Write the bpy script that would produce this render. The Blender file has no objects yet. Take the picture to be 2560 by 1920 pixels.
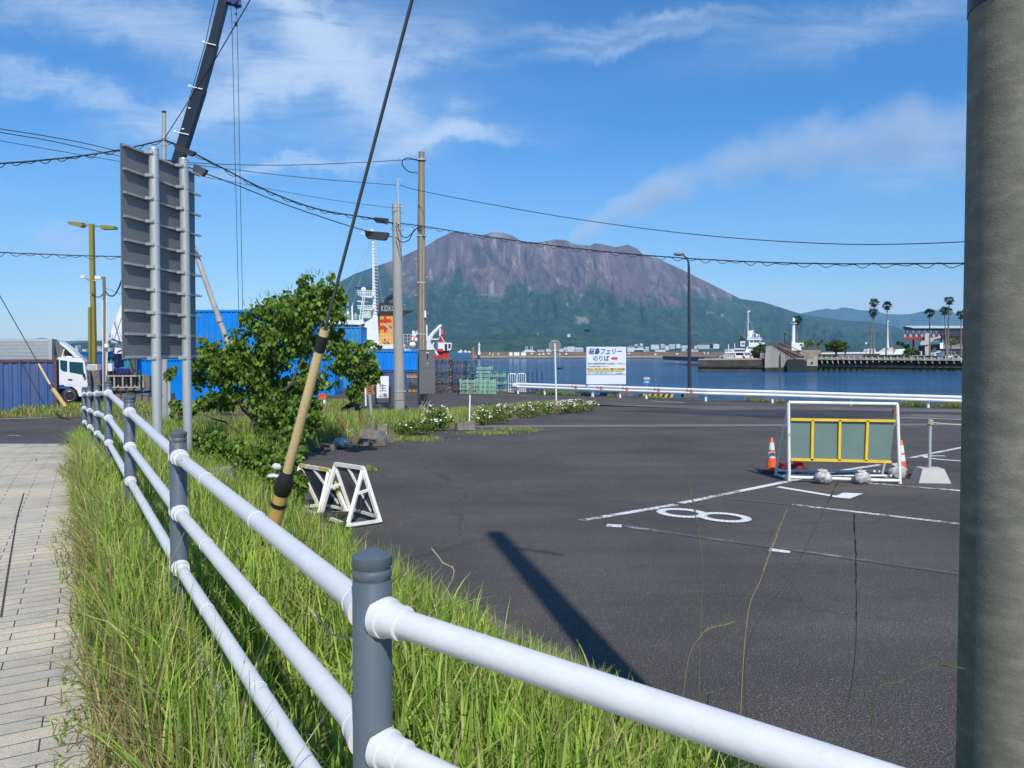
import bpy, math, random
import numpy as np
from mathutils import Vector, Matrix
random.seed(7); rng = np.random.default_rng(11)
sc = bpy.context.scene; COL = sc.collection
R = math.radians
# ---------------------------------------------------------------- camera
F = 1880.0; TH = math.atan(38/1880.0); EYE = 2.4
cam_d = bpy.data.cameras.new('camera'); cam = bpy.data.objects.new('camera', cam_d); COL.objects.link(cam)
cam_d.sensor_width = 36; cam_d.lens = 36*F/2560; cam_d.shift_y = -44/2560
cam_d.clip_start = 0.05; cam_d.clip_end = 60000
cam.location = (0, 0, EYE); cam.rotation_euler = (math.pi/2-TH, 0, 0); sc.camera = cam
# ---------------------------------------------------------------- light
SUN_EL = R(47); SUN_AZ = math.atan2(0.227, -0.974)          # azimuth from +Y towards +X
sdir = Vector((math.sin(SUN_AZ)*math.cos(SUN_EL), math.cos(SUN_AZ)*math.cos(SUN_EL), math.sin(SUN_EL)))
sun_d = bpy.data.lights.new('sun', 'SUN'); sun_d.energy = 4.7; sun_d.angle = R(0.8); sun_d.color = (1, .94, .84)
sun = bpy.data.objects.new('sun', sun_d); COL.objects.link(sun)
sun.rotation_euler = (-sdir).to_track_quat('-Z', 'Y').to_euler()
sc.view_settings.view_transform = 'Standard'; sc.view_settings.look = 'None'
sc.view_settings.exposure = 0.0; sc.view_settings.gamma = 1
sc.cycles.use_denoising = True; sc.cycles.max_bounces = 6; sc.cycles.volume_bounces = 1
sc.cycles.transparent_max_bounces = 8
world = bpy.data.worlds.new('World'); sc.world = world; world.use_nodes = True

class NT:
    def __init__(s, nt): s.nt = nt; s.n = nt.nodes; s.l = nt.links
    def node(s, t, **kw):
        n = s.n.new(t)
        for k, v in kw.items():
            if k.startswith('i_'):
                key = k[2:]; key = int(key) if key.isdigit() else key.replace('_', ' ')
                if isinstance(v, bpy.types.NodeSocket): s.l.new(v, n.inputs[key])
                else: n.inputs[key].default_value = v
            else: setattr(n, k, v)
        return n
    def math(s, op, a, b=None, c=None, clamp=False):
        n = s.n.new('ShaderNodeMath'); n.operation = op; n.use_clamp = clamp
        for i, v in enumerate((a, b, c)):
            if v is None: continue
            if isinstance(v, bpy.types.NodeSocket): s.l.new(v, n.inputs[i])
            else: n.inputs[i].default_value = v
        return n.outputs[0]
    def mix(s, f, a, b):
        n = s.n.new('ShaderNodeMix'); n.data_type = 'RGBA'
        for k, v in ((0, f), (6, a), (7, b)):
            if isinstance(v, bpy.types.NodeSocket): s.l.new(v, n.inputs[k])
            else: n.inputs[k].default_value = v if k == 0 else (tuple(v)+(1,))[:4]
        return n.outputs[2]
    def ramp(s, f, stops):
        n = s.n.new('ShaderNodeValToRGB'); s.l.new(f, n.inputs[0]); e = n.color_ramp.elements
        while len(e) < len(stops): e.new(.5)
        for i, (p, c) in enumerate(stops):
            e[i].position = p; e[i].color = (tuple(c)+(1,))[:4] if hasattr(c, '__len__') else (c, c, c, 1)
        return n.outputs[0]

def build_world():
    t = NT(world.node_tree); t.n.clear()
    out = t.n.new('ShaderNodeOutputWorld')
    sky = t.node('ShaderNodeTexSky', sky_type='NISHITA', sun_disc=False)
    sky.sun_elevation = SUN_EL; sky.sun_rotation = SUN_AZ
    sky.air_density = 1.0; sky.dust_density = 0.4; sky.ozone_density = 2.5; sky.altitude = 0
    tc = t.n.new("ShaderNodeTexCoord"); sp = t.n.new('ShaderNodeSeparateXYZ'); t.l.new(tc.outputs['Generated'], sp.inputs[0])
    yy = t.math('MAXIMUM', sp.outputs[1], 0.02)
    el = t.math('DIVIDE', t.math('ABSOLUTE', sp.outputs[2]), t.math('SQRT', t.math('ADD', .0001, t.math('SUBTRACT', 1.0, t.math('MULTIPLY', sp.outputs[2], sp.outputs[2])))))
    tint = t.ramp(el, [(0.0, (.90, .93, .96)), (.10, (.62, .84, 1.0)), (.30, (.17, .60, .98)), (.60, (.28, .62, .92))])
    mm = t.node('ShaderNodeMix', data_type='RGBA', blend_type='MULTIPLY'); mm.inputs[0].default_value = 1; t.l.new(sky.outputs[0], mm.inputs[6]); t.l.new(tint, mm.inputs[7])
    bg = t.node('ShaderNodeBackground', i_Strength=0.15); hs = t.node('ShaderNodeHueSaturation', i_Value=1.02, i_Color=mm.outputs[2]); t.l.new(hs.outputs[0], bg.inputs[0])
    u0 = t.math('DIVIDE', sp.outputs[0], yy); v0 = t.math('DIVIDE', sp.outputs[2], yy)
    front = t.math('MULTIPLY', t.math('SUBTRACT', sp.outputs[1], .25), 4.0, clamp=True)
    cb = t.node('ShaderNodeCombineXYZ', i_X=u0, i_Y=v0)
    def noise(scale, detail=6, rough=.6, dist=0.0, vec=None, w=0):
        n = t.node('ShaderNodeTexNoise', noise_dimensions='4D', i_Scale=scale, i_Detail=detail, i_Roughness=rough, i_Distortion=dist, i_W=w)
        t.l.new(vec or cb.outputs[0], n.inputs['Vector']); return n.outputs['Fac']
    wu = t.math('MULTIPLY', t.math('SUBTRACT', noise(5.5, 7, .66, .5, None, 1), .5), .20)
    wv = t.math('MULTIPLY', t.math('SUBTRACT', noise(5.5, 7, .66, .5, None, 5), .5), .14)
    u = t.math('ADD', u0, wu); v = t.math('ADD', v0, wv)
    tot = None
    # cx, cy (image-like degrees of arc as px of a 1880 px tangent plane), half length, half width, tilt, opacity, fibre scale
    bands = [(800, 90, 230, 52, -48, 1.7), (720, 225, 240, 36, 16, 1.4), (880, 190, 130, 30, 15, .5), (720, 30, 150, 45, -35, .6),
             (1130, 345, 140, 20, 4, 1.3), (880, 395, 260, 16, 12, .6), (1120, 300, 70, 22, 20, .4), (690, 430, 120, 14, 10, .35),
             (380, 90, 380, 50, -14, .42), (130, 215, 260, 28, -20, .6), (450, 300, 200, 30, 10, .16), (620, 130, 300, 120, -20, .22),
             (110, 600, 120, 26, 0, .5), (1620, 62, 330, 20, 3, .36), (1530, 112, 240, 15, 5, .32), (2100, 80, 300, 40, 12, .16),
             (2200, 758, 330, 26, 0, .62), (2300, 745, 200, 34, 0, .4), (2330, 400, 220, 55, 6, .3),
             (1900, 760, 220, 22, 0, .4), (2250, 60, 300, 40, 14, .14), (1000, 90, 200, 60, 20, .2), (900, 650, 700, 50, 0, .05), (250, 40, 300, 60, -10, .12), (950, 60, 260, 70, -30, .12), (600, 300, 260, 60, 10, .10), (900, 330, 300, 60, 8, .18)]
    for k, (cx, cy, L, W, tilt, op) in enumerate(bands):
        cu = (cx-1280)/F; cv = (878-cy)/F; a = R(tilt); ca, sa = math.cos(a), math.sin(a)
        du = t.math('SUBTRACT', u, cu); dv = t.math('SUBTRACT', v, cv)
        al = t.math('ADD', t.math('MULTIPLY', du, ca*F/L), t.math('MULTIPLY', dv, sa*F/L))
        ac = t.math('ADD', t.math('MULTIPLY', du, -sa*F/W), t.math('MULTIPLY', dv, ca*F/W))
        q = t.math('ADD', t.math('MULTIPLY', al, al), t.math('MULTIPLY', ac, ac))
        g = t.math('MULTIPLY', t.math('POWER', 2.718, t.math('MULTIPLY', q, -0.8)), op)
        tot = g if tot is None else t.math('ADD', tot, g)
    mp = t.node('ShaderNodeMapping'); t.l.new(cb.outputs[0], mp.inputs[0]); mp.inputs['Rotation'].default_value = (0, 0, R(-22)); mp.inputs['Scale'].default_value = (2.2, 11, 1)
    fib = t.math('MULTIPLY_ADD', t.math('SUBTRACT', noise(3.0, 10, .7, .9, mp.outputs[0], 3), .5), 3.7, .74, clamp=False)
    fin = t.math('MULTIPLY', t.math('MULTIPLY', tot, t.math('MAXIMUM', fib, 0.12)), front)
    fin = t.math('MULTIPLY', t.math('SUBTRACT', 1.0, t.math('POWER', 2.718, t.math('MULTIPLY', fin, -1.75))), .92)
    bg2 = t.node('ShaderNodeBackground', i_Strength=1.0); bg2.inputs[0].default_value = (.66, .80, 1.0, 1)
    ms = t.node('ShaderNodeMixShader'); t.l.new(fin, ms.inputs[0]); t.l.new(bg.outputs[0], ms.inputs[1]); t.l.new(bg2.outputs[0], ms.inputs[2])
    t.l.new(ms.outputs[0], out.inputs[0])
build_world()

# ---------------------------------------------------------------- projections used to measure the place
def P(px, py, Y):
    X = (px-1280)/F; up = -(py-916)/F
    d = Vector((X, math.cos(TH)+math.sin(TH)*up, -math.sin(TH)+math.cos(TH)*up))
    return Vector((0, 0, EYE)) + d*(Y/d.y)
def G(px, py, z=0.0):
    d = P(px, py, 1.0)-Vector((0, 0, EYE)); k = (z-EYE)/d.z
    return Vector((d.x*k, k, z))
def ss(a, b, x):
    t = np.clip((np.asarray(x, float)-a)/(b-a), 0, 1); return t*t*(3-2*t)
def A(x, y):      # level of the asphalt
    return -.5*ss(15, 34, y) + .35*ss(-5, -9, x)*(1-ss(15, 24, y))*1.0
def GA(px, py):
    z = 0.0
    for _ in range(12):
        g = G(px, py, z); z = float(A(g.x, g.y))
    return Vector((g.x, g.y, z))
EXD = 0.0      # plan direction of the side walls of the thing being built (x per y)
# ---------------------------------------------------------------- mesh builder
class MB:
    def __init__(s): s.v = []; s.f = []; s.m = []; s.s = []; s.mi = 0
    def add(s, vs, fs, smooth=False):
        b = len(s.v); s.v += [tuple(p) for p in vs]
        for f in fs: s.f.append(tuple(i+b for i in f)); s.m.append(s.mi); s.s.append(smooth)
    def box(s, c, d, rz=0, top=1.0):
        x, y, z = d[0]/2, d[1]/2, d[2]/2; ca, sa = math.cos(rz), math.sin(rz); vs = []
        for k, zz in ((1, -z), (top, z)):
            for a, b in ((-x, -y), (x, -y), (x, y), (-x, y)):
                a *= k; b *= k; vs.append((c[0]+a*ca-b*sa, c[1]+a*sa+b*ca, c[2]+zz))
        s.add(vs, [(0, 3, 2, 1), (4, 5, 6, 7), (0, 1, 5, 4), (1, 2, 6, 5), (2, 3, 7, 6), (3, 0, 4, 7)]); return s
    def beam(s, p0, p1, w, h=None, up=(0, 0, 1)):
        p0 = Vector(p0); p1 = Vector(p1); h = h or w; d = (p1-p0).normalized(); up = Vector(up)
        if abs(d.dot(up)) > .97: up = Vector((0, 1, 0)) if abs(d.y) < .9 else Vector((1, 0, 0))
        a = d.cross(up).normalized()*w/2; b = a.cross(d).normalized()*h/2
        vs = [p+x*a+y*b for p in (p0, p1) for x, y in ((-1, -1), (1, -1), (1, 1), (-1, 1))]
        s.add(vs, [(0, 3, 2, 1), (4, 5, 6, 7), (0, 1, 5, 4), (1, 2, 6, 5), (2, 3, 7, 6), (3, 0, 4, 7)]); return s
    def tube(s, pts, r, n=8, caps=True):
        pts = [Vector(p) for p in pts]; rr = r if hasattr(r, '__len__') else [r]*len(pts)
        vs = []; prev = None
        for i, p in enumerate(pts):
            d = (pts[min(i+1, len(pts)-1)]-pts[max(i-1, 0)]).normalized()
            if prev is None:
                a = d.cross(Vector((0, 0, 1)) if abs(d.z) < .9 else Vector((1, 0, 0))).normalized()
            else:
                a = (prev-d*prev.dot(d)).normalized()
            prev = a; b = d.cross(a)
            for k in range(n):
                t = 2*math.pi*k/n; vs.append(p+(a*math.cos(t)+b*math.sin(t))*rr[i])
        fs = [(i*n+k, i*n+(k+1) % n, (i+1)*n+(k+1) % n, (i+1)*n+k) for i in range(len(pts)-1) for k in range(n)]
        s.add(vs, fs, True)
        if caps:
            m = len(pts)-1
            s.add(vs[:n], [tuple(range(n-1, -1, -1))]); s.add(vs[m*n:], [tuple(range(n))])
        return s
    def cyl(s, p0, p1, r0, r1=None, n=16): return s.tube([p0, p1], [r0, r0 if r1 is None else r1], n)
    def lathe(s, c, prof, n=24):
        vs = []; c = Vector(c)
        for r, z in prof:
            for k in range(n):
                t = 2*math.pi*k/n; vs.append((c.x+r*math.cos(t), c.y+r*math.sin(t), c.z+z))
        fs = [(i*n+k, i*n+(k+1) % n, (i+1)*n+(k+1) % n, (i+1)*n+k) for i in range(len(prof)-1) for k in range(n)]
        s.add(vs, fs, True); m = len(prof)-1
        s.add(vs[:n], [tuple(range(n-1, -1, -1))]); s.add(vs[m*n:], [tuple(range(n))]); return s
    def prism(s, poly, vec):
        vec = Vector(vec); n = len(poly); vs = [Vector(p) for p in poly]+[Vector(p)+vec for p in poly]
        fs = [tuple(range(n)), tuple(range(2*n-1, n-1, -1))]+[(i, i+n, (i+1) % n+n, (i+1) % n) for i in range(n)]
        s.add(vs, fs); return s
    def pix(s, pts, Y, th): return s.prism([P(a, b, Y) for a, b in pts], (EXD*th, th, 0))   # measured elevation at distance Y, given real depth
    def rect(s, x0, y0, x1, y1, Y, th): return s.pix([(x0, y0), (x1, y0), (x1, y1), (x0, y1)], Y, th)
    def sphere(s, c, r, n=12, m=8, sq=(1, 1, 1), jit=0):
        c = Vector(c); vs = [c+Vector((0, 0, -r*sq[2]))]
        for i in range(1, m):
            ph = math.pi*i/m
            for k in range(n):
                t = 2*math.pi*k/n; q = r*(1+random.uniform(-jit, jit))
                vs.append(c+Vector((q*sq[0]*math.sin(ph)*math.cos(t), q*sq[1]*math.sin(ph)*math.sin(t), -q*sq[2]*math.cos(ph))))
        vs.append(c+Vector((0, 0, r*sq[2]))); fs = [(0, 1+(k+1) % n, 1+k) for k in range(n)]
        for i in range(m-2):
            fs += [(1+i*n+k, 1+i*n+(k+1) % n, 1+(i+1)*n+(k+1) % n, 1+(i+1)*n+k) for k in range(n)]
        L = len(vs)-1; b = 1+(m-2)*n; fs += [(L, b+k, b+(k+1) % n) for k in range(n)]
        s.add(vs, fs, True); return s
WL = {}
def mesh_of(name, mb, mats, off=Vector((0, 0, 0))):
    me = bpy.data.meshes.new(name)
    me.from_pydata([(a-off.x, b-off.y, c-off.z) for a, b, c in mb.v], [], mb.f)
    for m in (mats if isinstance(mats, (list, tuple)) else [mats]): me.materials.append(m)
    me.polygons.foreach_set('material_index', mb.m); me.polygons.foreach_set('use_smooth', mb.s); me.update()
    return me
def obj(name, mb, mats, parent=None, label=None, cat=None, group=None, kind=None):
    if parent is not None: off = WL.get(parent.name, Vector((0, 0, 0)))
    else:
        a = np.array(mb.v); off = Vector(((a[:, 0].min()+a[:, 0].max())/2, (a[:, 1].min()+a[:, 1].max())/2, a[:, 2].min()))
        if kind == 'structure' or kind == 'stuff': off = Vector((0, 0, 0))
    o = bpy.data.objects.new(name, mesh_of(name, mb, mats, off)); COL.objects.link(o)
    if parent is not None: o.parent = parent
    else: o.location = off
    WL[o.name] = off.copy(); tag(o, label, cat, group, kind); return o
def tag(o, label=None, cat=None, group=None, kind=None):
    for k, v in (('label', label), ('category', cat), ('group', group), ('kind', kind)):
        if v: o[k] = v
    return o
def thing(name, label, cat, loc=(0, 0, 0), group=None):
    o = bpy.data.objects.new(name, None); COL.objects.link(o); o.location = Vector(loc); o.empty_display_size = .2
    WL[o.name] = Vector(loc); return tag(o, label, cat, group)
def dup(root, loc, rz=0, label=None, group=None, sub=None):
    def cp(o, par):
        c = o.copy(); COL.objects.link(c)
        if par is not None: c.parent = par
        for ch in [q for q in list(bpy.data.objects) if q.parent == o and q != c]: cp(ch, c)
        return c
    r = cp(root, None); r.location = Vector(loc); r.rotation_euler = (0, 0, rz)
    if label: r['label'] = label
    if group: r['group'] = group
    return r
# ---------------------------------------------------------------- materials
def M(name, col, rough=.6, metal=0, var=.12, scale=4, bump=0, bscale=40, col2=None, spot=None, spec=.5, streak=False, cut=(.45, .62), detail=6):
    m = bpy.data.materials.new(name); m.use_nodes = True; t = NT(m.node_tree); b = t.n['Principled BSDF']
    b.inputs['Roughness'].default_value = rough; b.inputs['Metallic'].default_value = metal; b.inputs['Specular IOR Level'].default_value = spec
    tc = t.n.new('ShaderNodeTexCoord'); vec = tc.outputs['Object']
    if streak:
        mp = t.node('ShaderNodeMapping'); t.l.new(vec, mp.inputs[0]); mp.inputs['Scale'].default_value = (1, 1, .12) if streak is True else streak; vec = mp.outputs[0]
    n = t.node('ShaderNodeTexNoise', i_Scale=scale, i_Detail=detail, i_Roughness=.65); t.l.new(vec, n.inputs['Vector'])
    lo = tuple(c*(1-var) for c in col); hi = tuple(min(1, c*(1+var)) for c in col)
    c = t.ramp(n.outputs['Fac'], [(.3, lo), (.7, hi)])
    if col2 is not None:
        n2 = t.node('ShaderNodeTexNoise', i_Scale=scale*.6, i_Detail=8, i_Roughness=.7); t.l.new(vec, n2.inputs['Vector'])
        k = t.ramp(n2.outputs['Fac'], [(cut[0], 0.), (cut[1], 1.)]); c = t.mix(k, c, col2)
    t.l.new(c, b.inputs['Base Color'])
    if bump:
        n3 = t.node('ShaderNodeTexNoise', i_Scale=bscale, i_Detail=5); t.l.new(tc.outputs['Object'], n3.inputs['Vector'])
        bp = t.node('ShaderNodeBump', i_Strength=bump, i_Distance=.01); t.l.new(n3.outputs['Fac'], bp.inputs['Height']); t.l.new(bp.outputs[0], b.inputs['Normal'])
    return m
def leaf_mat(name, rough=.5, trans=.25):
    m = bpy.data.materials.new(name); m.use_nodes = True; t = NT(m.node_tree); b = t.n['Principled BSDF']
    a = t.node('ShaderNodeAttribute', attribute_name='col'); t.l.new(a.outputs['Color'], b.inputs['Base Color'])
    b.inputs['Roughness'].default_value = rough; b.inputs['Specular IOR Level'].default_value = .25
    tr = t.n.new('ShaderNodeBsdfTranslucent'); hs = t.node('ShaderNodeHueSaturation', i_Value=1.5, i_Color=a.outputs['Color']); t.l.new(hs.outputs[0], tr.inputs[0])
    mx = t.node('ShaderNodeMixShader', i_0=trans); t.l.new(b.outputs[0], mx.inputs[1]); t.l.new(tr.outputs[0], mx.inputs[2])
    t.l.new(mx.outputs[0], t.n['Material Output'].inputs[0]); return m
white = M('white_paint', (.78, .79, .8), .35, var=.04, scale=3)
white_old = M('worn_white_paint', (.72, .71, .67), .5, var=.08, scale=6, col2=(.36, .22, .12), cut=(.6, .72))
galv = M('galvanised_steel', (.44, .46, .47), .45, .35, var=.16, scale=5, streak=True, bump=.15)
dark_steel = M('dark_steel', (.035, .04, .05), .45, .2)
black = M('black_rubber', (.015, .015, .017), .55)
rust = M('rusty_steel', (.2, .07, .03), .8, var=.4, scale=9, bump=.4)
conc = M('concrete', (.36, .35, .32), .85, var=.14, scale=2.5, bump=.35, bscale=30, col2=(.2, .19, .17), cut=(.5, .75))
conc_dark = M('weathered_concrete', (.17, .155, .135), .9, var=.3, scale=2, bump=.5, bscale=14, col2=(.07, .06, .05), cut=(.45, .7))
conc_pole = M('pole_concrete', (.34, .335, .32), .8, var=.12, scale=2.2, streak=True, bump=.2, bscale=60, col2=(.22, .21, .195), cut=(.5, .7))
brown_pole = M('brown_pole_coating', (.24, .19, .13), .7, var=.15, scale=2, streak=True, bump=.2)
cable_m = M('cable_sheath', (.02, .022, .028), .6)
glass_dark = M('dark_glass', (.02, .03, .04), .08, spec=.8)
orange_m = M('orange_plastic', (.75, .1, .025), .45, var=.08)
red_m = M('red_paint', (.5, .03, .02), .45)
yellow_m = M('yellow_paint', (.75, .5, .03), .45, var=.12)
blue_c = M('container_blue', (.0, .205, .66), .45, var=.16, scale=1.2, bump=.1)
blue_old = M('faded_container_blue', (.035, .085, .24), .6, var=.25, scale=1.0, streak=True, col2=(.1, .12, .17), cut=(.52, .75))
leaf_m = leaf_mat('leaf', .5, .32); grass_m = leaf_mat('grass_blade', .65, .3)
# ---------------------------------------------------------------- numpy noise
def vnoise(x, y, seed=0):
    xi = np.floor(x).astype(int); yi = np.floor(y).astype(int); fx = x-xi; fy = y-yi; fx = fx*fx*(3-2*fx); fy = fy*fy*(3-2*fy)
    def h(a, b):
        n = (a*374761393+b*668265263+seed*974711) & 0x7fffffff; n = ((n ^ (n >> 13))*1274126177) & 0x7fffffff; return ((n ^ (n >> 16)) & 0xffff)/65535.
    return (h(xi, yi)*(1-fx)+h(xi+1, yi)*fx)*(1-fy)+(h(xi, yi+1)*(1-fx)+h(xi+1, yi+1)*fx)*fy
def fbm(x, y, o=5, seed=0, ridge=False):
    t = 0; a = .5; k = 1.
    for i in range(o):
        n = vnoise(x*k, y*k, seed+i)
        if ridge: n = 1-np.abs(2*n-1)
        t = t+a*n; a *= .5; k *= 2.03
    return t
def grid_mesh(name, X, Y, Z, mat, cols=None, kind='structure', smooth=True, mask=None, label=None, cat=None):
    n, m = X.shape; idx = np.arange(n*m).reshape(n, m)
    q = np.stack([idx[:-1, :-1], idx[1:, :-1], idx[1:, 1:], idx[:-1, 1:]], -1).reshape(-1, 4)
    if mask is not None: q = q[mask.reshape(-1)]
    me = bpy.data.meshes.new(name); co = np.stack([X, Y, Z], -1).reshape(-1, 3)
    me.vertices.add(len(co)); me.vertices.foreach_set('co', co.astype(np.float32).ravel())
    me.loops.add(len(q)*4); me.loops.foreach_set('vertex_index', q.astype(np.int32).ravel())
    me.polygons.add(len(q)); me.polygons.foreach_set('loop_start', np.arange(0, len(q)*4, 4, dtype=np.int32)); me.polygons.foreach_set('loop_total', np.full(len(q), 4, np.int32))
    me.update(calc_edges=True); me.validate(); me.polygons.foreach_set('use_smooth', np.full(len(me.polygons), smooth))
    for nm, c in (cols or {}).items():
        at = me.attributes.new(nm, 'FLOAT', 'POINT'); at.data.foreach_set('value', c.reshape(-1).astype(np.float32))
    me.materials.append(mat); o = bpy.data.objects.new(name, me); COL.objects.link(o); return tag(o, label, cat, None, kind)
def soup(name, V, Fq, Cv, mat, parent=None, **kw):     # V (n,3), Fq (m,4 or 3), colour per vertex
    me = bpy.data.meshes.new(name); k = Fq.shape[1]; off = WL.get(parent.name, Vector((0, 0, 0))) if parent is not None else Vector((0, 0, 0))
    V = V-np.array(off); me.vertices.add(len(V)); me.vertices.foreach_set('co', V.astype(np.float32).ravel())
    me.loops.add(len(Fq)*k); me.loops.foreach_set('vertex_index', Fq.astype(np.int32).ravel())
    me.polygons.add(len(Fq)); me.polygons.foreach_set('loop_start', np.arange(0, len(Fq)*k, k, dtype=np.int32)); me.polygons.foreach_set('loop_total', np.full(len(Fq), k, np.int32))
    me.update(calc_edges=True)
    at = me.attributes.new('col', 'FLOAT_COLOR', 'POINT'); at.data.foreach_set('color', np.concatenate([Cv, np.ones((len(Cv), 1))], 1).astype(np.float32).ravel())
    me.materials.append(mat); o = bpy.data.objects.new(name, me); COL.objects.link(o)
    if parent is not None: o.parent = parent
    WL[o.name] = off; return tag(o, **kw)
# ================================================================ LAND, SEA, MOUNTAINS
def Yq(x):
    return np.interp(x, [-90, -12, -4, 0.2, 1.2, 2.2, 11.3, 21, 45, 90], [100, 84, 66, 58, 54, 52.3, 46.2, 41, 28, 10])
def asphalt_mat(name, base, agg=1.0):
    m = bpy.data.materials.new(name); m.use_nodes = True; t = NT(m.node_tree); b = t.n['Principled BSDF']; tc = t.n.new('ShaderNodeTexCoord'); v = tc.outputs['Object']
    n1 = t.node('ShaderNodeTexNoise', i_Scale=85, i_Detail=4, i_Roughness=.75); t.l.new(v, n1.inputs[0])
    n2 = t.node('ShaderNodeTexNoise', i_Scale=.35, i_Detail=5); t.l.new(v, n2.inputs[0])
    vo = t.node('ShaderNodeTexVoronoi', i_Scale=95); t.l.new(v, vo.inputs[0])
    mp = t.node('ShaderNodeMapping'); t.l.new(v, mp.inputs[0]); mp.inputs['Scale'].default_value = (.12, 1.1, 1); mp.inputs['Rotation'].default_value = (0, 0, .12)
    n4 = t.node('ShaderNodeTexNoise', i_Scale=1.3, i_Detail=6, i_Roughness=.7); t.l.new(mp.outputs[0], n4.inputs[0])
    c = t.ramp(n1.outputs['Fac'], [(.38, tuple(x*.25 for x in base)), (.56, tuple(x*1.2 for x in base)), (.68, tuple(x*4.2 for x in base))])
    sp = t.ramp(vo.outputs['Color'], [(.8, 0.), (.92, .5*agg)]); c = t.mix(sp, c, tuple(min(.3, x*3.6) for x in base))
    k = t.ramp(n2.outputs['Fac'], [(.3, .76), (.7, 1.24)]); k2 = t.ramp(n4.outputs['Fac'], [(.3, .86), (.7, 1.16)])
    mm = t.node('ShaderNodeMix', data_type='RGBA', blend_type='MULTIPLY'); mm.inputs[0].default_value = 1; t.l.new(c, mm.inputs[6]); t.l.new(k, mm.inputs[7])
    m2 = t.node('ShaderNodeMix', data_type='RGBA', blend_type='MULTIPLY'); m2.inputs[0].default_value = 1; t.l.new(mm.outputs[2], m2.inputs[6]); t.l.new(k2, m2.inputs[7])
    # thin cracks
    nd = t.node('ShaderNodeTexNoise', i_Scale=.8, i_Detail=4); t.l.new(v, nd.inputs[0])
    va = t.node('ShaderNodeVectorMath', operation='MULTIPLY_ADD'); t.l.new(nd.outputs['Color'], va.inputs[0]); va.inputs[1].default_value = (1.2, 1.2, 0); t.l.new(v, va.inputs[2])
    vc = t.node('ShaderNodeTexVoronoi', feature='DISTANCE_TO_EDGE', i_Scale=.22); t.l.new(va.outputs[0], vc.inputs[0])
    ck = t.ramp(vc.outputs['Distance'], [(.0, .5), (.0025, 0.)]); c = t.mix(ck, m2.outputs[2], tuple(x*.3 for x in base))
    n5 = t.node('ShaderNodeTexNoise', i_Scale=1.7, i_Detail=7, i_Roughness=.7); t.l.new(v, n5.inputs[0]); n6 = t.node('ShaderNodeTexNoise', i_Scale=.9, i_Detail=8, i_Roughness=.75, i_Distortion=1.2); t.l.new(v, n6.inputs[0])
    c = t.mix(t.ramp(n5.outputs['Fac'], [(.60, 0.), (.68, .45)]), c, tuple(x*.5 for x in base)); c = t.mix(t.ramp(n6.outputs['Fac'], [(.58, 0.), (.72, .35)]), c, (.15, .14, .125))
    t.l.new(c, b.inputs['Base Color']); b.inputs['Roughness'].default_value = .78; b.inputs['Specular IOR Level'].default_value = .35
    bp = t.node('ShaderNodeBump', i_Strength=.55, i_Distance=.006); t.l.new(n1.outputs['Fac'], bp.inputs['Height']); t.l.new(bp.outputs[0], b.inputs['Normal'])
    return m
asph = asphalt_mat('asphalt', (.075, .067, .060)); asph_l = asphalt_mat('asphalt_worn', (.125, .114, .104), .6); asph_d = asphalt_mat('asphalt_fresh', (.04, .04, .045), .5)
xs = np.concatenate([np.arange(-90, -16, 4), np.arange(-16, 24, .5), np.arange(24, 91, 4)]); tt = np.linspace(0, 1, 150)
X, T = np.meshgrid(xs, tt, indexing='ij'); yq = Yq(X); Y = -14+(yq+14)*T; Z = A(X, Y)
X2 = np.concatenate([X, X[:, -1:]], 1); Y2 = np.concatenate([Y, yq[:, -1:]+.02], 1); Z2 = np.concatenate([Z, np.full((len(xs), 1), -5.)], 1)
grid_mesh('ground', X2, Y2, Z2, asph)

def water_mat():
    m = bpy.data.materials.new('sea_water'); m.use_nodes = True; t = NT(m.node_tree); b = t.n['Principled BSDF']; tc = t.n.new('ShaderNodeTexCoord')
    b.inputs['Base Color'].default_value = (.006, .05, .13, 1); b.inputs['Roughness'].default_value = .1; b.inputs['IOR'].default_value = 1.33
    mp = t.node('ShaderNodeMapping'); t.l.new(tc.outputs['Object'], mp.inputs[0]); mp.inputs['Scale'].default_value = (.55, 1, 1)
    n1 = t.node('ShaderNodeTexNoise', i_Scale=.9, i_Detail=6, i_Roughness=.6); t.l.new(mp.outputs[0], n1.inputs[0])
    n2 = t.node('ShaderNodeTexNoise', i_Scale=.06, i_Detail=5, i_Roughness=.6); t.l.new(mp.outputs[0], n2.inputs[0])
    h = t.math('ADD', n1.outputs['Fac'], t.math('MULTIPLY', n2.outputs['Fac'], 3.0))
    bp = t.node('ShaderNodeBump', i_Strength=1.0, i_Distance=.9); t.l.new(h, bp.inputs['Height']); t.l.new(bp.outputs[0], b.inputs['Normal'])
    k = t.ramp(n2.outputs['Fac'], [(.4, (.010, .075, .19)), (.62, (.018, .115, .27))]); t.l.new(k, b.inputs['Base Color'])
    return m
w = MB(); w.add([(-26000, 8, -1.9), (26000, 8, -1.9), (26000, 26000, -1.9), (-26000, 26000, -1.9)], [(0, 1, 2, 3)]); obj('sea', w, water_mat(), kind='structure')

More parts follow.
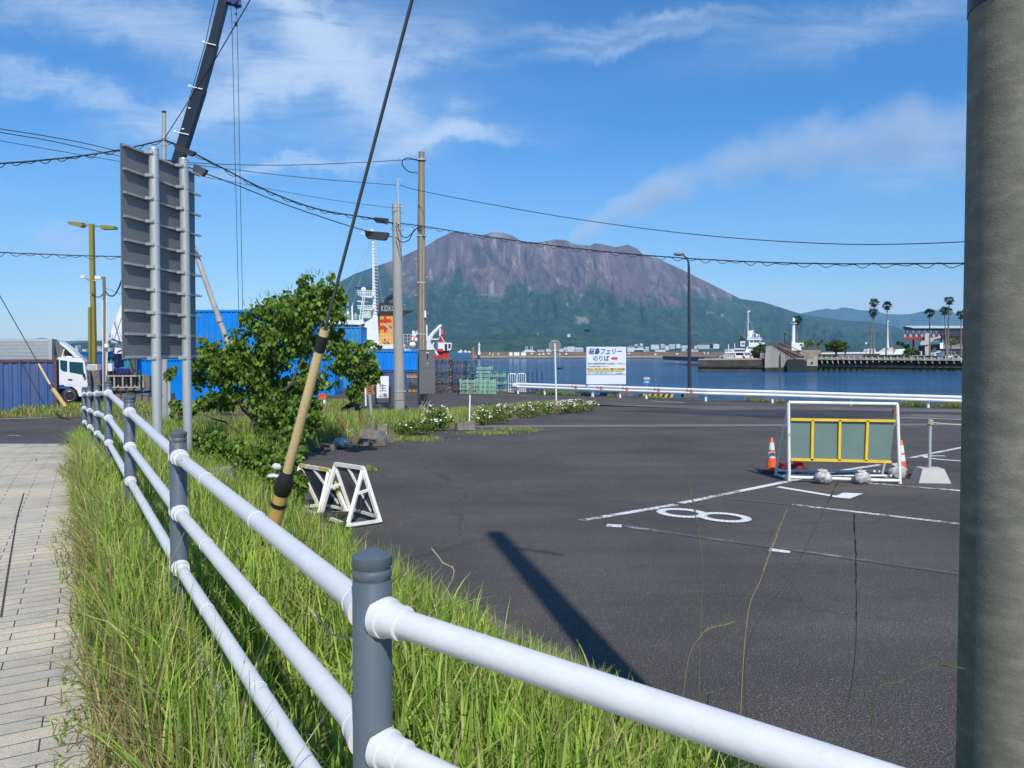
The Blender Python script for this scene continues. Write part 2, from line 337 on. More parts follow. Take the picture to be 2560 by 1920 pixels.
PX = lambda px: (px-1280)/F
def mountain(name, sil, Y0, Y1, mat, nu=420, nr=90, amp=1., power=1.5, gully=1., bound=None, seed=0, back=1.25):
    """sil: measured skyline (direction px, elevation px). A real relief from the shore Y0 up to the crest at Y1 and down behind it."""
    px = np.linspace(sil[0][0], sil[-1][0], nu); S = (878-np.interp(px, [a for a, b in sil], [b for a, b in sil]))/F; S = np.maximum(S, .0004)
    t = np.linspace(0, back, nr); U, Tt = np.meshgrid(PX(px), t, indexing='ij'); Sg = np.repeat(S[:, None], nr, 1)
    crest = 1+.05*(fbm(U*9+3, U*0, 4, seed)-.5); Yy = Y0+(Y1*crest-Y0)*Tt; H = Sg*Y1*crest
    prof = np.where(Tt <= 1, np.clip(Tt, 0, 1)**power, np.maximum(0, 1-(Tt-1)*3.2)); z = H*prof
    wob = (fbm(U*12+7, Tt*3, 4, seed+9)-.5)*.9
    rg = fbm(U*46+wob*4, Tt*2.2+2, 5, seed+3, ridge=True)-.75; fb = fbm(U*60, Tt*16, 5, seed+5)-.5; lg = fbm(U*11+wob, Tt*2.5, 4, seed+13, ridge=True)-.7
    env = np.clip(Tt*2.5, 0, 1)*np.clip((1-Tt)*5, 0, 1)*np.clip(H/200, .05, 1.6)
    env = env*(.4+.6*ss(.3, .6, Tt))
    z = z+amp*env*(gully*(150*rg+150*lg)+55*fb)+ (.35+.9*np.clip((Tt-.9)*12, 0, 1))*amp*3*(fbm(U*200, Tt*6, 3, seed+20)-.5)
    z = np.maximum(z, 0)-3*(Tt < .005)-2.2
    lim = Sg*Yy-2.2+EYE; z = np.minimum(z, np.where(Tt <= 1, lim+2, 1e9))
    cols = {}
    if bound is not None:
        bz = (878-np.interp(px, [a for a, b in bound], [b for a, b in bound]))/F
        el = (z-EYE)/Yy; nz = (fbm(U*70, Tt*9, 6, seed+31)-.5)*.052+(rg*.018)
        cols['rock'] = np.clip((el-bz[:, None]+nz)/.018+.5, 0, 1)
        sc_ = np.zeros_like(el)
        for (cx, cy, w_, h_) in ((1455, 800, 12, 7), (1452, 739, 3, 2), (1448, 752, 2, 3), (1418, 760, 2, 4), (1775, 782, 8, 1.5), (1803, 789, 4, 2), (1215, 737, 24, 1), (1228, 722, 5, 13), (1243, 588, 14, 6), (1236, 606, 4, 12), (1148, 738, 4, 1.5), (1078, 690, 3, 9)):
            sc_ = np.maximum(sc_, np.clip(1.6-np.maximum(np.abs(U-PX(cx))*F/w_, np.abs(el-(878-cy)/F)*F/h_)+(fbm(U*700, el*700, 4, 5)-.5)*2.2, 0, 1)*.62)
        cols['scar'] = sc_*(Tt < 1)
    return grid_mesh(name, U*Yy, Yy, z, mat, cols)
def volcano_mat():
    m = bpy.data.materials.new('volcano_slopes'); m.use_nodes = True; t = NT(m.node_tree); b = t.n['Principled BSDF']; b.inputs['Roughness'].default_value = .95; b.inputs['Specular IOR Level'].default_value = .1
    g = t.n.new('ShaderNodeTexCoord'); v = g.outputs['Object']
    n1 = t.node('ShaderNodeTexNoise', i_Scale=.011, i_Detail=10, i_Roughness=.75); t.l.new(v, n1.inputs[0])
    n2 = t.node('ShaderNodeTexNoise', i_Scale=.0016, i_Detail=6, i_Roughness=.6); t.l.new(v, n2.inputs[0])
    mp = t.node('ShaderNodeMapping'); t.l.new(v, mp.inputs[0]); mp.inputs['Scale'].default_value = (1, .14, .2)
    n3 = t.node('ShaderNodeTexNoise', i_Scale=.011, i_Detail=8, i_Roughness=.75, i_Distortion=.6); t.l.new(mp.outputs[0], n3.inputs[0])
    gr = t.ramp(n1.outputs['Fac'], [(.38, (.008, .030, .017)), (.5, (.02, .062, .026)), (.62, (.05, .105, .035))])
    gr = t.mix(t.ramp(n2.outputs['Fac'], [(.42, 0.), (.6, .55)]), gr, (.012, .04, .022))
    rk = t.ramp(n3.outputs['Fac'], [(.36, (.055, .032, .036)), (.47, (.12, .078, .073)), (.56, (.20, .14, .125)), (.66, (.42, .33, .29))])
    rk = t.mix(t.ramp(n2.outputs['Fac'], [(.4, 0.), (.62, .6)]), rk, (.115, .08, .095))
    ra = t.node('ShaderNodeAttribute', attribute_name='rock'); sa = t.node('ShaderNodeAttribute', attribute_name='scar')
    f = t.math('MULTIPLY_ADD', t.math('SUBTRACT', n1.outputs['Fac'], .5), 1.6, ra.outputs['Fac'], clamp=True)
    c = t.mix(f, gr, rk); c = t.mix(sa.outputs['Fac'], c, (.40, .36, .34)); t.l.new(c, b.inputs['Base Color'])
    bp = t.node('ShaderNodeBump', i_Strength=.8, i_Distance=25); t.l.new(n1.outputs['Fac'], bp.inputs['Height']); t.l.new(bp.outputs[0], b.inputs['Normal'])
    return m
def forest_mat(name, a, b_, sc_=.02):
    m = bpy.data.materials.new(name); m.use_nodes = True; t = NT(m.node_tree); b = t.n['Principled BSDF']; b.inputs['Roughness'].default_value = .95; b.inputs['Specular IOR Level'].default_value = .1
    g = t.n.new('ShaderNodeTexCoord'); n1 = t.node('ShaderNodeTexNoise', i_Scale=sc_, i_Detail=8, i_Roughness=.7); t.l.new(g.outputs['Object'], n1.inputs[0])
    t.l.new(t.ramp(n1.outputs['Fac'], [(.36, a), (.64, b_)]), b.inputs['Base Color'])
    bp = t.node('ShaderNodeBump', i_Strength=1., i_Distance=.25/sc_); t.l.new(n1.outputs['Fac'], bp.inputs['Height']); t.l.new(bp.outputs[0], b.inputs['Normal'])
    return m
SIL = [(380, 872), (500, 852), (600, 822), (700, 778), (780, 735), (854, 702), (886, 684), (929, 669), (978, 652), (1007, 640), (1045, 622), (1067, 614), (1094, 596), (1129, 580), (1145, 577), (1181, 588), (1207, 587), (1233, 580), (1256, 581), (1284, 590), (1307, 604), (1354, 604), (1388, 598), (1411, 599), (1440, 611), (1475, 613), (1487, 607), (1520, 613), (1539, 617), (1568, 611), (1591, 620), (1608, 636), (1654, 650), (1712, 677), (1759, 700), (1817, 729), (1851, 746), (1909, 754), (1955, 769), (2013, 787), (2061, 793), (2121, 801), (2182, 803), (2214, 810), (2249, 820), (2272, 833), (2320, 850), (2400, 866), (2520, 873)]
BND = [(380, 500), (850, 560), (930, 655), (975, 705), (1010, 728), (1060, 720), (1110, 700), (1150, 694), (1185, 716), (1215, 742), (1250, 738), (1290, 706), (1330, 712), (1400, 730), (1480, 728), (1560, 742), (1640, 752), (1700, 760), (1780, 757), (1840, 748), (1880, 700), (1960, 560), (2520, 500)]
mountain('volcano', SIL, 3700, 7000, volcano_mat(), 1300, 230, bound=BND, seed=3)
forest_near = forest_mat('wooded_hill', (.004, .016, .009), (.05, .10, .03), .02)
mountain('wooded_headland', [(1080, 876), (1100, 868), (1130, 852), (1180, 840), (1250, 832), (1300, 829), (1350, 834), (1420, 839), (1500, 851), (1600, 864), (1720, 869), (1900, 868), (2100, 867), (2300, 872), (2480, 875)], 3400, 3680, forest_near, 400, 24, amp=.25, power=.5, seed=40)
far_m = forest_mat('distant_forest', (.02, .05, .03), (.05, .09, .05), .002)
mountain('far_mountains', [(1900, 800), (1980, 786), (2014, 780), (2040, 774), (2066, 770), (2085, 773), (2107, 767), (2127, 769), (2147, 774), (2190, 776), (2214, 783), (2272, 785), (2301, 778), (2341, 774), (2376, 781), (2416, 783), (2500, 770), (2700, 790), (2900, 800)], 10500, 14500, far_m, 260, 40, amp=2, power=1.2, gully=.8, seed=60)
mountain('distant_hills', [(-400, 850), (-100, 856), (40, 850), (86, 845), (108, 842), (130, 846), (160, 851), (200, 850), (260, 849), (300, 846), (420, 850), (600, 856)], 6500, 9500, far_m, 160, 24, amp=.8, seed=70)
mountain('town_hill', [(-400, 866), (60, 868), (150, 860), (180, 856), (235, 851), (290, 850), (330, 853), (430, 850), (560, 860), (720, 868)], 2100, 3000, forest_near, 220, 30, amp=.25, power=.9, seed=80)

# ================================================================ PAVEMENT AND VERGE
FENCE = [(3.2, -1.05), (1.25, .46), (-.32, 1.71)]
fpx = [(445, 1075, 4.06), (323, 988, 6.5), (270, 952, 9.0), (242, 960, 11.3), (223, 965, 13.7), (210, 968, 16.0)]
FP = [(-.32, 1.71, 1.945)]
for a, b, D in fpx:
    p = P(a, b, D); FP.append((p.x, p.y, p.z))
FENCE += [(p[0], p[1]) for p in FP[1:]]
FENCE += [(-10.6, 18.5)]
def pathz(y): return np.interp(y, [-5, 4, 9, 11.3, 13.7, 16, 20], [.8, .82, .9, .77, .62, .48, .3])
def dist_seg(px, py, poly, closed=False):
    d = np.full(np.shape(px), 1e9); sgn = np.ones(np.shape(px)); n = len(poly)
    for i in range(n if closed else n-1):
        ax, ay = poly[i]; bx, by = poly[(i+1) % n]; dx, dy = bx-ax, by-ay; t = np.clip(((px-ax)*dx+(py-ay)*dy)/(dx*dx+dy*dy), 0, 1)
        q = np.hypot(px-ax-t*dx, py-ay-t*dy); cr = dx*(py-ay)-dy*(px-ax)
        sgn = np.where(q < d, np.where(cr > 0, 1, -1), sgn); d = np.minimum(d, q)
    return d, sgn
def inside(px, py, poly):
    c = np.zeros(np.shape(px), bool); n = len(poly)
    for i in range(n):
        x0, y0 = poly[i]; x1, y1 = poly[(i+1) % n]
        if y0 == y1: continue
        k = ((y0 > py) != (y1 > py)) & (px < (x1-x0)*(py-y0)/(y1-y0)+x0); c ^= k
    return c
LOT = [(6, -.5), (3.9, 1.2), (2.9, 2.3), (1.95, 3.4), (1.0, 4.5), (.05, 5.7), (-.95, 7.15), (-1.9, 8.6), (-2.7, 10), (-3.5, 12), (-4.2, 14.5), (-4.75, 17.2)]
ISL = [GA(a, b) for a, b in ((820, 1119), (900, 1110), (1000, 1093), (1100, 1077), (1200, 1061), (1300, 1046), (1400, 1033), (1480, 1024), (1498, 1015), (1480, 1012), (1390, 1016), (1170, 1031), (1000, 1047), (830, 1062), (600, 1082), (480, 1096))]
ISL = [(p.x, p.y) for p in ISL]
PAVE = [(-.2, .2), (-.85, 1.55), (-1.62, 2.89), (-2.5, 4.3), (-3.35, 5.76), (-4.4, 7.5), (-5.45, 9.3), (-6.9, 12), (-8.4, 14.4)]
VERGE = LOT+ISL+[(-10.4, 18.6), (-9.3, 16.2)]+PAVE[::-1]+[(1.2, -1.2), (3.5, -3.2)]
def side_fence(x, y):
    d, s = dist_seg(x, y, FENCE); return -s*d*-1 if False else np.where(s < 0, d, -d)
def VZ(x, y):      # level of the verge
    x = np.asarray(x, float); y = np.asarray(y, float); a = A(x, y)
    d, _ = dist_seg(x, y, VERGE, True); ins = inside(x, y, VERGE); f = side_fence(x, y)
    pz = pathz(y); up = 1-ss(.3, 2.5, f)
    far = 1-ss(15.5, 19, y)
    m = a+.10+(pz-.03-a-.10)*up*far + .22*ss(0, 1.2, d)*ss(14, 18, y) + .04*(fbm(x*1.5, y*1.5, 3, 2)-.5)
    e = np.where(ins, np.clip(d/.35, 0, 1), 0); e = np.where(f < -.15, 1.0, e)
    return np.where(ins | (f < -.15), a-.05+(m-a+.05)*e, a-.25)
soil = M('verge_soil', (.10, .075, .045), .95, var=.35, scale=6, bump=.8, bscale=25, col2=(.16, .13, .06), cut=(.4, .65))
gx = np.concatenate([np.arange(-12, 8, .16)]); gy = np.concatenate([np.arange(-3, 12, .16), np.arange(12, 42, .24)])
X, Y = np.meshgrid(gx, gy, indexing='ij'); Z = VZ(X, Y); insd = inside(X, Y, VERGE) | (dist_seg(X, Y, VERGE, True)[0] < .35)
mk = insd[:-1, :-1] & insd[1:, 1:]; grid_mesh('verge_soil', X, Y, Z, soil, mask=mk)

def paving_mat():
    m = bpy.data.materials.new('stone_paving'); m.use_nodes = True; t = NT(m.node_tree); b = t.n['Principled BSDF']; b.inputs['Roughness'].default_value = .8
    tc = t.n.new('ShaderNodeTexCoord'); mp = t.node('ShaderNodeMapping'); t.l.new(tc.outputs['Object'], mp.inputs[0]); mp.inputs['Rotation'].default_value = (0, 0, -R(29))
    br = t.node('ShaderNodeTexBrick', offset=.5, i_Scale=1.0, i_Mortar_Size=.0032, i_Mortar_Smooth=.05, i_Bias=0.0, i_Brick_Width=.42, i_Row_Height=.108); t.l.new(mp.outputs[0], br.inputs[0])
    br.inputs['Color1'].default_value = (.50, .475, .39, 1); br.inputs['Color2'].default_value = (.60, .52, .40, 1); br.inputs['Mortar'].default_value = (.06, .055, .05, 1)
    n = t.node('ShaderNodeTexNoise', i_Scale=160, i_Detail=3); t.l.new(tc.outputs['Object'], n.inputs[0]); n2 = t.node('ShaderNodeTexNoise', i_Scale=1.1, i_Detail=6, i_Roughness=.65); t.l.new(tc.outputs['Object'], n2.inputs[0])
    k = t.ramp(n.outputs['Fac'], [(.3, .68), (.7, 1.18)]); k2 = t.ramp(n2.outputs['Fac'], [(.32, (.66, .68, .72)), (.6, (1.06, 1.04, 1.0))])
    c = br.outputs[0]
    for kk in (k, k2):
        mm = t.node('ShaderNodeMix', data_type='RGBA', blend_type='MULTIPLY'); mm.inputs[0].default_value = 1; t.l.new(c, mm.inputs[6]); t.l.new(kk, mm.inputs[7]); c = mm.outputs[2]
    t.l.new(c, b.inputs['Base Color'])
    h = t.math('ADD', t.math('MULTIPLY', br.outputs['Fac'], -1.5), t.math('MULTIPLY', n.outputs['Fac'], .35))
    bp = t.node('ShaderNodeBump', i_Strength=.6, i_Distance=.006); t.l.new(h, bp.inputs['Height']); t.l.new(bp.outputs[0], b.inputs['Normal'])
    return m
ys = np.linspace(-4, 14.45, 60); edge = np.interp(ys, [p[1] for p in [(2.4, -4)]+PAVE], [p[0] for p in [(2.4, -4)]+PAVE])+.28
Xp = edge[:, None]-np.linspace(0, 1, 30)[None, :]*16.; Yp = np.repeat(ys[:, None], 30, 1)
Yp = Yp+ (edge[:, None]-Xp)*-.0; Zp = np.repeat(pathz(ys)[:, None], 30, 1)+.012
pm = paving_mat(); o = grid_mesh('pavement', Xp, Yp, Zp, pm)
kb = MB()
for i in range(24):      # kerb stones at the far end of the pavement
    x0 = edge[-1]-i*.62; kb.box((x0-.31, 14.53, float(A(x0-.3, 14.5))+.07), (.6, .15, .36))
obj('kerb', kb, M('kerb_stone', (.36, .35, .33), .85, var=.15), kind='structure')
jl = MB()       # long drainage joint that runs down the pavement
for q in range(40):
    a = G(0+100*q/40*1.0, 1560-410*q/40, .83)
pts = [G(a, b, float(z)) for a, b, z in ((2, 1545, .84), (21, 1425, .85), (42, 1298, .87), (57, 1243, .89), (92, 1134, .87))]
for a, b in zip(pts[:-1], pts[1:]):
    d = (b-a).normalized(); s = d.cross(Vector((0, 0, 1)))*.0045
    za = float(pathz(a.y))+.022; zb = float(pathz(b.y))+.022
    jl.add([(a.x-s.x, a.y-s.y, za), (a.x+s.x, a.y+s.y, za), (b.x+s.x, b.y+s.y, zb), (b.x-s.x, b.y-s.y, zb)], [(0, 1, 2, 3)])
obj('pavement_joint', jl, M('joint_dirt', (.05, .045, .04), .9), kind='structure')

# ---- sheets of paint and worn asphalt laid on the ground
def sheet(mb, poly, dz=.006, n=8, px=True):
    pts = [GA(a, b) if px else Vector((a, b, 0)) for a, b in poly]
    if len(pts) == 4:
        a, b, c, d = pts
        g = [[(a+(b-a)*i/n)+((d+(c-d)*i/n)-(a+(b-a)*i/n))*j/2 for j in range(3)] for i in range(n+1)]
        vs = [(p.x, p.y, float(A(p.x, p.y))+dz) for r in g for p in r]
        mb.add(vs, [(i*3+j, (i+1)*3+j, (i+1)*3+j+1, i*3+j+1) for i in range(n) for j in range(2)])
    else: mb.add([(p.x, p.y, float(A(p.x, p.y))+dz) for p in pts], [tuple(range(len(pts)))])
def line(mb, p, q, w, dz=.006, n=10):
    a, b = GA(*p), GA(*q); d = (b-a); d.z = 0; d.normalize(); s = Vector((d.y, -d.x, 0))*w/2
    vs = []
    for i in range(n+1):
        c = a+(b-a)*i/n
        for k in (-1, 1): e = c+s*k; vs.append((e.x, e.y, float(A(e.x, e.y))+dz))
    mb.add(vs, [(2*i, 2*i+1, 2*i+3, 2*i+2) for i in range(n)])
def paint_mat(name, wear, col=(.72, .73, .73)):
    m = bpy.data.materials.new(name); m.use_nodes = True; t = NT(m.node_tree); b = t.n['Principled BSDF']; b.inputs['Roughness'].default_value = .6
    tc = t.n.new('ShaderNodeTexCoord'); n = t.node('ShaderNodeTexNoise', i_Scale=16, i_Detail=9, i_Roughness=.8); t.l.new(tc.outputs['Object'], n.inputs[0])
    n2 = t.node('ShaderNodeTexNoise', i_Scale=1.4, i_Detail=3); t.l.new(tc.outputs['Object'], n2.inputs[0])
    f = t.math('ADD', t.math('MULTIPLY', n.outputs['Fac'], .6), t.math('MULTIPLY', n2.outputs['Fac'], .4))
    t.l.new(t.ramp(f, [(wear-.03, (.088, .08, .072)), (wear+.05, col)]), b.inputs['Base Color']); return m
fresh = paint_mat('road_paint', .36); worn = paint_mat('worn_road_paint', .47); very = paint_mat('ghost_road_paint', .56, (.30, .30, .31))
def stroke(mb, pts, w, dz=.008):   # pts in world xy
    for (a, b) in zip(pts[:-1], pts[1:]):
        a = Vector(a); b = Vector(b); d = (b-a).normalized(); s = Vector((d.y, -d.x))*w/2; a = a-d*.0; b = b+d*.0
        mb.add([(p.x, p.y, float(A(p.x, p.y))+dz) for p in (a-s, a+s, b+s, b-s)], [(0, 1, 2, 3)])
k = MB(); sheet(k, [(1100, 1064), (2560, 1058), (2560, 1063), (1080, 1069)], .006, 20); obj('asphalt_seam', k, M('seam_concrete', (.17, .165, .16), .9), kind='structure')
k = MB(); sheet(k, [(900, 1004), (2700, 1026), (2700, 1058), (1495, 1012)], .003, 20); obj('worn_asphalt_strip', k, asph_l, kind='structure')
k = MB(); sheet(k, [(1505, 1026), (1980, 1024), (2700, 1036), (1990, 1046)], .007, 16); obj('asphalt_patch', k, asph_d, kind='structure')
k = MB(); sheet(k, [(870, 1412), (1040, 1400), (1290, 1560), (1330, 1600), (1200, 1560)], .005); 
gut = [( LOT[i][0], LOT[i][1]) for i in range(2, 9)]
k = MB(); vs = []
for i, (x, y) in enumerate(gut):
    a = Vector(gut[min(i+1, len(gut)-1)])-Vector(gut[max(i-1, 0)]); a.normalize(); nrm = Vector((a.y, -a.x)); 
    for q in (-.15, .42): vs.append((x+nrm.x*q, y+nrm.y*q, .006))
k.add(vs, [(2*i, 2*i+1, 2*i+3, 2*i+2) for i in range(len(gut)-1)]); obj('gutter_strip', k, M('gutter_concrete', (.125, .115, .10), .9, var=.25, scale=5, bump=.5, col2=(.07, .065, .06)), kind='structure')
k = MB()
line(k, (1452, 1302), (1690, 1262), .13); line(k, (1700, 1259), (2008, 1196), .13); line(k, (2030, 1189), (2200, 1162), .13); line(k, (2270, 1147), (2430, 1114), .13)
line(k, (2170, 1208), (2460, 1232), .11); line(k, (1980, 1262), (2500, 1322), .11); line(k, (1516, 1314), (1554, 1316), .16); line(k, (1924, 1374), (1976, 1380), .16)
obj('bay_line', k, worn, kind='structure')
k = MB(); line(k, (1560, 1316), (2430, 1440), .11); line(k, (1810, 1246), (1975, 1262), .11); line(k, (1500, 1063), (1700, 1063), .1); line(k, (2080, 1168), (2440, 1196), .1)
obj('faded_bay_line', k, very, kind='structure')
k = MB(); line(k, (2255, 1034), (2480, 1040), .14); line(k, (2245, 1044), (2480, 1051), .14); line(k, (1632, 1003), (1712, 1007), .12); line(k, (-60, 1049), (420, 1035), .16); line(k, (20, 1089), (52, 1089), .15); line(k, (240, 1078), (275, 1076), .15); line(k, (835, 1041), (960, 1042), .14); line(k, (1000, 1044), (1100, 1043), .14)
obj('road_line', k, paint_mat('edge_paint', .4), kind='structure')
ax = Vector((.86, -.51)); bx = Vector((.51, .86)); k = MB(); c0 = GA(1757, 1289).xy
for s_ in (-1, 1):
    cc = c0+ax*.31*s_; stroke(k, [cc+ax*.315*math.cos(t)+bx*.25*math.sin(t) for t in [2*math.pi*i/28 for i in range(29)]], .135, .008 if s_ < 0 else .013)
obj('bay_number_eight', k, fresh, kind='structure')
k = MB(); line(k, (1945, 1218), (2096, 1243), .13, .008); sheet(k, [(2082, 1244), (2108, 1233), (2158, 1235), (2124, 1248)], .010); obj('bay_number_seven', k, fresh, kind='structure')
k = MB(); c0 = GA(2392, 1147).xy; stroke(k, [c0+ax*.62*math.cos(t)+bx*.42*math.sin(t) for t in [math.pi*(.62+1.15*i/24) for i in range(25)]], .12); obj('bay_number_six', k, fresh, kind='structure')

# ================================================================ GRASS
GREENS = np.array([(.20, .34, .04), (.27, .41, .055), (.34, .46, .08), (.14, .22, .035), (.40, .46, .13)]); TAN = np.array([(.34, .27, .13), (.42, .34, .18), (.26, .2, .09), (.30, .28, .1)])
def blades(name, pts, h, w, lean=.5, tan=.12, seg=4, label=None, parent=None, zf=VZ, green=GREENS, stuff=True, upw=.0, kind=None, cat=None, group=None, z0=None):
    n = len(pts); x, y = pts[:, 0], pts[:, 1]; z = zf(x, y) if z0 is None else z0; h = h*rng.uniform(.45, 1.15, n); w = w*rng.uniform(.6, 1.3, n)
    az = rng.uniform(0, 2*np.pi, n); ln = lean*rng.uniform(.1, 1., n)**1.3; fa = az+rng.normal(0, .5, n)+np.pi/2
    curl = rng.uniform(.4, 1.6, n)
    t = np.linspace(0, 1, seg+1); V = np.zeros((n, seg+1, 2, 3))
    for i, q in enumerate(t):
        off = h*ln*(q**(1+curl)); zz = h*(q-.35*ln*q**3); ww = w*(1-q**2.2)*.5+.0004
        cx = x+np.cos(az)*off; cy = y+np.sin(az)*off
        for s, sg in enumerate((-1, 1)):
            V[:, i, s, 0] = cx+sg*np.cos(fa)*ww; V[:, i, s, 1] = cy+sg*np.sin(fa)*ww; V[:, i, s, 2] = z-.02+zz
    ci = green[rng.integers(0, len(green), n)]*rng.uniform(.75, 1.25, (n, 1)); ti = TAN[rng.integers(0, len(TAN), n)]*rng.uniform(.7, 1.2, (n, 1))
    tn = tan if hasattr(tan, '__len__') else np.full(n, tan); c = np.where((rng.uniform(0, 1, n) < tn)[:, None], ti, ci)
    C = np.repeat(c[:, None, :], (seg+1)*2, 1).reshape(-1, 3)
    base = (np.arange(n)*(seg+1)*2)[:, None]; q = np.concatenate([base+np.array([[2*i, 2*i+1, 2*i+3, 2*i+2]]) for i in range(seg)], 0)
    return soup(name, V.reshape(-1, 3), q, C, grass_m, parent, label=label, kind=kind, cat=cat, group=group)
def scatter(n, poly, cond=None):
    xs_ = [p[0] for p in poly]; ys_ = [p[1] for p in poly]; out = []
    while sum(map(len, out)) < n:
        x = rng.uniform(min(xs_), max(xs_), n); y = rng.uniform(min(ys_), max(ys_), n); k = inside(x, y, poly)
        if cond is not None: k &= cond(x, y)
        out.append(np.stack([x[k], y[k]], 1))
    return np.concatenate(out)[:n]
VB = [(P(640, 1190, 11.8), 1.0), (P(560, 1165, 12.2), .7), (P(700, 1170, 12.), .7)]
def infr(x, y): return (sum(((x-v.x)**2+(y-v.y)**2 < r*r) & (rng.uniform(0, 1, np.shape(x)) < .8) for v, r in VB) == 0) & (y > .4) & (np.abs(x) < .72*y+.6)
near = [(4.6, -.2), (3.5, 1.3), (2.6, 2.4), (1.7, 3.4), (.8, 4.5), (-.2, 5.8), (-1.2, 7.2), (-2.1, 8.6), (-2.8, 10), (-3.7, 12), (-4.4, 14.5), (-5, 17), (-9.8, 17), (-6.65, 12), (-4.99, 9.3), (-2.81, 5.76), (-1.05, 2.89), (-.32, 1.71), (1.24, .47)]
def dens(sd, lo=.35):
    return lambda x, y: (rng.uniform(0, 1, len(x)) < lo+1.4*(fbm(x*1.3, y*1.3, 3, sd)-.3)) & infr(x, y)
pn = scatter(17000, near, lambda x, y: dens(1)(x, y) & (y < 6.2)); hh = .32+.28*fbm(pn[:, 0]*.9, pn[:, 1]*.9, 3, 8)
hh = hh*(1-.35*ss(1.6, 3.2, side_fence(pn[:, 0], pn[:, 1])))
blades('tall_grass', pn, hh, .0155, .72, .10, 5, kind='stuff')
pm_ = scatter(17000, near, lambda x, y: dens(2)(x, y) & (y >= 5.6)); blades('bank_grass', pm_, .5, .013, .6, .16, 4, kind='stuff')
pl = scatter(7000, near, infr); blades('low_grass', pl, .2, .012, .9, .35, 3, kind='stuff')
pb = scatter(420, near, lambda x, y: infr(x, y) & (y < 6)); blades('broad_grass', pb, .5, .026, 1.3, .05, 7, kind='stuff', green=GREENS*.9)
pb = scatter(2200, near, infr); blades('dead_grass', pb, .34, .006, 1.5, 1., 4, kind='stuff')
strip = [(a[0]+.0, a[1]) for a in PAVE]+[(-9.3, 16.2), (-10, 18), (-9.4, 17), (-6.75, 12), (-5.0, 9.3), (-2.85, 5.76), (-1.1, 2.89), (-.3, 1.6), (.6, .7)]
pt = scatter(3500, strip, infr); f = np.abs(side_fence(pt[:, 0], pt[:, 1])); pt = pt[f > .3]; blades('dead_thatch', pt, .22, .007, 1.6, 1., 4, kind='stuff')
ps = scatter(15000, strip, infr); f = np.abs(side_fence(ps[:, 0], ps[:, 1])); blades('edge_grass', ps, np.where(f > .33, .30, .52)*(.7+.6*fbm(ps[:, 0], ps[:, 1], 3, 4)), .0095, .85, np.where(f > .3, .85, .2)*(.4+1.3*fbm(ps[:, 0]*.8, ps[:, 1]*.8, 2, 14)), 4, kind='stuff')
pe = [(a-.12+.1*math.sin(i*9.1), b) for i, (a, b) in enumerate([(q[0], q[1]) for q in PAVE])]
ps = scatter(2600, pe+[(a+.28, b) for a, b in PAVE[::-1]], infr); blades('edge_grass', ps, .15, .009, 1.2, .5, 3, kind='stuff', zf=lambda x, y: pathz(y)+0*x+.01)
farp = [(-10.4, 18.6), (-9.3, 16.2), (-5, 16), (-4.7, 17.2)]+ISL
def fi(x, y): d, _ = dist_seg(x, y, VERGE, True); return (d > .12) & infr(x, y) & (rng.uniform(0, 1, len(x)) < 1.6*(fbm(x*.9, y*.9, 3, 5)-.18))
pi_ = scatter(15000, farp, fi); wd = ss(24, 34, pi_[:, 1]); blades('island_grass', pi_, .5-.28*wd, .016, .7, .22, 3, kind='stuff')
FG = [GA(-40, 1047), GA(430, 1032), GA(430, 1022), GA(-40, 1030)]; FG = [(p.x-0, p.y) for p in FG]
def Zs(x, y): return A(x, y)+.03
k = MB(); vs = [(x, y, float(A(x, y))+.02) for x, y in FG]
xx, yy = np.meshgrid(np.linspace(-22.5, -8.2, 60), np.linspace(0, 1, 8), indexing='ij'); yy2 = np.interp(xx, [-22.5, -8.2], [FG[0][1]+.1, FG[1][1]+.1])+yy*5.5
grid_mesh('roadside_bank', xx, yy2, A(xx, yy2)+.02+.28*np.sin(np.pi*yy)**.7, soil)
def bz(x, y):
    q = np.clip((y-np.interp(x, [-22.5, -8.2], [FG[0][1]+.1, FG[1][1]+.1]))/5.5, 0, 1); return A(x, y)+.02+.28*np.sin(np.pi*q)**.7
pg = np.stack([rng.uniform(-22.5, -8.2, 12000), rng.uniform(0, 1, 12000)], 1); pg[:, 1] = np.interp(pg[:, 0], [-22.5, -8.2], [FG[0][1]+.1, FG[1][1]+.1])+pg[:, 1]*5.5
blades('roadside_grass', pg, .26, .03, .8, .35, 2, kind='stuff', zf=bz)
pv = scatter(260, [(1.2, 2.0), (2.2, 2.0), (2.0, 3.4), (1.1, 4.0), (.7, 3.4)], infr); blades('sparse_grass', pv, .42, .006, 1.0, .35, 6, kind='stuff', green=GREENS*.5)
# weeds along the quay
qx = rng.uniform(1.6, 26, 9000); qy = Yq(qx)-rng.uniform(.2, 2.0, 9000); kk = fbm(qx*.45, qx*0, 4, 21) > .46
blades('quay_weeds', np.stack([qx[kk], qy[kk]], 1), .5*np.clip(fbm(qx[kk]*.5, qy[kk]*.4, 3, 33)*1.5-.15, .2, 1.2), .03, .7, .3, 2, kind='stuff', zf=Zs, green=GREENS*.7)
gx_ = []
for a, b, w_, n_ in ((905, 1036, 60, 1500), (1330, 1080, 10, 160), (1290, 1075, 50, 500), (1220, 1085, 60, 500), (925, 1178, 14, 70), (1030, 1100, 60, 600), (850, 1345, 24, 300), (930, 1415, 8, 100)):
    c = GA(a, b); sx = w_/F*c.y; gx_.append(np.stack([rng.normal(c.x, sx*.6, n_), rng.normal(c.y, sx*.5, n_)], 1))
blades('crack_grass', np.concatenate(gx_), .13, .012, .9, .2, 3, kind='stuff', zf=Zs)
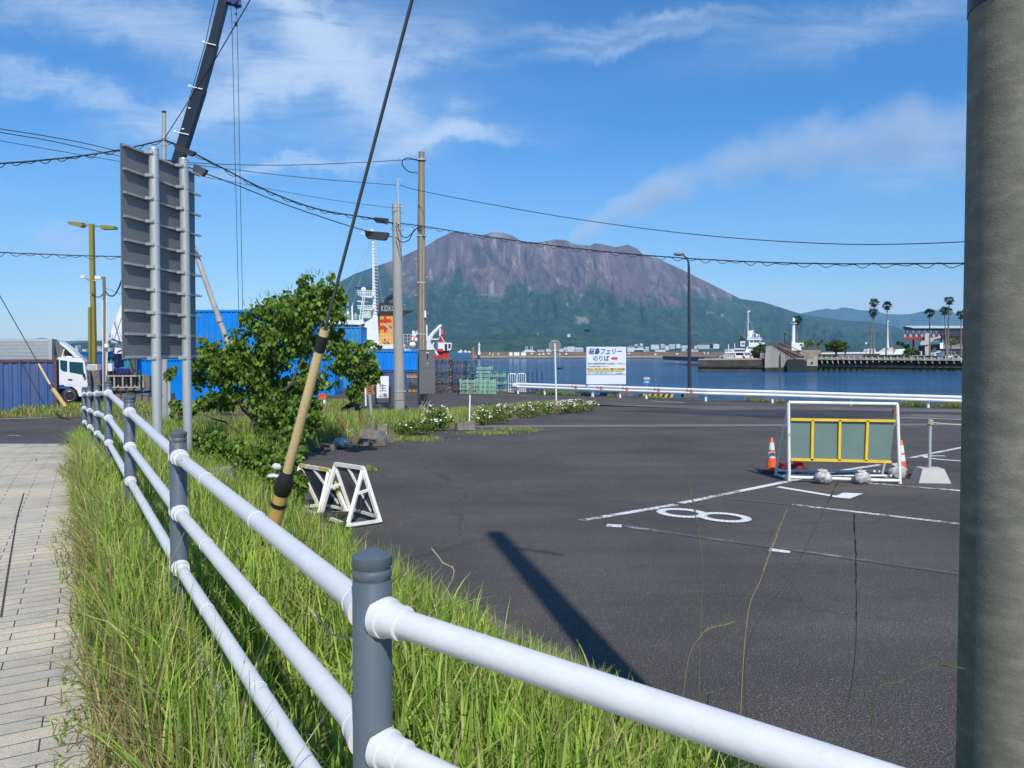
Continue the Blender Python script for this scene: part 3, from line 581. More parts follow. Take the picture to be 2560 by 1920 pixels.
# ---- single seed stalks
def stalk(i, base, pts_px, D, seed_len, label, colr=(.30, .26, .13)):
    b0 = Vector(base); pts = [b0]+[P(a, b, D) for a, b in pts_px]; sm = []
    Pp = [pts[0]*2-pts[1]]+pts+[pts[-1]*2-pts[-2]]
    for j in range(1, len(Pp)-2):
        a, b, c_, d = Pp[j-1:j+3]
        for q in range(8):
            t = q/8; sm.append(.5*((2*b)+(c_-a)*t+(2*a-5*b+4*c_-d)*t*t+(3*b-a-3*c_+d)*t**3))
    sm.append(pts[-1]); k = MB(); k.tube(sm, [.0019*(1-.6*j/len(sm)) for j in range(len(sm))], 5)
    n = len(sm); 
    for j in range(int(n*(1-seed_len)), n):
        nx = sm[min(j+1, n-1)]
        for q in range(7):
            p = sm[j]+(nx-sm[j])*random.random(); e = p+(nx-sm[j]).normalized()*.016+Vector((random.uniform(-.005, .005), random.uniform(-.005, .005), .004))
            k.tube([p, (p+e)/2, e], [.0004, .0012, .0003], 4)
    obj('seed_stalk', k, M('dry_stalk_%d' % i, colr, .8), None, label, 'grass stalk', 'tall grass stalks at the car park edge')
stalk(1, (.78, 2.6, .5), [(1862, 1600), (1905, 1440), (1963, 1285)], 2.6, .35, 'pale straw seed stalk leaning right in front of the bay line below the barricade')
stalk(2, (.9, 2.3, .5), [(1860, 1700), (1990, 1420), (2090, 1215)], 2.35, .12, 'longest dark thin stalk, crossing the painted number beneath the barricade', (.06, .06, .03))
stalk(3, (1.15, 2.8, .5), [(2130, 1700), (2140, 1450), (2135, 1290)], 2.8, .5, 'faint upright stalk with feathery head right of the longest dark stalk', (.12, .12, .06))
stalk(4, (1.15, 2.2, .5), [(2180, 1800), (2260, 1700), (2340, 1665), (2400, 1672)], 2.2, .3, 'dark arching stalk bowing right towards the big concrete pole', (.08, .09, .03))
stalk(5, (-.7, 4.6, .5), [(1130, 1450), (1105, 1405), (1082, 1375)], 4.6, .95, 'short pale seed head standing right of the nearest fence post cap', (.5, .45, .3))
stalk(6, (-.9, 1.95, .85), [(870, 1690), (820, 1580), (783, 1535)], 2.1, .7, 'pale seed head among grass between the rails left of nearest post', (.45, .42, .28))
stalk(7, (-1.95, 3.75, .85), [(492, 1250), (455, 1150), (425, 1095)], 3.8, .1, 'dry brown stalk leaning left across the second nearest fence post', (.36, .27, .14))
stalk(8, (.72, 2.9, .5), [(1750, 1600), (1755, 1400), (1725, 1215)], 2.9, .3, 'thin green stalk with drooping head beside the painted number eight', (.14, .15, .06))
stalk(9, (.56, 2.6, .5), [(1710, 1720), (1752, 1590), (1830, 1558)], 2.6, .4, 'short green stalk bent right, lowest of the stalks over the asphalt', (.2, .2, .09))
# ================================================================ NEAR THINGS
post_m = M('slate_post_paint', (.085, .112, .138), .46, var=.14, scale=6, bump=.12, col2=(.14, .155, .16), cut=(.56, .8))
rail_m = M('white_rail_paint', (.64, .655, .665), .36, var=.04, scale=14, bump=.08, bscale=60, col2=(.45, .44, .40), cut=(.62, .85))
rail_z = [-.145, -.445, -.742, -1.04]
# one continuous pipe fence: every post is a part, every rail run a part
fen = thing('pipe_fence', 'slate grey posts with four white pipe rails running along the verge', 'fence', (FP[0][0], FP[0][1], .8))
posts = [(1.28, .44, 1.93)]+FP
for i, (x, y, z) in enumerate(posts):
    k = MB(); r = .0445
    k.lathe((x, y, 0), [(r, z-1.22), (r, z-.07), (r*.95, z-.067), (r*.95, z-.062), (r*1.0, z-.06), (r*1.0, z-.044), (r*.94, z-.041), (r*.94, z-.037), (r*1.01, z-.034), (r*1.01, z-.012)], 40); k.lathe((x, y, 0), [(r*1.01, z-.012), (r*.25, z+.005), (.001, z+.0055)], 40)
    p = obj('post', k, post_m, fen)
for i in range(len(posts)-1):
    a = Vector(posts[i]); b = Vector(posts[i+1]); d = Vector((b.x-a.x, b.y-a.y, 0)).normalized()
    for q, dz in enumerate(rail_z):
        k = MB(); r = .0305
        p0 = Vector((a.x, a.y, a.z+dz))+d*.03; p1 = Vector((b.x, b.y, b.z+dz))-d*.03; k.cyl(p0, p1, r, n=24)
        if i == 1: 
            for t in (.38, .72): 
                c = p0+(p1-p0)*t; e = (p1-p0).normalized(); k.cyl(c-e*.002, c+e*.002, r+.0022, n=24)
        ra = obj('rail', k, rail_m, fen)
        for e, u in ((p0, 1), (p1, -1)):
            s = MB()
            u = (p1-p0).normalized()*u
            s.cyl(e+u*.000, e+u*.022, .0475, .0455, 28); s.cyl(e+u*.020, e+u*.070, .041, .0365, 28); s.cyl(e+u*.066, e+u*.073, .0385, .038, 28)
            obj('socket', s, rail_m, ra)
# ---- big near pole
pol = M('near_pole_concrete', (.225, .21, .165), .9, var=.26, scale=12, bump=.16, bscale=160, col2=(.13, .125, .10), cut=(.35, .7), streak=(1, 1, 2.2))
root = thing('utility_pole', 'thick mottled grey concrete pole standing close at the right edge', 'utility pole', (1.545, 2.28, .2))
k = MB(); k.tube([(1.545, 2.28, 0), (1.545, 2.28, 4), (1.545, 2.28, 8.35)], [.163, .148, .128], 48); obj('shaft', k, pol, root)
k = MB(); k.cyl((1.545, 2.28, 3.435), (1.545, 2.28, 3.5), .1535, .153, 40); obj('band', k, dark_steel, root)
k = MB(); k.beam((1.5, 2.3, 7.6), (2.2, 2.0, 7.5), .04); obj('crossarm', k, galv, root)
# ---- guyed wire with yellow guard
woody = M('ochre_guard_plastic', (.62, .39, .12), .5, var=.12, scale=9, streak=True, bump=.25, bscale=30, col2=(.40, .26, .11), cut=(.55, .75))
pale_guard = M('pale_guard_plastic', (.66, .48, .24), .55, var=.1, scale=9, streak=True, bump=.2)
B = Vector((-1.83, 5.5, .84)); T_ = Vector((1.45, 2.2, 8.2)); cand = P(1030, 0, 4.29)
def gw(t): return B+(cand-B)*(t/.3666)
root = thing('guy_wire', 'steel guy wire in a tall ochre guard with black tape, leaning right over the A-boards', 'guy wire', B)
# parametrised by image height through measured points along the same straight line
def on(py):
    lo, hi = -.12, 1.0
    for _ in range(40):
        m_ = (lo+hi)/2; q = gw(m_); pyy = 878-(q.z-EYE)/q.y*F
        if pyy > py: lo = m_
        else: hi = m_
    return gw(lo)
k = MB(); k.tube([on(1465), on(1215)], [.053, .051], 28); k.mi = 1
for y_ in (1357, 1262): k.tube([on(y_+3), on(y_-6)], .0525+.0015, 28)
obj('lower_guard', k, [woody, black], root)
k = MB(); k.tube([on(1235), on(1225), on(1205), on(1190), on(1180)], [.053, .062, .063, .046, .035], 24); obj('coupling', k, black, root)
k = MB(); k.tube([on(1200), on(822)], [.0325, .0315], 24, caps=False); obj('upper_guard', k, pale_guard, root)
k = MB(); k.tube([on(y_) for y_ in (878, 872, 864, 856, 848, 839)], [.034, .037, .035, .0375, .036, .0335], 20); obj('tape', k, black, root)
k = MB(); k.tube([on(830), on(600), on(0), T_], .0105, 8); obj('wire', k, M('guy_strand', (.075, .085, .095), .5, .3), root)
# ---- road sign seen from behind
SD = Vector((.158, 1, 0)).normalized(); SN = Vector((1, -.158, 0)).normalized()
sgm = M('sign_back_grey', (.19, .2, .21), .5, .2, var=.06, scale=1.5)
L_ = Vector((-5.85, 11.3, 0)); Wd = 1.93
root = thing('road_sign', 'tall grey road sign seen from behind on two galvanised posts', 'road sign', (-5.6, 12.2, .5))
zt = P(307, 357, 11.3).z; zb = P(312, 899, 11.3).z
k = MB(); a = L_; b = L_+SD*Wd; k.prism([Vector((a.x, a.y, zb)), Vector((b.x, b.y, zb)), Vector((b.x, b.y, zt)), Vector((a.x, a.y, zt))], -SN*.012); obj('panel', k, sgm, root)
ribs = [zb+.02+(zt-zb-.05)*i/9 for i in range(10)]
for z in ribs:
    k = MB(); p0 = Vector((a.x, a.y, z))+SD*.03; p1 = Vector((b.x, b.y, z))+SD*.12
    k.beam(p0+SN*.026, p1+SN*.026, .052, .006); k.beam(p0+SN*.05+Vector((0, 0, .012)), p1+SN*.05+Vector((0, 0, .012)), .006, .03); k.beam(p0+SN*.012+Vector((0, 0, .02)), p1+SN*.012+Vector((0, 0, .02)), .004, .04)
    obj('rib', k, galv, root)
pp = []
for px, D, pt, pb, lean in ((386, 11.8, 372, 1185, 0), (461, 12.62, 398, 1105, 0)):
    top = P(px-2, pt, D); bot = P(px+9, pb+25, D); k = MB(); c = SN*.0
    k.tube([bot, top], .0735, 28); k.tube([top-Vector((0, 0, .012)), top+Vector((0, 0, .012))], [.078, .072], 28); obj('post', k, galv, root); pp.append((bot, top))
    for z in ribs:
        t = (z-bot.z)/(top.z-bot.z); q = bot+(top-bot)*t; k = MB(); k.cyl(q-Vector((0, 0, .027)), q+Vector((0, 0, .027)), .0785, n=24); k.beam(q-SD*.075-SN*.05, q-SD*.12-SN*.05, .05, .045); k.beam(q-SD*.08, q-SD*.10, .09, .04)
        obj('clamp', k, galv, root)
# ---- A-frame boards
panel_dark = M('board_back', (.075, .082, .09), .6, var=.2, scale=3); panel_navy = M('navy_board', (.02, .035, .06), .6, var=.2)
yel_w = M('chipped_yellow_paint', (.52, .4, .12), .6, var=.2, scale=12, col2=(.6, .6, .57), cut=(.5, .55))
def aboard2(label, pts, panel, frame, group):
    # pts: measured feet and tops: front-left foot, front-right foot, back-left foot, back-right foot, top-left, top-right
    FL, FR, BL, BR, TL, TR = [Vector(p) for p in pts]; f = .05
    root = thing('folding_board', label, 'barricade board', (FL+BR)/2, group)
    k = MB(); k.beam(TL, TR, f*1.05); k.beam(BR+(TR-BR)*.45, TR, f*1.03); obj('top_bar', k, frame, root); frame = white_old; k = MB(); k.beam(BL, TL, f); k.beam(BR, BR+(TR-BR)*.45, f); z = (TL-BL)*.10; k.beam(BL+z, BR+(TR-BR)*.1, f*.8); obj('frame', k, frame, root)
    k = MB(); k.prism([BL+(TL-BL)*.1, BR+(TR-BR)*.1, TR-Vector((0, 0, .02)), TL-Vector((0, 0, .02))], (BL-FL).normalized()*.012+Vector((0, 0, .002))); obj('panel', k, panel, root)
    for a, t_ in ((FL, TL), (FR, TR)):
        k = MB(); k.beam(a, t_-Vector((0, 0, .03)), f*.95); obj('leg', k, frame, root)
    for a, t_, b in ((FL, TL, BL), (FR, TR, BR)):
        k = MB(); k.beam(a+(t_-a)*.55, b+(t_-b)*.6, f*.7); obj('brace', k, frame, root); k = MB(); k.beam(a+Vector((0, 0, .025)), b+Vector((0, 0, .025)), f*.8); obj('foot_bar', k, frame, root)
    k = MB(); m1 = TL+(TR-TL)*.45; k.beam(m1, BL+(BR-BL)*.72+Vector((0, 0, .12)), f*.7); obj('strut', k, frame, root); k = MB(); k.beam(FL+Vector((0, 0, .03)), FR+Vector((0, 0, .03)), f*.8); obj('foot_bar', k, frame, root); return root
aboard2('white-framed folding board, right of the pair beside the ochre guy guard', [G(800, 1292, .02), G(868, 1318, .02), G(880, 1283, .02), G(950, 1306, .02), P(838, 1160, 11.05), P(907, 1170, 10.65)], panel_dark, white_old, 'folding boards left at the verge')
aboard2('folding board with yellow top bar and navy panel, left of the pair', [G(728, 1270, .02), G(796, 1292, .02), G(800, 1268, .02), G(868, 1284, .02), P(750, 1163, 11.6), P(822, 1175, 11.2)], panel_navy, yel_w, 'folding boards left at the verge')
k = MB(); c = G(835, 1296, .03); k.box((c.x, c.y, .06), (.5, .22, .08), .2); 
for i in range(4): k.box((c.x+.05+i*.06, c.y-.13, .05), (.03, .04, .05), .2)
obj('rubber_base', k, black, None, 'black rubber base block lying between the feet of the white folding board', 'rubber base')
# ---- barricade
root = thing('barricade', 'large white steel barricade with yellow grid and grey-green panels', 'barricade', GA(2110, 1207))
D0 = 13.75
def Q(px, py, D=D0): return P(px, py, D)
k = MB(); tl, tr = Q(1971, 1006), Q(2243, 1010); bl, br = Q(1973, 1202), Q(2250, 1209, 13.6)
for a, b in ((bl, tl), (br, tr), (tl, tr), (Q(1973, 1193), Q(2249, 1202, 13.6))): k.tube([a, b], .03, 12)
obj('front_frame', k, white_old, root)
k = MB(); back = .62
for a, t_ in ((bl, tl), (br, tr)):
    c = Vector((a.x-.04, a.y+back, a.z)); k.tube([c, t_-Vector((0, 0, .06))], .024, 12)
    k.tube([a+Vector((0, 0, .03)), c+Vector((0, 0, .03))], .022, 10)
k.tube([Vector((bl.x, bl.y+back, bl.z+.09)), Vector((br.x-.04, br.y+back, br.z+.12))], .024, 12); k.tube([Vector((bl.x, bl.y+back*.5, bl.z+.05)), Vector((br.x, br.y+back*.5, br.z+.09))], .022, 12)
obj('back_frame', k, white_old, root)
pl_ = M('grey_green_sheet', (.13, .20, .185), .45, var=.07, scale=1.3, col2=(.17, .235, .21), cut=(.5, .8))
x0, x1, y0, y1 = 1976, 2235, 1050, 1152
k = MB(); k.prism([Q(x0, 1054), Q(x0, y1-4), Q(2226, 1150), Q(2236, 1054)], (0, .012, 0)); obj('panel', k, pl_, root)
k = MB(); 
for a, b in (((x0, 1048), (2236, 1052)), ((x0, 1148), (2226, 1154)), ((2030, 1050), (2028, 1150)), ((2098, 1050), (2096, 1151)), ((2167, 1051), (2163, 1152))):
    p, q = Q(*a), Q(*b); p.y -= .022; q.y -= .022; k.beam(p, q, .045, .045, (0, 1, 0))
obj('yellow_grid', k, yellow_m, root)
k = MB(); p = Q(2232, 1030); p.y -= .05; k.box(p, (.04, .04, .12)); obj('lamp', k, rust, root)
silver = M('silver_sack_film', (.44, .44, .42), .48, .1, var=.18, scale=9, bump=1.0, bscale=22)
def bag(label, c, r, mat, name='sandbag', grp='silver sandbags weighing down the barricade', sq=(1, .8, .85), knot=True, cat='sandbag'):
    k = MB(); n, m = 44, 30; c = Vector(c)
    k.sphere(c+Vector((0, 0, r*sq[2]*.9)), r, n, m, sq); v = np.array(k.v); d = v-np.array(c+Vector((0, 0, r*sq[2]*.9))); an = np.arctan2(d[:, 1], d[:, 0]); h = d[:, 2]/r
    s_ = 1+.5*(fbm(np.cos(an)*1.5+c.x*9+20, np.sin(an)*1.5+h*1.6+c.y*7+20, 4, 3, ridge=True)-.75)+.10*(fbm(np.cos(an)*7+30, np.sin(an)*7+h*5+30, 3, 9, ridge=True)-.7)-.22*np.clip(h, 0, 1)*np.abs(np.cos(an*1.5+c.x)); d = d*s_[:, None]; d[:, 2] = np.maximum(d[:, 2], -r*sq[2]*.88); v = np.array(c+Vector((0, 0, r*sq[2]*.9)))+d
    k.v = [tuple(p) for p in v]
    if knot:
        t = c+Vector((-.03, -.02, r*sq[2]*1.5)); 
        for s1, s2 in ((-.55, .35), (.5, .3), (-.1, .45)): k.tube([t, t+Vector((s1*r*.5, -.02, s2*r*.6)), t+Vector((s1*r, -.03, s2*r))], [r*.28, r*.2, r*.05], 7)
    return obj(name, k, mat, None, label, cat, grp)
for px, py, w_, lb in ((2058, 1202, 44, 'silver sandbag with pointed top hanging on the left of the barricade foot'), (2155, 1202, 42, 'silver sandbag lying at the middle of the barricade foot'), (2243, 1204, 46, 'silver sandbag at the right barricade leg, against the cone')):
    c = G(px, py, 0); c.y = 13.55 if px != 2243 else 14.1; c.x = P(px, 1200, c.y).x; bag(lb, c, w_/2/F*c.y*1.05, silver)
# ---- cones
band = M('reflective_band', (.72, .7, .68), .35, var=.05)
def cone(label, c, h=.7, mats=None, n_st=1, grp='orange traffic cones at the barricade'):
    c = Vector(c); root = thing('traffic_cone', label, 'traffic cone', c, grp)
    k = MB(); k.box((c.x, c.y, c.z+.018), (.38, .38, .036), .3, .96); k.box((c.x, c.y, c.z+.045), (.26, .26, .02), .3); obj('base', k, black, root)
    k = MB(); rr = lambda z: .118-(.118-.026)*z/h
    k.lathe(c, [(rr(.05), .05), (rr(h), h-.01), (rr(h)*.6, h)], 28); obj('cone_body', k, mats or orange_m, root)
    for z0, z1 in ((.30, .42), (.46, .60)):
        k = MB(); k.lathe(c, [(rr(z0)+.003, z0), (rr(z1)+.003, z1)], 28); obj('band', k, band, root)
    return root
cone('orange and white traffic cone standing left of the barricade', G(1933, 1184, 0)+Vector((0, .1, 0)))
cone('orange and white traffic cone half hidden behind the right barricade leg', GA(2262, 1194)+Vector((0, .15, 0)))
dr = M('dark_red_plastic', (.25, .015, .02), .5)
c = G(2001, 1180, 0)+Vector((0, .12, 0)); cone('dark red cone stacked low behind the barricade panel', c, .62, dr)
k = MB(); k.box((c.x+.02, c.y+.45, .03), (.5, .4, .05)); k.box((c.x+.02, c.y+.45, .08), (.42, .34, .03)); obj('cone_base', k, dr, None, 'dark red spare cone base flat on the asphalt behind the barricade', 'cone base')
# ---- bollard with concrete foot and rope
c = G(2333, 1208, 0); root = thing('rope_post', 'galvanised post in a pale concrete block with rope tied on top, right of the barricade', 'post', c)
blk = M('cast_concrete', (.46, .45, .42), .85, var=.07, bump=.3)
k = MB(); k.box((c.x+.05, c.y+.2, .125), (.56, .42, .25), -.1, .68); obj('foot', k, blk, root)
top = P(2325, 1056, c.y+.2); k = MB(); k.tube([(c.x+.04, c.y+.2, .2), top], .03, 14); obj('shaft', k, galv, root)
rope_m = M('rope_fibre', (.45, .42, .28), .9, var=.4, scale=60)
k = MB(); k.tube([top-Vector((0, 0, .06)), top-Vector((0, 0, .01))], .034, 12); obj('yellow_tip', k, yellow_m, root)
k = MB()
for i in range(4): k.tube([top+Vector((.045*math.cos(t), .045*math.sin(t), -.03+i*.022+.01*math.sin(t*2))) for t in [2*math.pi*j/14 for j in range(15)]], .011, 6)
k.tube([top+(P(2600, 1068, c.y+.6)-top)*t-Vector((0, 0, .12*t*(1-t))) for t in np.linspace(0, 1, 14)], .011, 6); obj('rope', k, rope_m, None, 'pale braided rope tied to the post and stretched off to the right', 'rope')
# ---- edge of the island: blocks, bag, pipes, rope coil
def rock(label, c, d, rz=0, mat=conc_dark, name='concrete_block', grp='old concrete blocks on the grass island', cat='concrete block'):
    k = MB(); k.box((c[0], c[1], c[2]+d[2]/2), d, rz, .9)
    b = MB(); 
    me = mesh_of('t', k, mat); import bmesh
    bm = bmesh.new(); bm.from_mesh(me); bmesh.ops.bevel(bm, geom=bm.edges[:], offset=min(d)*.09, segments=2, affect='EDGES'); bmesh.ops.subdivide_edges(bm, edges=bm.edges[:], cuts=2, use_grid_fill=True)
    for v in bm.verts: v.co += Vector((random.uniform(-1, 1), random.uniform(-1, 1), random.uniform(-1, 1)))*min(d)*.018
    k = MB(); k.add([v.co.copy() for v in bm.verts], [[v.index for v in f.verts] for f in bm.faces]); bm.free(); bpy.data.meshes.remove(me)
    return obj(name, k, mat, None, label, cat, grp)
def gp(px, py, dy=0): g = GA(px, py); return Vector((g.x, g.y+dy, g.z))
rk = M('grey_block', (.20, .185, .165), .9, var=.25, scale=6, bump=.8, bscale=30, col2=(.34, .33, .3), cut=(.6, .72))
rock('low dark kerb fragment left of the white sack', gp(817, 1128, .15), (.36, .4, .16), .1, conc_dark)
rock('grey block with white top, left in the front pile', gp(912, 1112, .3)+Vector((0, 0, .16)), (.42, .35, .22), .15, rk)
rock('rough rounded block in the middle of the front pile', gp(938, 1113, .2)+Vector((-.05, 0, .15)), (.5, .4, .2), -.3, rk)
rock('flat block under the front pile', gp(928, 1116, .2), (.75, .45, .17), 0, conc_dark)
rock('right block of the front pile, half sunk in weeds', gp(962, 1108, .2), (.42, .5, .2), .2, conc_dark)
rock('upright block with white cap behind the front pile', gp(920, 1098, .6)+Vector((0, 0, .14)), (.25, .25, .32), 0, rk)
rock('block with chipped white top right of the pile', gp(948, 1100, .5)+Vector((-.02, 0, .18)), (.3, .25, .2), .3, rk)
rock('left block at the foot of the small plate post', gp(1147, 1077, .1), (.26, .3, .26), .5, rk)
rock('right block at the foot of the small plate post', gp(1172, 1077, .15), (.4, .35, .3), .1, rk)
rock('weathered block half hidden by grass behind the fence below the sign', (P(553, 1210, 9.6).x, 9.6, .35), (.34, .34, .55), .2, rk)
wb = M('white_sack', (.55, .56, .58), .6, var=.12, bump=.5)
bag('dirty white sack slumped on the asphalt edge by the rusty pipe', gp(848, 1122, .2), .22, wb, 'sack', None, (1.05, .8, .68), False, 'sack')
bag('crumpled white plastic bag lying in the shrubs beside the guy guard', (P(692, 1190, 10.6).x, 10.6, P(692, 1176, 10.6).z), .07, wb, 'plastic_bag', None, (1.1, .8, .8), False, 'plastic bag')
bag('flattened white plastic bag below the crumpled one', (P(682, 1180, 10.4).x, 10.4, P(682, 1196, 10.4).z), .075, wb, 'plastic_bag', None, (1.3, .8, .5), False, 'plastic bag')
b0 = gp(867, 1108, .3); k = MB()
for i in range(9):
    q = [b0+Vector((.17*(1-.05*i)*math.cos(t)+random.uniform(-.02, .02), .15*math.sin(t), .05+.035*i+.02*math.sin(3*t+i))) for t in [2*math.pi*j/16 for j in range(17)]]; k.tube(q, .022, 6)
obj('rope_coil', k, M('dirty_rope', (.34, .31, .25), .95, var=.5, scale=40), None, 'dirty striped rope coil around the foot of the leaning rusty pipe', 'rope')
k = MB(); k.cyl(b0+Vector((.05, 0, .1)), P(845, 1045, b0.y), .045, n=14); obj('rusty_pipe', k, rust, None, 'leaning rusty pipe rising from the rope coil', 'pipe', 'rusty pipes on the island')
b1 = gp(902, 1096, .4); k = MB(); k.cyl(b1, P(900, 1027, b1.y), .05, n=14); obj('rusty_pipe', k, rust, None, 'upright rusty pipe between the coil and the grey stake', 'pipe', 'rusty pipes on the island')
b1 = gp(922, 1085, .6); k = MB(); k.cyl(b1, P(924, 985, b1.y), .05, n=14); obj('stake', k, galv, None, 'thin grey stake standing left of the concrete pole with a rope to it', 'stake')
b2 = gp(963, 1096, .3); k = MB(); k.cyl(b2, P(964, 1060, b2.y), .025, n=10); obj('stub', k, white_old, None, 'short pale stub leaning in the grass right of the blocks', 'stake')
# small post with blank plate
c = gp(1172, 1068, .25); root = thing('plate_post', 'white post with a small scuffed grey plate, between the flower bushes', 'sign post', c)
k = MB(); k.cyl(c, P(1175, 985, c.y), .03, n=12); obj('post', k, white, root); k = MB(); q = P(1176, 972, c.y); k.box((q.x, q.y-.05, q.z), (.17, .02, .37)); obj('plate', k, M('scuffed_plate', (.17, .17, .17), .7, var=.2, col2=(.5, .5, .5), cut=(.55, .62)), root)
# parking disc seen from behind
c = gp(1391, 1018); root = thing('round_sign', 'round grey sign back on a white post rising from the flower bed', 'road sign', c)
k = MB(); k.tube([c, P(1387, 858, c.y)], .042, 12); obj('post', k, white, root)
q = P(1387, 864, c.y+.06); k = MB(); k.cyl((q.x, q.y, q.z), (q.x, q.y+.02, q.z), .315, n=36); obj('disc', k, sgm, root)
k = MB(); q = P(1386, 889, c.y+.06); k.box(q, (.55, .02, .16)); obj('plate', k, sgm, root)
k = MB(); q = P(1387, 853, c.y+.04); k.box(q, (.4, .03, .04)); q = P(1387, 876, c.y+.04); k.box(q, (.4, .03, .04)); obj('bracket', k, galv, root)
# ---- concrete utility pole in the island
def bolts(k, x, y, z0, z1, r, step=.45):
    z = z0; i = 0
    while z < z1:
        s = 1 if i % 2 else -1; k.cyl((x+s*r*.8, y, z), (x+s*(r+.13), y, z+.005), .011, n=6); k.cyl((x+s*(r+.12), y, z-.01), (x+s*(r+.12), y, z+.03), .012, n=6); z += step; i += 1
c = gp(999, 1046); root = thing('utility_pole', 'pale concrete pole left of the pair in the island, black closures beside its top', 'utility pole', c)
tp = P(991, 510, c.y); k = MB(); k.tube([c-Vector((0, 0, .2)), tp], [.235, .185], 36); obj('shaft', k, conc_pole, root)
for py in (518, 528, 575, 1000-22): 
    q = c+(tp-c)*((P(0, py, c.y).z-c.z)/(tp.z-c.z)); k = MB(); rr = .235-.05*(q.z-c.z)/(tp.z-c.z); k.cyl(q-Vector((0, 0, .03)), q+Vector((0, 0, .03)), rr+.012, n=28); k.box((q.x+rr+.04, q.y-.05, q.z), (.1, .06, .05)); obj('band', k, galv, root)
k = MB(); bolts(k, (c.x+tp.x)/2, c.y, P(0, 800, c.y).z, P(0, 520, c.y).z, .2, .65); obj('step_bolts', k, galv, root)
k = MB(); k.beam(P(997, 560, c.y-.22), P(995, 446, c.y-.22), .05); k.tube([P(995, 512, c.y-.22), P(993, 446, c.y-.22)], .025, 8); k.tube([P(993+13*math.cos(t), 456-10*math.sin(t), c.y-.22) for t in np.linspace(-.3, 3.4, 12)], .012, 6); obj('antenna', k, galv, root)
# ---- brown pole with cabinet
c = gp(1056, 1052); root = thing('utility_pole', 'taller brown pole with a grey meter cabinet, right of the pale concrete pole', 'utility pole', c)
tp = P(1054, 380, c.y); k = MB(); k.tube([c-Vector((0, 0, .2)), P(1053, 560, c.y), tp], [.20, .155, .12], 32); obj('shaft', k, brown_pole, root)
k = MB(); q0 = P(1052, 1000, c.y-.17); k.tube([P(1051, 880, c.y-.2), P(1053, 430, c.y-.15)], .018, 8); k.tube([P(1058, 880, c.y-.2), P(1060, 600, c.y-.16)], .022, 8)
for a in (1062, 1070, 1078): k.tube([P(a, 984, c.y-.32), P(a-1, 1000, c.y-.3), P(a-8, 1012, c.y-.26), P(a-9, 1025, c.y-.24), P(a-9, 1058, c.y-.22)], .022, 8)
k.tube([P(1048, 984, c.y-.3), P(1050, 1000, c.y-.3), P(1057, 1006, c.y-.3), P(1063, 1000, c.y-.3), P(1065, 985, c.y-.3)], .02, 8); obj('conduit', k, conc, root)
for py in (400, 590, 707, 835):
    q = P(1054, py, c.y); k = MB(); k.cyl(q-Vector((0, 0, .03)), q+Vector((0, 0, .03)), .19, n=26); k.box((q.x-.12, q.y-.14, q.z), (.06, .08, .06)); obj('band', k, galv, root)
k = MB(); bolts(k, c.x-.02, c.y, P(0, 830, c.y).z, P(0, 400, c.y).z, .15, .75); obj('step_bolts', k, galv, root)
cabm = M('cabinet_grey', (.125, .13, .145), .5, .1, var=.07, scale=3, col2=(.07, .07, .08), cut=(.66, .7))
k = MB(); a = P(1050, 984, c.y-.2); b_ = P(1088, 876, c.y-.2); w_ = b_.x-a.x; h_ = b_.z-a.z; cc = ((a.x+b_.x)/2, c.y-.4, (a.z+b_.z)/2); k.box(cc, (w_, .36, h_), .12); k.box((cc[0], cc[1], cc[2]+h_/2+.012), (w_+.03, .4, .025), .12)
cab = obj('cabinet', k, cabm, root); k = MB(); cr, sr = math.cos(.12), math.sin(.12)
def onf(u, v, o=.185): return (cc[0]+u*cr+o*sr, cc[1]+u*sr-o*cr, cc[2]+v)
k.box(onf(0, h_*.29), (w_*.93, .012, h_*.38), .12); k.box(onf(0, -h_*.21), (w_*.93, .012, h_*.56), .12); obj('door', k, cabm, cab)
k = MB(); k.box(onf(.02, h_*.36, .193), (.055, .01, .2), .12); k.mi = 1; k.box(onf(.02, h_*.45, .193), (.1, .01, .03), .12); k.box(onf(.02, h_*.2, .193), (.03, .01, .03), .12); obj('meter_window', k, [black, white], cab)
k = MB(); q = P(1063, 785, c.y-.19); k.box(q, (.07, .012, .28)); obj('number_plate', k, white, root)
q = P(1054, 560, c.y)
# ---- pole behind the road sign with its stay strut
c = gp(412, 1062); root = thing('utility_pole', 'slim pale pole with black cap rising behind the road sign', 'utility pole', c)
k = MB(); tp = P(410, 279, c.y); k.tube([c-Vector((0, 0, .1)), P(410, 400, c.y), tp], [.12, .085, .07], 22); obj('shaft', k, conc_pole, root)
k = MB(); k.cyl(tp-Vector((0, 0, .06)), tp+Vector((0, 0, .02)), .075, n=18); obj('cap', k, black, root)
k = MB(); k.tube([P(423, 1062, c.y-.1), P(423, 940, c.y-.1)], .06, 12); obj('conduit', k, galv, root)
for py in (345, 362): q = P(410, py, c.y); k = MB(); k.cyl(q-Vector((0, 0, .025)), q+Vector((0, 0, .025)), .095, n=20); k.beam(q, q+Vector((.25, -.1, -.02)), .03); obj('band', k, galv, root)
k = MB(); k.tube([P(462, 560, c.y+.2), P(492, 640, c.y), P(560, 832, c.y-.6), P(590, 920, c.y-.9)], [.09, .09, .1, .1], 20); k.tube([P(546, 792, c.y-.52), P(550, 806, c.y-.55)], .115, 20); obj('strut', k, conc_pole, root)
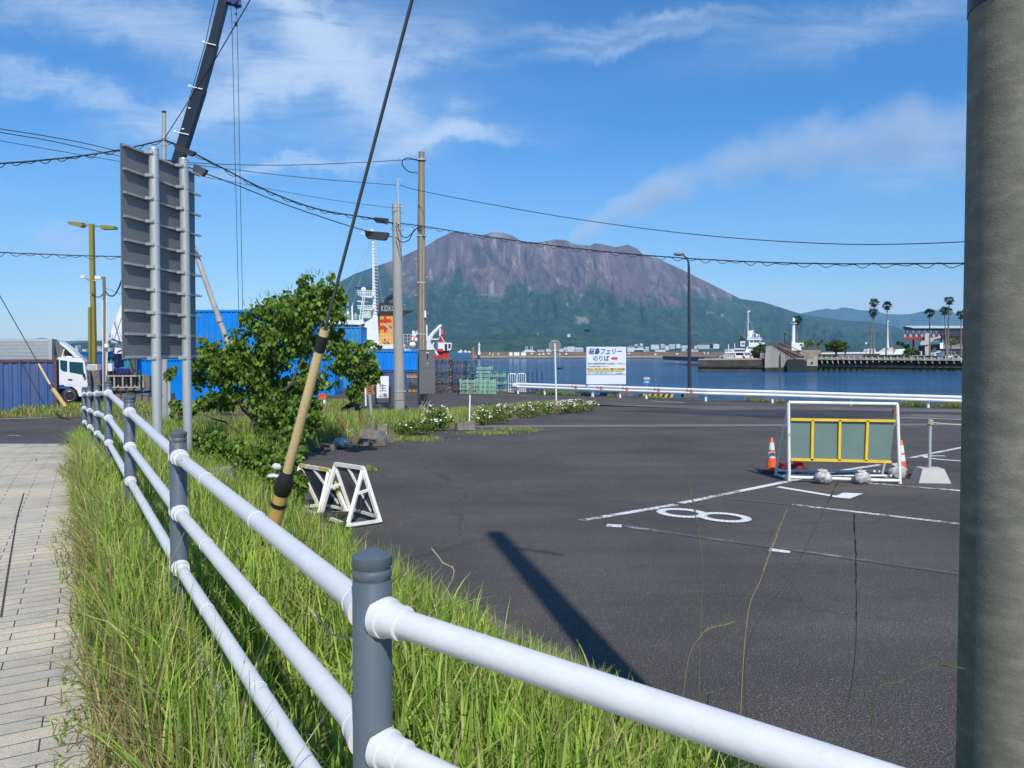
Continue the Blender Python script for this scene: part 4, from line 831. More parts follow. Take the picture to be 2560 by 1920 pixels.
# ---- street lamp on the quay
c = Vector((GA(1724, 996).x+.0, 47.5, -.48)); c.x = P(1724, 990, 47.5).x
root = thing('street_lamp', 'tall dark street lamp with a short curved arm on the quay', 'street lamp', c)
k = MB(); k.tube([c, P(1723, 820, c.y), P(1722, 665, c.y)], [.13, .1, .075], 18); k.tube([P(1722, 667, c.y), P(1721, 655, c.y), P(1717, 645, c.y), P(1708, 638, c.y)], [.075, .06, .05, .045], 12); obj('pole', k, dark_steel, root)
k = MB(); q = P(1697, 635, c.y); k.sphere(q, .28, 16, 10, (1.25, .8, .45)); obj('head', k, M('lamp_head_grey', (.22, .23, .24), .4), root)
k = MB(); k.box((c.x, c.y, c.z+.1), (.9, .8, .25)); obj('foot', k, conc_dark, root)
# ---- guardrail
gr = thing('guardrail', 'long white corrugated guardrail with orange arrows along the quay', 'guardrail', gp(1295, 986))
gpts = [(1295, 957), (1362, 959), (1483, 963), (1551, 965), (1617, 967), (1766, 972), (1933, 976), (2130, 982), (2324, 987), (2560, 994)]
gD = [51.2, 50, 47.8, 46.7, 45.7, 43.4, 42.0, 40.1, 38.4, 36.4]
tops = [P(a, b, d) for (a, b), d in zip(gpts, gD)]
prof = [(0, 0), (-.07, -.03), (-.09, -.09), (-.02, -.15), (-.02, -.2), (-.09, -.26), (-.07, -.32), (0, -.35)]
k = MB(); vs = []; off = Vector((-.55, -.83, 0)); off.normalize()
for p in tops:
    for o_, z in prof: vs.append(p+off*(-o_)*1.0+Vector((0, 0, z)))
n = len(prof); k.add(vs, [(i*n+j, (i+1)*n+j, (i+1)*n+j+1, i*n+j+1) for i in range(len(tops)-1) for j in range(n-1)]); k.add([v+off*-.012 for v in vs], [(i*n+j+1, (i+1)*n+j+1, (i+1)*n+j, i*n+j) for i in range(len(tops)-1) for j in range(n-1)])
t0 = tops[0]; k.tube([t0+Vector((-.02, .02, -.175)), t0+Vector((-.32, .1, -.175))], [.19, .14], 14); obj('beam', k, white, gr)
for i, p in enumerate(tops[:-1]):
    g_ = Vector((p.x, p.y+.12, -.55)); k = MB(); k.cyl(g_, Vector((p.x, p.y+.12, p.z-.05)), .07, n=14); obj('post', k, white, gr)
gor = M('guardrail_orange', (.62, .13, .05), .5, var=.2)
for px in (1438, 1500, 1564, 1644, 1726):
    t_ = np.interp(px, [a for a, b in gpts], range(len(gpts))); i = int(t_); q = tops[i]+(tops[i+1]-tops[i])*(t_-i); d = (tops[i+1]-tops[i]).normalized(); k = MB()
    for (u0, u1, z0, z1) in ((-.25, .12, -.205, -.145),):
        a_ = q+off*.03; k.add([a_+d*u0+Vector((0, 0, z0)), a_+d*u1+Vector((0, 0, z0)), a_+d*u1+Vector((0, 0, z1)), a_+d*u0+Vector((0, 0, z1))], [(0, 1, 2, 3)])
    a_ = q+off*.1; 
    for zc in (-.06, -.29):
        for u in (-.16, .1): k.add([a_+d*u+Vector((0, 0, zc-.035)), a_+d*(u+.07)+Vector((0, 0, zc-.035)), a_+d*(u+.07)+Vector((0, 0, zc+.025)), a_+d*u+Vector((0, 0, zc+.025))], [(0, 1, 2, 3)])
    a_ = q+off*.105; k.add([a_+d*.08+Vector((0, 0, -.25)), a_+d*.33+Vector((0, 0, -.175)), a_+d*.08+Vector((0, 0, -.10))], [(0, 1, 2)])
    obj('arrow_marker', k, gor, gr)
k = MB(); a = GA(1596, 993); b_ = GA(1680, 995); a.y = b_.y = 47.6; a.x = P(1597, 990, 47.6).x; b_.x = P(1681, 990, 47.6).x; nst = 12
for i in range(nst):
    k.mi = i % 2; x0 = a.x+(b_.x-a.x)*i/nst; x1 = a.x+(b_.x-a.x)*(i+1)/nst; sh = .1
    k.prism([(x0+sh, 47.6, -.32), (x1+sh, 47.6, -.32), (x1, 47.6, -.52), (x0, 47.6, -.52)], (0, .25, 0))
obj('quay_kerb', k, [black, M('hazard_yellow', (.7, .4, .05), .6)], None, 'low kerb with black and yellow diagonal stripes behind the guardrail', 'kerb')
k = MB(); k.box((P(1545, 990, 49).x, 49.2, -.4), (2.3, .25, .2)); obj('quay_timber', k, conc_dark, None, 'dark wheel stop on the quay edge beneath the ferry sign', 'wheel stop')
# ---- ferry sign with its writing
TXT = []
def text(s, size, c, mat, parent, nrm_y=-1, w=None, rz=0, shear=0, align='LEFT', bold=0.0):
    cu = bpy.data.curves.new('txt', 'FONT'); cu.body = s; cu.size = size; cu.shear = shear; cu.offset = bold; cu.align_x = align; cu.extrude = 0.002; cu.resolution_u = 3
    o = bpy.data.objects.new('txt', cu); COL.objects.link(o); bpy.context.view_layer.update(); dg = bpy.context.evaluated_depsgraph_get()
    me = bpy.data.meshes.new_from_object(o.evaluated_get(dg)); bpy.data.objects.remove(o)
    me.materials.clear(); me.materials.append(mat)
    if len(me.vertices):
        v = np.empty(len(me.vertices)*3); me.vertices.foreach_get('co', v); v = v.reshape(-1, 3)
        if w: v[:, 0] = (v[:, 0]-v[:, 0].min())*(w/max(1e-6, v[:, 0].max()-v[:, 0].min()))
        ca, sa = math.cos(rz), math.sin(rz); V = np.stack([v[:, 0]*ca+v[:, 2]*sa, v[:, 0]*sa-v[:, 2]*ca, v[:, 1]], 1)+np.array(c)-np.array(WL[parent.name]); me.vertices.foreach_set('co', V.astype(np.float32).ravel()); me.update()
    q = bpy.data.objects.new('lettering', me); COL.objects.link(q); q.parent = parent; return q
Ds = 47.9; root = thing('ferry_sign', 'large white ferry sign with blue Japanese lettering and a red arrow', 'sign', P(1515, 990, Ds))
a = P(1466, 936, Ds); b_ = P(1565, 867, Ds); k = MB(); Wm = b_.x-a.x; Hm = b_.z-a.z; signw = M('sign_white', (.66, .70, .74), .4, var=.02)
k.box(((a.x+b_.x)/2, Ds, (a.z+b_.z)/2), (Wm, .05, Hm)); pan = obj('panel', k, signw, root)
k = MB(); c_ = P(1466, 960.5, Ds); k.box(((a.x+b_.x)/2, Ds, (a.z-.04+c_.z)/2), (Wm, .05, a.z-.04-c_.z)); obj('lower_panel', k, signw, root)
for x in (a.x+.35, b_.x-.35): k = MB(); k.box((x, Ds+.08, (b_.z-.55)/2), (.09, .08, b_.z+.55)); obj('post', k, galv, root)
navy = M('sign_navy', (.012, .06, .25), .5); sred = M('sign_red', (.55, .04, .07), .5); sblk = M('sign_black', (.03, .03, .04), .5)
yy_ = Ds-.031
def sp(u, v): return (a.x+Wm*u, yy_, b_.z-Hm*v)
text('桜島フェリー', .42, sp(.055, .255), navy, pan, w=Wm*.84, shear=.2, bold=.012)
text('のりば', .38, sp(.17, .50), navy, pan, w=Wm*.40, bold=.008)
k = MB(); q = [(.63, .375), (.75, .375), (.75, .335), (.79, .42), (.75, .505), (.75, .465), (.63, .465)]; k.prism([sp(u, v) for u, v in q], (0, .004, 0)); obj('arrow', k, sred, pan)
k = MB(); k.prism([(sp(.01, .765)[0], yy_+.001, sp(0, .765)[2]), (sp(.98, .765)[0], yy_+.001, sp(0, .765)[2]), (sp(.98, .85)[0], yy_+.001, sp(0, .85)[2]), (sp(.01, .85)[0], yy_+.001, sp(0, .85)[2])], (0, .003, 0)); obj('yellow_strip', k, M('sign_yellow', (.72, .55, .08), .5), pan)
text('料金は桜島港料金所でお支払いください。', .14, sp(.03, .64), sblk, pan, w=Wm*.95, bold=.002)
text('下記の車両は乗船できません。', .11, sp(.03, .735), sblk, pan, w=Wm*.54)
text('長さ「12m」、高さ「3.8m」、幅「2.5m」、総重量「20t」を超える車両', .12, (sp(.02, .835)[0], yy_-.003, sp(0, .835)[2]), sblk, pan, w=Wm*.94, bold=.003)
text('※車高の低い車両は乗下船の際に車体を擦る場合が', .1, sp(.03, .905), sblk, pan, w=Wm*.91)
text('ありますので事前に係員にお尋ねください。', .1, sp(.03, .97), sblk, pan, w=Wm*.66)
text('桜島港管理事務所', .07, sp(.74, .98), sblk, pan, w=Wm*.19)
c = P(1617, 990, 48.4); root = thing('small_sign', 'small blue arrow sign with pale upper plate behind the guardrail', 'sign', (c.x, c.y, -.5))
k = MB(); k.cyl((c.x, c.y, -.5), P(1617, 945, 48.4), .02, n=8); obj('post', k, galv, root); sb = M('sign_sky_blue', (.03, .25, .6), .5)
k = MB(); k.box(P(1617, 955, 48.35), (.42, .02, .2)); pl2 = obj('plate', k, sb, root); k = MB(); k.box(P(1617, 946, 48.35), (.4, .02, .16)); obj('upper_plate', k, M('pale_plate', (.5, .48, .42), .6, col2=(.25, .2, .2), scale=14), root)
k = MB(); q = P(1617, 955, 48.33); k.prism([q+Vector((x, 0, z)) for x, z in ((-.13, -.02), (.05, -.02), (.05, -.05), (.14, 0), (.05, .05), (.05, .02), (-.13, .02))], (0, .005, 0)); obj('arrow', k, white, pl2)
# ================================================================ TREES AND PLANTS
LEAFG = np.array([(.085, .155, .022), (.11, .20, .028), (.15, .25, .035), (.055, .11, .018), (.20, .30, .045)])
def leaves(name, parent, blobs, n, size, pal=LEAFG, yscale=.8, thick=.55, gap=.38, seed=1, flat=.5, mat=None):
    """heart-shaped, folded leaf faces gathered in clumps through each lobe (x, y, z, rx, rz)"""
    tot = sum(b[3]*b[4] for b in blobs); V = []; C = []; Fc = []; cnt = 0
    shape = np.array([(0, 0, 0), (.42, .22, .1), (.36, .62, .08), (0, 1.08, -.12), (-.36, .62, .08), (-.42, .22, .1)])
    for bi, (x, y, z, rx, rz) in enumerate(blobs):
        m = int(n*rx*rz/tot); ncl = max(4, int(m/16)); d = rng.normal(size=(ncl, 3)); d /= np.linalg.norm(d, axis=1)[:, None]; r = rng.uniform(thick, 1.02, ncl)**.8
        r *= .8+.4*fbm(d[:, 0]*2+bi*5+9, d[:, 2]*2+9, 3, seed)
        ce = d*r[:, None]; ci = rng.integers(0, ncl, m); p = ce[ci]+rng.normal(0, .105, (m, 3))
        P3 = np.array([x, y, z])+p*np.array([rx, rx*yscale, rz]); az = rng.uniform(0, 2*np.pi, m); til = rng.normal(-1.0, .4, m); ro = rng.normal(0, .5, m)
        s = size*rng.uniform(.6, 1.25, m); clump = .72+.5*rng.uniform(0, 1, ncl)[ci]
        ca, sa, ct, st, cr, sr = np.cos(az), np.sin(az), np.cos(til), np.sin(til), np.cos(ro), np.sin(ro)
        q = shape[None]*s[:, None, None]; lx = q[..., 0]*cr[:, None]+q[..., 2]*sr[:, None]; lz = -q[..., 0]*sr[:, None]+q[..., 2]*cr[:, None]; ly = q[..., 1]
        yy = ly*ct[:, None]-lz*st[:, None]; zz = ly*st[:, None]+lz*ct[:, None]; X_ = lx*ca[:, None]-yy*sa[:, None]; Y_ = lx*sa[:, None]+yy*ca[:, None]
        V.append((np.stack([X_, Y_, zz], -1)+P3[:, None]).reshape(-1, 3)); c = pal[rng.integers(0, len(pal), m)]*clump[:, None]; C.append(np.repeat(c, 6, 0))
        b = (cnt+np.arange(m)*6)[:, None]; Fc.append(b+np.array([[0, 1, 2, 3]])); Fc.append(b+np.array([[0, 3, 4, 5]])); cnt += m*6
    return soup(name, np.concatenate(V), np.concatenate(Fc), np.concatenate(C), mat or leaf_m, parent)
bark = M('bark', (.085, .065, .05), .9, var=.3, scale=9, bump=.8)
def limb(k, a, b, r0, r1, wob=.1, n=6):
    a = Vector(a); b = Vector(b); pts = []
    for i in range(n+1):
        t = i/n; w = math.sin(math.pi*t)*wob*(b-a).length; pts.append(a+(b-a)*t+Vector((random.uniform(-w, w), random.uniform(-w, w), random.uniform(-w, w)*.5)))
    k.tube(pts, [r0+(r1-r0)*i/n for i in range(n+1)], 8)
TD = 17.
def bl(px, py, rx, rz=None, D=TD, dy=0): p = P(px, py, D); return (p.x, p.y+dy, p.z, rx/F*D, (rz or rx)/F*D)
base = Vector((P(628, 1120, TD).x, TD, .15))
root = thing('broadleaf_tree', 'bushy heart-leaved tree in the island in front of the blue containers', 'tree', base)
BL = [bl(668, 795, 62, 55), bl(720, 770, 50, 50, dy=.4), bl(800, 728, 62, 42), bl(830, 765, 38, 60), bl(760, 800, 70, 60, dy=-.4), bl(560, 905, 78, 58), bl(520, 880, 42, 36), bl(640, 880, 82, 72, dy=.3), bl(720, 860, 66, 56, dy=-.3), bl(610, 960, 80, 50), bl(480, 935, 44, 42, dy=.5), bl(425, 930, 22, 22),
      bl(800, 850, 56, 42, dy=.5), bl(868, 898, 66, 46), bl(925, 930, 36, 40), bl(895, 975, 26, 44), bl(900, 880, 40, 30, dy=.3), bl(770, 950, 66, 44), bl(720, 1030, 76, 66, dy=-.3), bl(770, 1040, 50, 60), bl(690, 980, 60, 48, dy=.3), bl(690, 1110, 78, 58, dy=-.6), bl(740, 1110, 50, 52, dy=-.4),
      bl(535, 1000, 64, 26), bl(455, 1020, 36, 22), bl(440, 1060, 26, 22), bl(560, 990, 50, 24)]
BL = [(x, y, z, rx*1.03, rz*1.03) for x, y, z, rx, rz in BL]; leaves('crown', root, BL, 19000, .1, thick=.3, seed=4)
k = MB(); limb(k, base, P(640, 1050, TD), .13, .09, .03); f0 = P(640, 1052, TD)
for px, py, D in ((560, 960, 17), (660, 960, 17.3), (730, 960, 16.6), (590, 1000, 16.8)): limb(k, f0, P(px, py, D), .07, .035, .06)
for a, b, D, c, d, E in ((560, 960, 17, 480, 930, 17.4), (560, 960, 17, 555, 880, 17), (660, 960, 17.3, 665, 800, 17), (660, 960, 17.3, 760, 780, 17), (730, 960, 16.6, 880, 890, 17), (730, 960, 16.6, 800, 740, 17), (665, 800, 17, 640, 745, 17), (880, 890, 17, 910, 960, 17), (880, 890, 17, 940, 925, 17), (590, 1000, 16.8, 450, 1025, 17), (628, 1090, 17, 520, 1040, 16.6), (628, 1100, 17, 500, 1080, 16.4)):
    limb(k, P(a, b, D), P(c, d, E), .035, .012, .07)
obj('trunk', k, bark, root)
k = MB()
for i in range(70):
    b = BL[random.choice([0, 1, 2, 3, 4, 5, 6, 10, 2, 0])]; a = random.uniform(.5, 2.6); s = Vector((b[0]+b[3]*math.cos(a)*.95, b[1]+random.uniform(-.3, .3), b[2]+b[4]*math.sin(a)*.95)); k.tube([s, s+Vector((random.uniform(-.03, .03), 0, .08)), s+Vector((random.uniform(-.09, .05), 0, .15))], [.008, .006, .002], 4)
obj('flower_spikes', k, M('catkin', (.16, .2, .05), .7), root, kind='stuff')
# shrubs and climbers at its foot
def shrub(name, label, cat, blobs, n, size, pal=LEAFG, stem=True, group=None, **kw):
    b0 = blobs[0]; base = Vector((b0[0], b0[1], min(b[2]-b[4] for b in blobs))); r = thing(name, label, cat, base, group); leaves('foliage', r, blobs, n, size, pal, **kw)
    if stem:
        k = MB()
        for b in blobs:
            for i in range(3): limb(k, (b[0]+random.uniform(-.1, .1), b[1], base.z), (b[0]+random.uniform(-.6, .6)*b[3], b[1], b[2]+b[4]*.4), .014, .006, .06)
        obj('stems', k, bark, r)
    return r
shrub('vine', 'leafy vine mass spilling under the tree beside the guy guard', 'climbing plant', [bl(640, 1170, 78, 56, 11.8), bl(705, 1150, 46, 50, 12.2), bl(575, 1140, 60, 46, 12.6), bl(505, 1165, 54, 44, 11.8), bl(600, 1215, 64, 40, 11), bl(665, 1245, 56, 40, 10.4), bl(520, 1110, 50, 34, 12.8), bl(740, 1215, 30, 44, 11.2)], 8500, .08, seed=8)
shrub('vine', 'low bright green climber between the fence and the ochre guy guard', 'climbing plant', [bl(660, 1310, 44, 34, 8.6), bl(600, 1290, 38, 34, 9), bl(715, 1275, 36, 30, 9.2), bl(500, 1240, 38, 32, 8.6), bl(620, 1340, 34, 26, 8)], 2100, .075, LEAFG*1.5, seed=12)
shrub('weed_clump', 'low leafy weeds growing at the feet of the folding boards', 'weed', [bl(810, 1322, 34, 13, 9.9), bl(845, 1316, 22, 12, 10.1)], 700, .06, LEAFG*1.3, seed=13)
q = P(1020, 1800, 2.9); pw = np.stack([rng.normal(q.x, .06, 150), rng.normal(q.y, .06, 150)], 1)
blades('weed_clump', pw, .42, .014, .9, .0, 5, 'narrow-leaved dark green weed behind the nearest fence post', None, VZ, GREENS*.55, cat='weed')
q = GA(1500, 1690); pw = np.stack([rng.normal(q.x, .04, 60), rng.normal(q.y, .04, 60)], 1)
blades('weed_clump', pw, .2, .010, .8, .0, 4, 'small feathery weed on the shadowed kerb edge right of the nearest post', None, VZ, GREENS*.6, cat='weed')
# daisies
daisy = M('daisy_white', (.8, .8, .78), .6); yel = M('daisy_yellow', (.7, .5, .05), .6)
def daisies(label, blobs, nl, nf):
    blobs = [(x, y, z+rz*.25, rx*1.15, rz*1.35) for x, y, z, rx, rz in blobs]; nl = int(nl*1.3); nf = int(nf*1.2)
    r = shrub('flower_bush', label, 'flower bush', blobs, nl, .05, LEAFG*.8, False, 'white flower bushes along the island', seed=random.randint(1, 99), thick=.2)
    k = MB()
    for i in range(nf):
        b = random.choice(blobs); a = random.uniform(0, 6.28); e = random.uniform(.15, 1.2); p = Vector((b[0]+b[3]*math.cos(a)*math.cos(e)*1.05, b[1]+b[3]*.8*math.sin(a)*math.cos(e)*1.05, b[2]+b[4]*math.sin(e)*1.12)); s = random.uniform(.022, .042); t1 = random.uniform(-.9, .2)
        u = Vector((1, 0, 0)); v = Vector((0, math.cos(t1), math.sin(t1)+.6)).normalized(); pts = [p+(u*math.cos(t)+v*math.sin(t))*s*(1 if j % 2 else .6) for j, t in enumerate([6.283*q/10 for q in range(10)])]; k.add(pts+[p+Vector((0, -.008, .004))], [(j, (j+1) % 10, 10) for j in range(10)])
    obj('flowers', k, daisy, r, kind='stuff')
daisies('rounded white-flowered bush at the foot of the brown pole', [bl(1090, 1047, 30, 22, 26), bl(1110, 1062, 22, 16, 25), bl(1075, 1068, 20, 14, 24.5)], 1500, 60)
daisies('white-flowered bush right of the small plate post', [bl(1225, 1045, 38, 20, 29), bl(1205, 1052, 22, 16, 28), bl(1262, 1038, 26, 18, 30.5)], 1500, 90)
daisies('white-flowered bush at the foot of the round sign', [bl(1340, 1030, 36, 15, 33.5), bl(1310, 1034, 24, 13, 32.5), bl(1380, 1027, 30, 14, 34.5)], 1300, 90)
daisies('white-flowered bush closing the tip of the island', [bl(1440, 1021, 34, 14, 35.5), bl(1478, 1018, 18, 10, 36), bl(1415, 1022, 22, 13, 35)], 1200, 120)
daisies('low grey-green clump below the brown pole, few flowers', [bl(1030, 1072, 44, 15, 23.5), bl(1000, 1078, 26, 12, 23)], 1300, 6)
daisies('small white flowers scattered in the shrubs under the tree', [bl(640, 1230, 70, 40, 12.2), bl(700, 1220, 40, 34, 12.3)], 500, 60)
# ================================================================ CONTAINERS, TRUCK, CRANE, PALLETS
def container(label, c, L, H=2.55, W=2.4, rz=0, mat=None, frame=None, group='shipping containers in the yard', pitch=.28, doors=True):
    """long side along local x; origin on the ground at the centre"""
    mat = mat or blue_c; frame = frame or mat; c = Vector(c); root = thing('shipping_container', label, 'container', c, group)
    def put(name, k, m, par=root):
        o = obj(name, k, m, par); return o
    X = Vector((1, 0, 0)); x0 = c.x-L/2; f = .12
    k = MB(); n = int((L-2*f)/pitch); d = .045
    for s in (-1, 1):
        y = c.y+s*(W/2-.03); pts = []
        for i in range(n):
            xa = x0+f+(L-2*f)*i/n; w = (L-2*f)/n
            pts += [(xa, 0), (xa+w*.22, 0), (xa+w*.36, d), (xa+w*.86, d)]
        pts.append((x0+L-f, 0)); vs = []
        for xx_, dd in pts:
            for z in (c.z+.14, c.z+H-.1): vs.append((xx_, y-s*dd, z))
        k.add(vs, [(2*i, 2*i+2, 2*i+3, 2*i+1) if s < 0 else (2*i, 2*i+1, 2*i+3, 2*i+2) for i in range(len(pts)-1)])
    k.box((c.x, c.y, c.z+H-.05), (L-2*f, W-.1, .05)); put('side_panels', k, mat)
    k = MB()
    for sx in (-1, 1):
        for sy in (-1, 1): k.box((c.x+sx*(L/2-f/2), c.y+sy*(W/2-f/2), c.z+H/2), (f, f, H))
        k.box((c.x+sx*(L/2-f/2), c.y, c.z+H-.06), (f*.9, W-2*f, .11)); k.box((c.x+sx*(L/2-f/2), c.y, c.z+.07), (f*.9, W-2*f, .13))
    for sy in (-1, 1): k.box((c.x, c.y+sy*(W/2-.05), c.z+H-.06), (L-2*f, .09, .1)); k.box((c.x, c.y+sy*(W/2-.05), c.z+.075), (L-2*f, .09, .14))
    put('frame', k, frame)
    for sx in (-1, 1):
        k = MB(); k.box((c.x+sx*(L/2-.05), c.y, c.z+H/2), (.05, W-2*f, H-.25))
        if sx > 0:
            for y in (-.8, -.35, .35, .8): k.cyl((c.x+sx*(L/2+.0), c.y+y, c.z+.15), (c.x+sx*(L/2), c.y+y, c.z+H-.12), .022, n=6)
        put('end_wall', k, mat)
    root.rotation_euler = (0, 0, rz); return root
def onG(px, D, dz=0): p = P(px, 900, D); return Vector((p.x, D, float(A(p.x, D))+dz))
rustf = M('rusty_container_frame', (.13, .06, .035), .85, var=.5, scale=5, col2=(.06, .06, .1), cut=(.5, .7))
p = onG(141, 35.2); container('weathered navy container with rusty corner post at the left edge', (p.x-3.05*math.cos(.5)-1.2*math.sin(.5), 35.2-3.05*math.sin(.5)+1.2*math.cos(.5), p.z), 6.1, 2.5, 2.4, .5, blue_old, rustf, pitch=.34)
for lv in (0, 1):
    container('bright blue container with ribbed side, %s of the double stack behind the tree' % ('bottom' if lv == 0 else 'top'), (P(640, 900, 41).x, 41.2, -.5+2.56*lv), 6.3, 2.55, 2.4, 0)
container('bright blue container standing half behind the road sign, left of the double stack', (P(420, 900, 42).x-.0, 43., -.5), 3.4, 2.5, 2.4, -.25, pitch=.2)
container('blue container standing behind the tree, right of the double stack', (P(745, 900, 50).x, 51, -.5), 5, 2.5)
for lv in (0, 1):
    container('pale-ribbed blue container in front of the white ship, %s of two' % ('lower' if lv == 0 else 'upper'), (P(868, 900, 60).x, 60, -.5+2.42*lv), 2.7, 2.4, 2.4, 0, M('pale_blue_paint', (.03, .22, .5), .5, var=.2, scale=2) if lv == 0 else bpy.data.materials['pale_blue_paint'], pitch=.35)
for lv in (0, 1):
    container('bright blue container right of the tree below the ship deck, %s' % ('lower one with dark side' if lv == 0 else 'upper one'), (P(968, 900, 58).x, 59, -.5+1.45*lv), 4.9, 1.42 if lv == 0 else 1.5, 2.4, 0, blue_old if lv == 0 else blue_c)
bl3 = M('mid_blue', (.015, .12, .35), .5, var=.2)
container('mid-blue container with frame doors behind the white truck', (P(228, 900, 52).x, 52, -.5), 3.2, 2.9, 2.4, 0, bl3)
cy = M('curtain_cyan', (.05, .28, .42), .6, var=.35, scale=1.5, streak=True)
q = P(308, 900, 50); k = MB(); vs = []
for i in range(41):
    x = q.x-1.0+2.0*i/40
    for z in (.15, 1.95): vs.append((x, 50+.08*math.sin(i*1.15), z))
k.add(vs, [(2*i, 2*i+2, 2*i+3, 2*i+1) for i in range(40)]); k.add([(a, b+.02, c_) for a, b, c_ in vs], [(2*i, 2*i+1, 2*i+3, 2*i+2) for i in range(40)])
root = thing('shed', 'open shed with hanging cyan curtain behind the bench left of the sign', 'shed', (q.x, 50, -.5)); obj('curtain', k, cy, root)
k = MB(); k.box((q.x, 50.8, 2.0), (2.4, 1.9, .08)); 
for x in (-1.12, 1.12): k.box((q.x+x, 49.95, .75), (.09, .09, 2.45)); k.box((q.x+x, 51.6, .75), (.09, .09, 2.45))
obj('frame', k, dark_steel, root)
# block wall, bench, clutter
x0 = P(250, 1000, 37).x; x1 = P(410, 1000, 37).x; n = 9
for i in range(n):
    w = (x1-x0)/n; rock('concrete block number %s from the left in the low wall behind the bench fence' % ['one', 'two', 'three', 'four', 'five', 'six', 'seven', 'eight', 'nine'][i], (x0+w*(i+.5), 38., -.5), (w-.03, .8, .72+.03*(i % 3)), 0, conc_dark, grp='weathered blocks of the low wall left of the sign')
wood_w = M('weathered_wood', (.38, .34, .28), .85, var=.2, scale=5, streak=True)
a = P(265, 936, 40); b_ = P(349, 936, 40); root = thing('bench_rack', 'pale timber rack with bottles and pots on the block wall', 'rack', ((a.x+b_.x)/2, 40, .3))
zt_ = P(0, 940, 40).z; zb_ = P(0, 968, 40).z; k = MB()
k.box(((a.x+b_.x)/2, 40.2, zt_), (b_.x-a.x, .5, .06)); k.box(((a.x+b_.x)/2, 40.0, zb_), (b_.x-a.x, .06, .06))
for i in range(5): k.box((a.x+(b_.x-a.x)*i/4, 40.0, (zt_+zb_)/2), (.07, .07, zt_-zb_+.1)); k.box((a.x+(b_.x-a.x)*i/4, 40.4, (zt_+zb_)/2), (.07, .07, zt_-zb_+.1))
obj('frame', k, wood_w, root)
k = MB(); k.box(((a.x+b_.x)/2, 40.9, (zt_+zb_)/2-.1), (b_.x-a.x+.6, .9, zt_-zb_+.2)); obj('plinth', k, conc_dark, root)
ORD_ = ['first', 'second', 'third', 'fourth', 'fifth', 'sixth', 'seventh', 'eighth', 'ninth']; pots = [black, M('amber_pot', (.3, .12, .06), .5), M('glass_green', (.03, .06, .05), .3)]
for i in range(9):
    x = a.x+.1+(b_.x-a.x)*i/9.; k = MB(); k.lathe((x, 40.15, zt_+.03), [(.05, 0), (.06, .1), (.05, .16+.03*(i % 3)), (.03, .2+.03*(i % 3))], 12)
    obj('pot', k, pots[i % 3 if i > 6 else 0], None, ORD_[i]+' small pot from the left in the row on the timber rack', 'pot', 'pots on the timber rack')
c = P(198, 925, 46); root = thing('air_conditioner', 'pale air-conditioner box behind the cab of the white truck', 'air conditioner', (c.x, 46, c.z-.3))
c = P(236, 918, 43); k = MB(); k.box((c.x, 43, c.z), (.55, .45, .33)); obj('casing', k, white_old, root)
root.location = (c.x, 43, c.z-.17)
for o_ in [o for o in bpy.data.objects if o.parent == root]: o_.location = Vector(WL[root.name])-Vector(root.location)
k = MB()
for i in range(7): k.box((c.x, 42.77, c.z-.12+.04*i), (.46, .012, .015))
g_ = obj('grille', k, galv, root); g_.location = Vector(WL[root.name])-Vector(root.location)
c = P(277, 918, 42.5); k = MB(); k.box((c.x, 42.5, c.z), (.24, .2, .42)); obj('junction_box', k, white_old, None, 'white junction box on the shed wall by the thin pole', 'junction box')
for px, D, w_ in ((236, 45, 1.6), ):
    k = MB(); c = P(px, 900, D); k.box((c.x, D, .35), (1.8, 1.2, 1.7)); obj('lamp_plinth', k, conc_dark, None, 'dark concrete plinth under the olive lamp post', 'plinth')
# dark post left of sign poles
k = MB(); c = onG(333, 41); k.cyl(c, P(333, 896, 41), .15, n=18); k.cyl(P(333, 896, 41), P(333, 720, 41), .14, .12, n=18)
obj('timber_pole', k, M('dark_timber', (.13, .11, .08), .85, var=.3, streak=True), None, 'dark stout pole partly hidden behind the lower left of the road sign', 'pole')
# small road furniture near (730..)
c = onG(742, 34); k = MB(); k.box((c.x, 34, c.z+.5), (.55, .4, 1.0)); obj('concrete_pillar', k, conc, None, 'short pale square pillar under the tree by the far road', 'pillar')
c = onG(811, 37); root = thing('warning_board', 'small orange warning board on a white foot under the tree', 'sign', c); k = MB(); k.box((c.x, 37, c.z+.25), (.1, .1, .5)); obj('foot', k, white, root)
k = MB(); k.box((c.x-.1, 37, c.z+.68), (.36, .05, .26)); obj('panel', k, orange_m, root)
k = MB(); c = onG(914, 40); k.cyl(c, P(913, 940, 40), .05, n=10); obj('white_pole', k, white, None, 'short white pole by the orange pallets', 'pole')
c = onG(957, 41); root = thing('standing_sign', 'white standing notice board with black characters left of the pale pole', 'sign', c)
for sx in (-.38, .38): k = MB(); k.box((c.x+sx, 41, c.z+.5), (.06, .4, 1.0)); obj('leg', k, dark_steel, root)
k = MB(); k.box((c.x, 40.95, c.z+.95), (.66, .04, 1.2)); pn_ = obj('panel', k, white, root); text('生', .45, (c.x-.22, 40.92, c.z+.75), sblk, pn_); text('山港', .24, (c.x-.24, 40.92, c.z+.42), sblk, pn_)
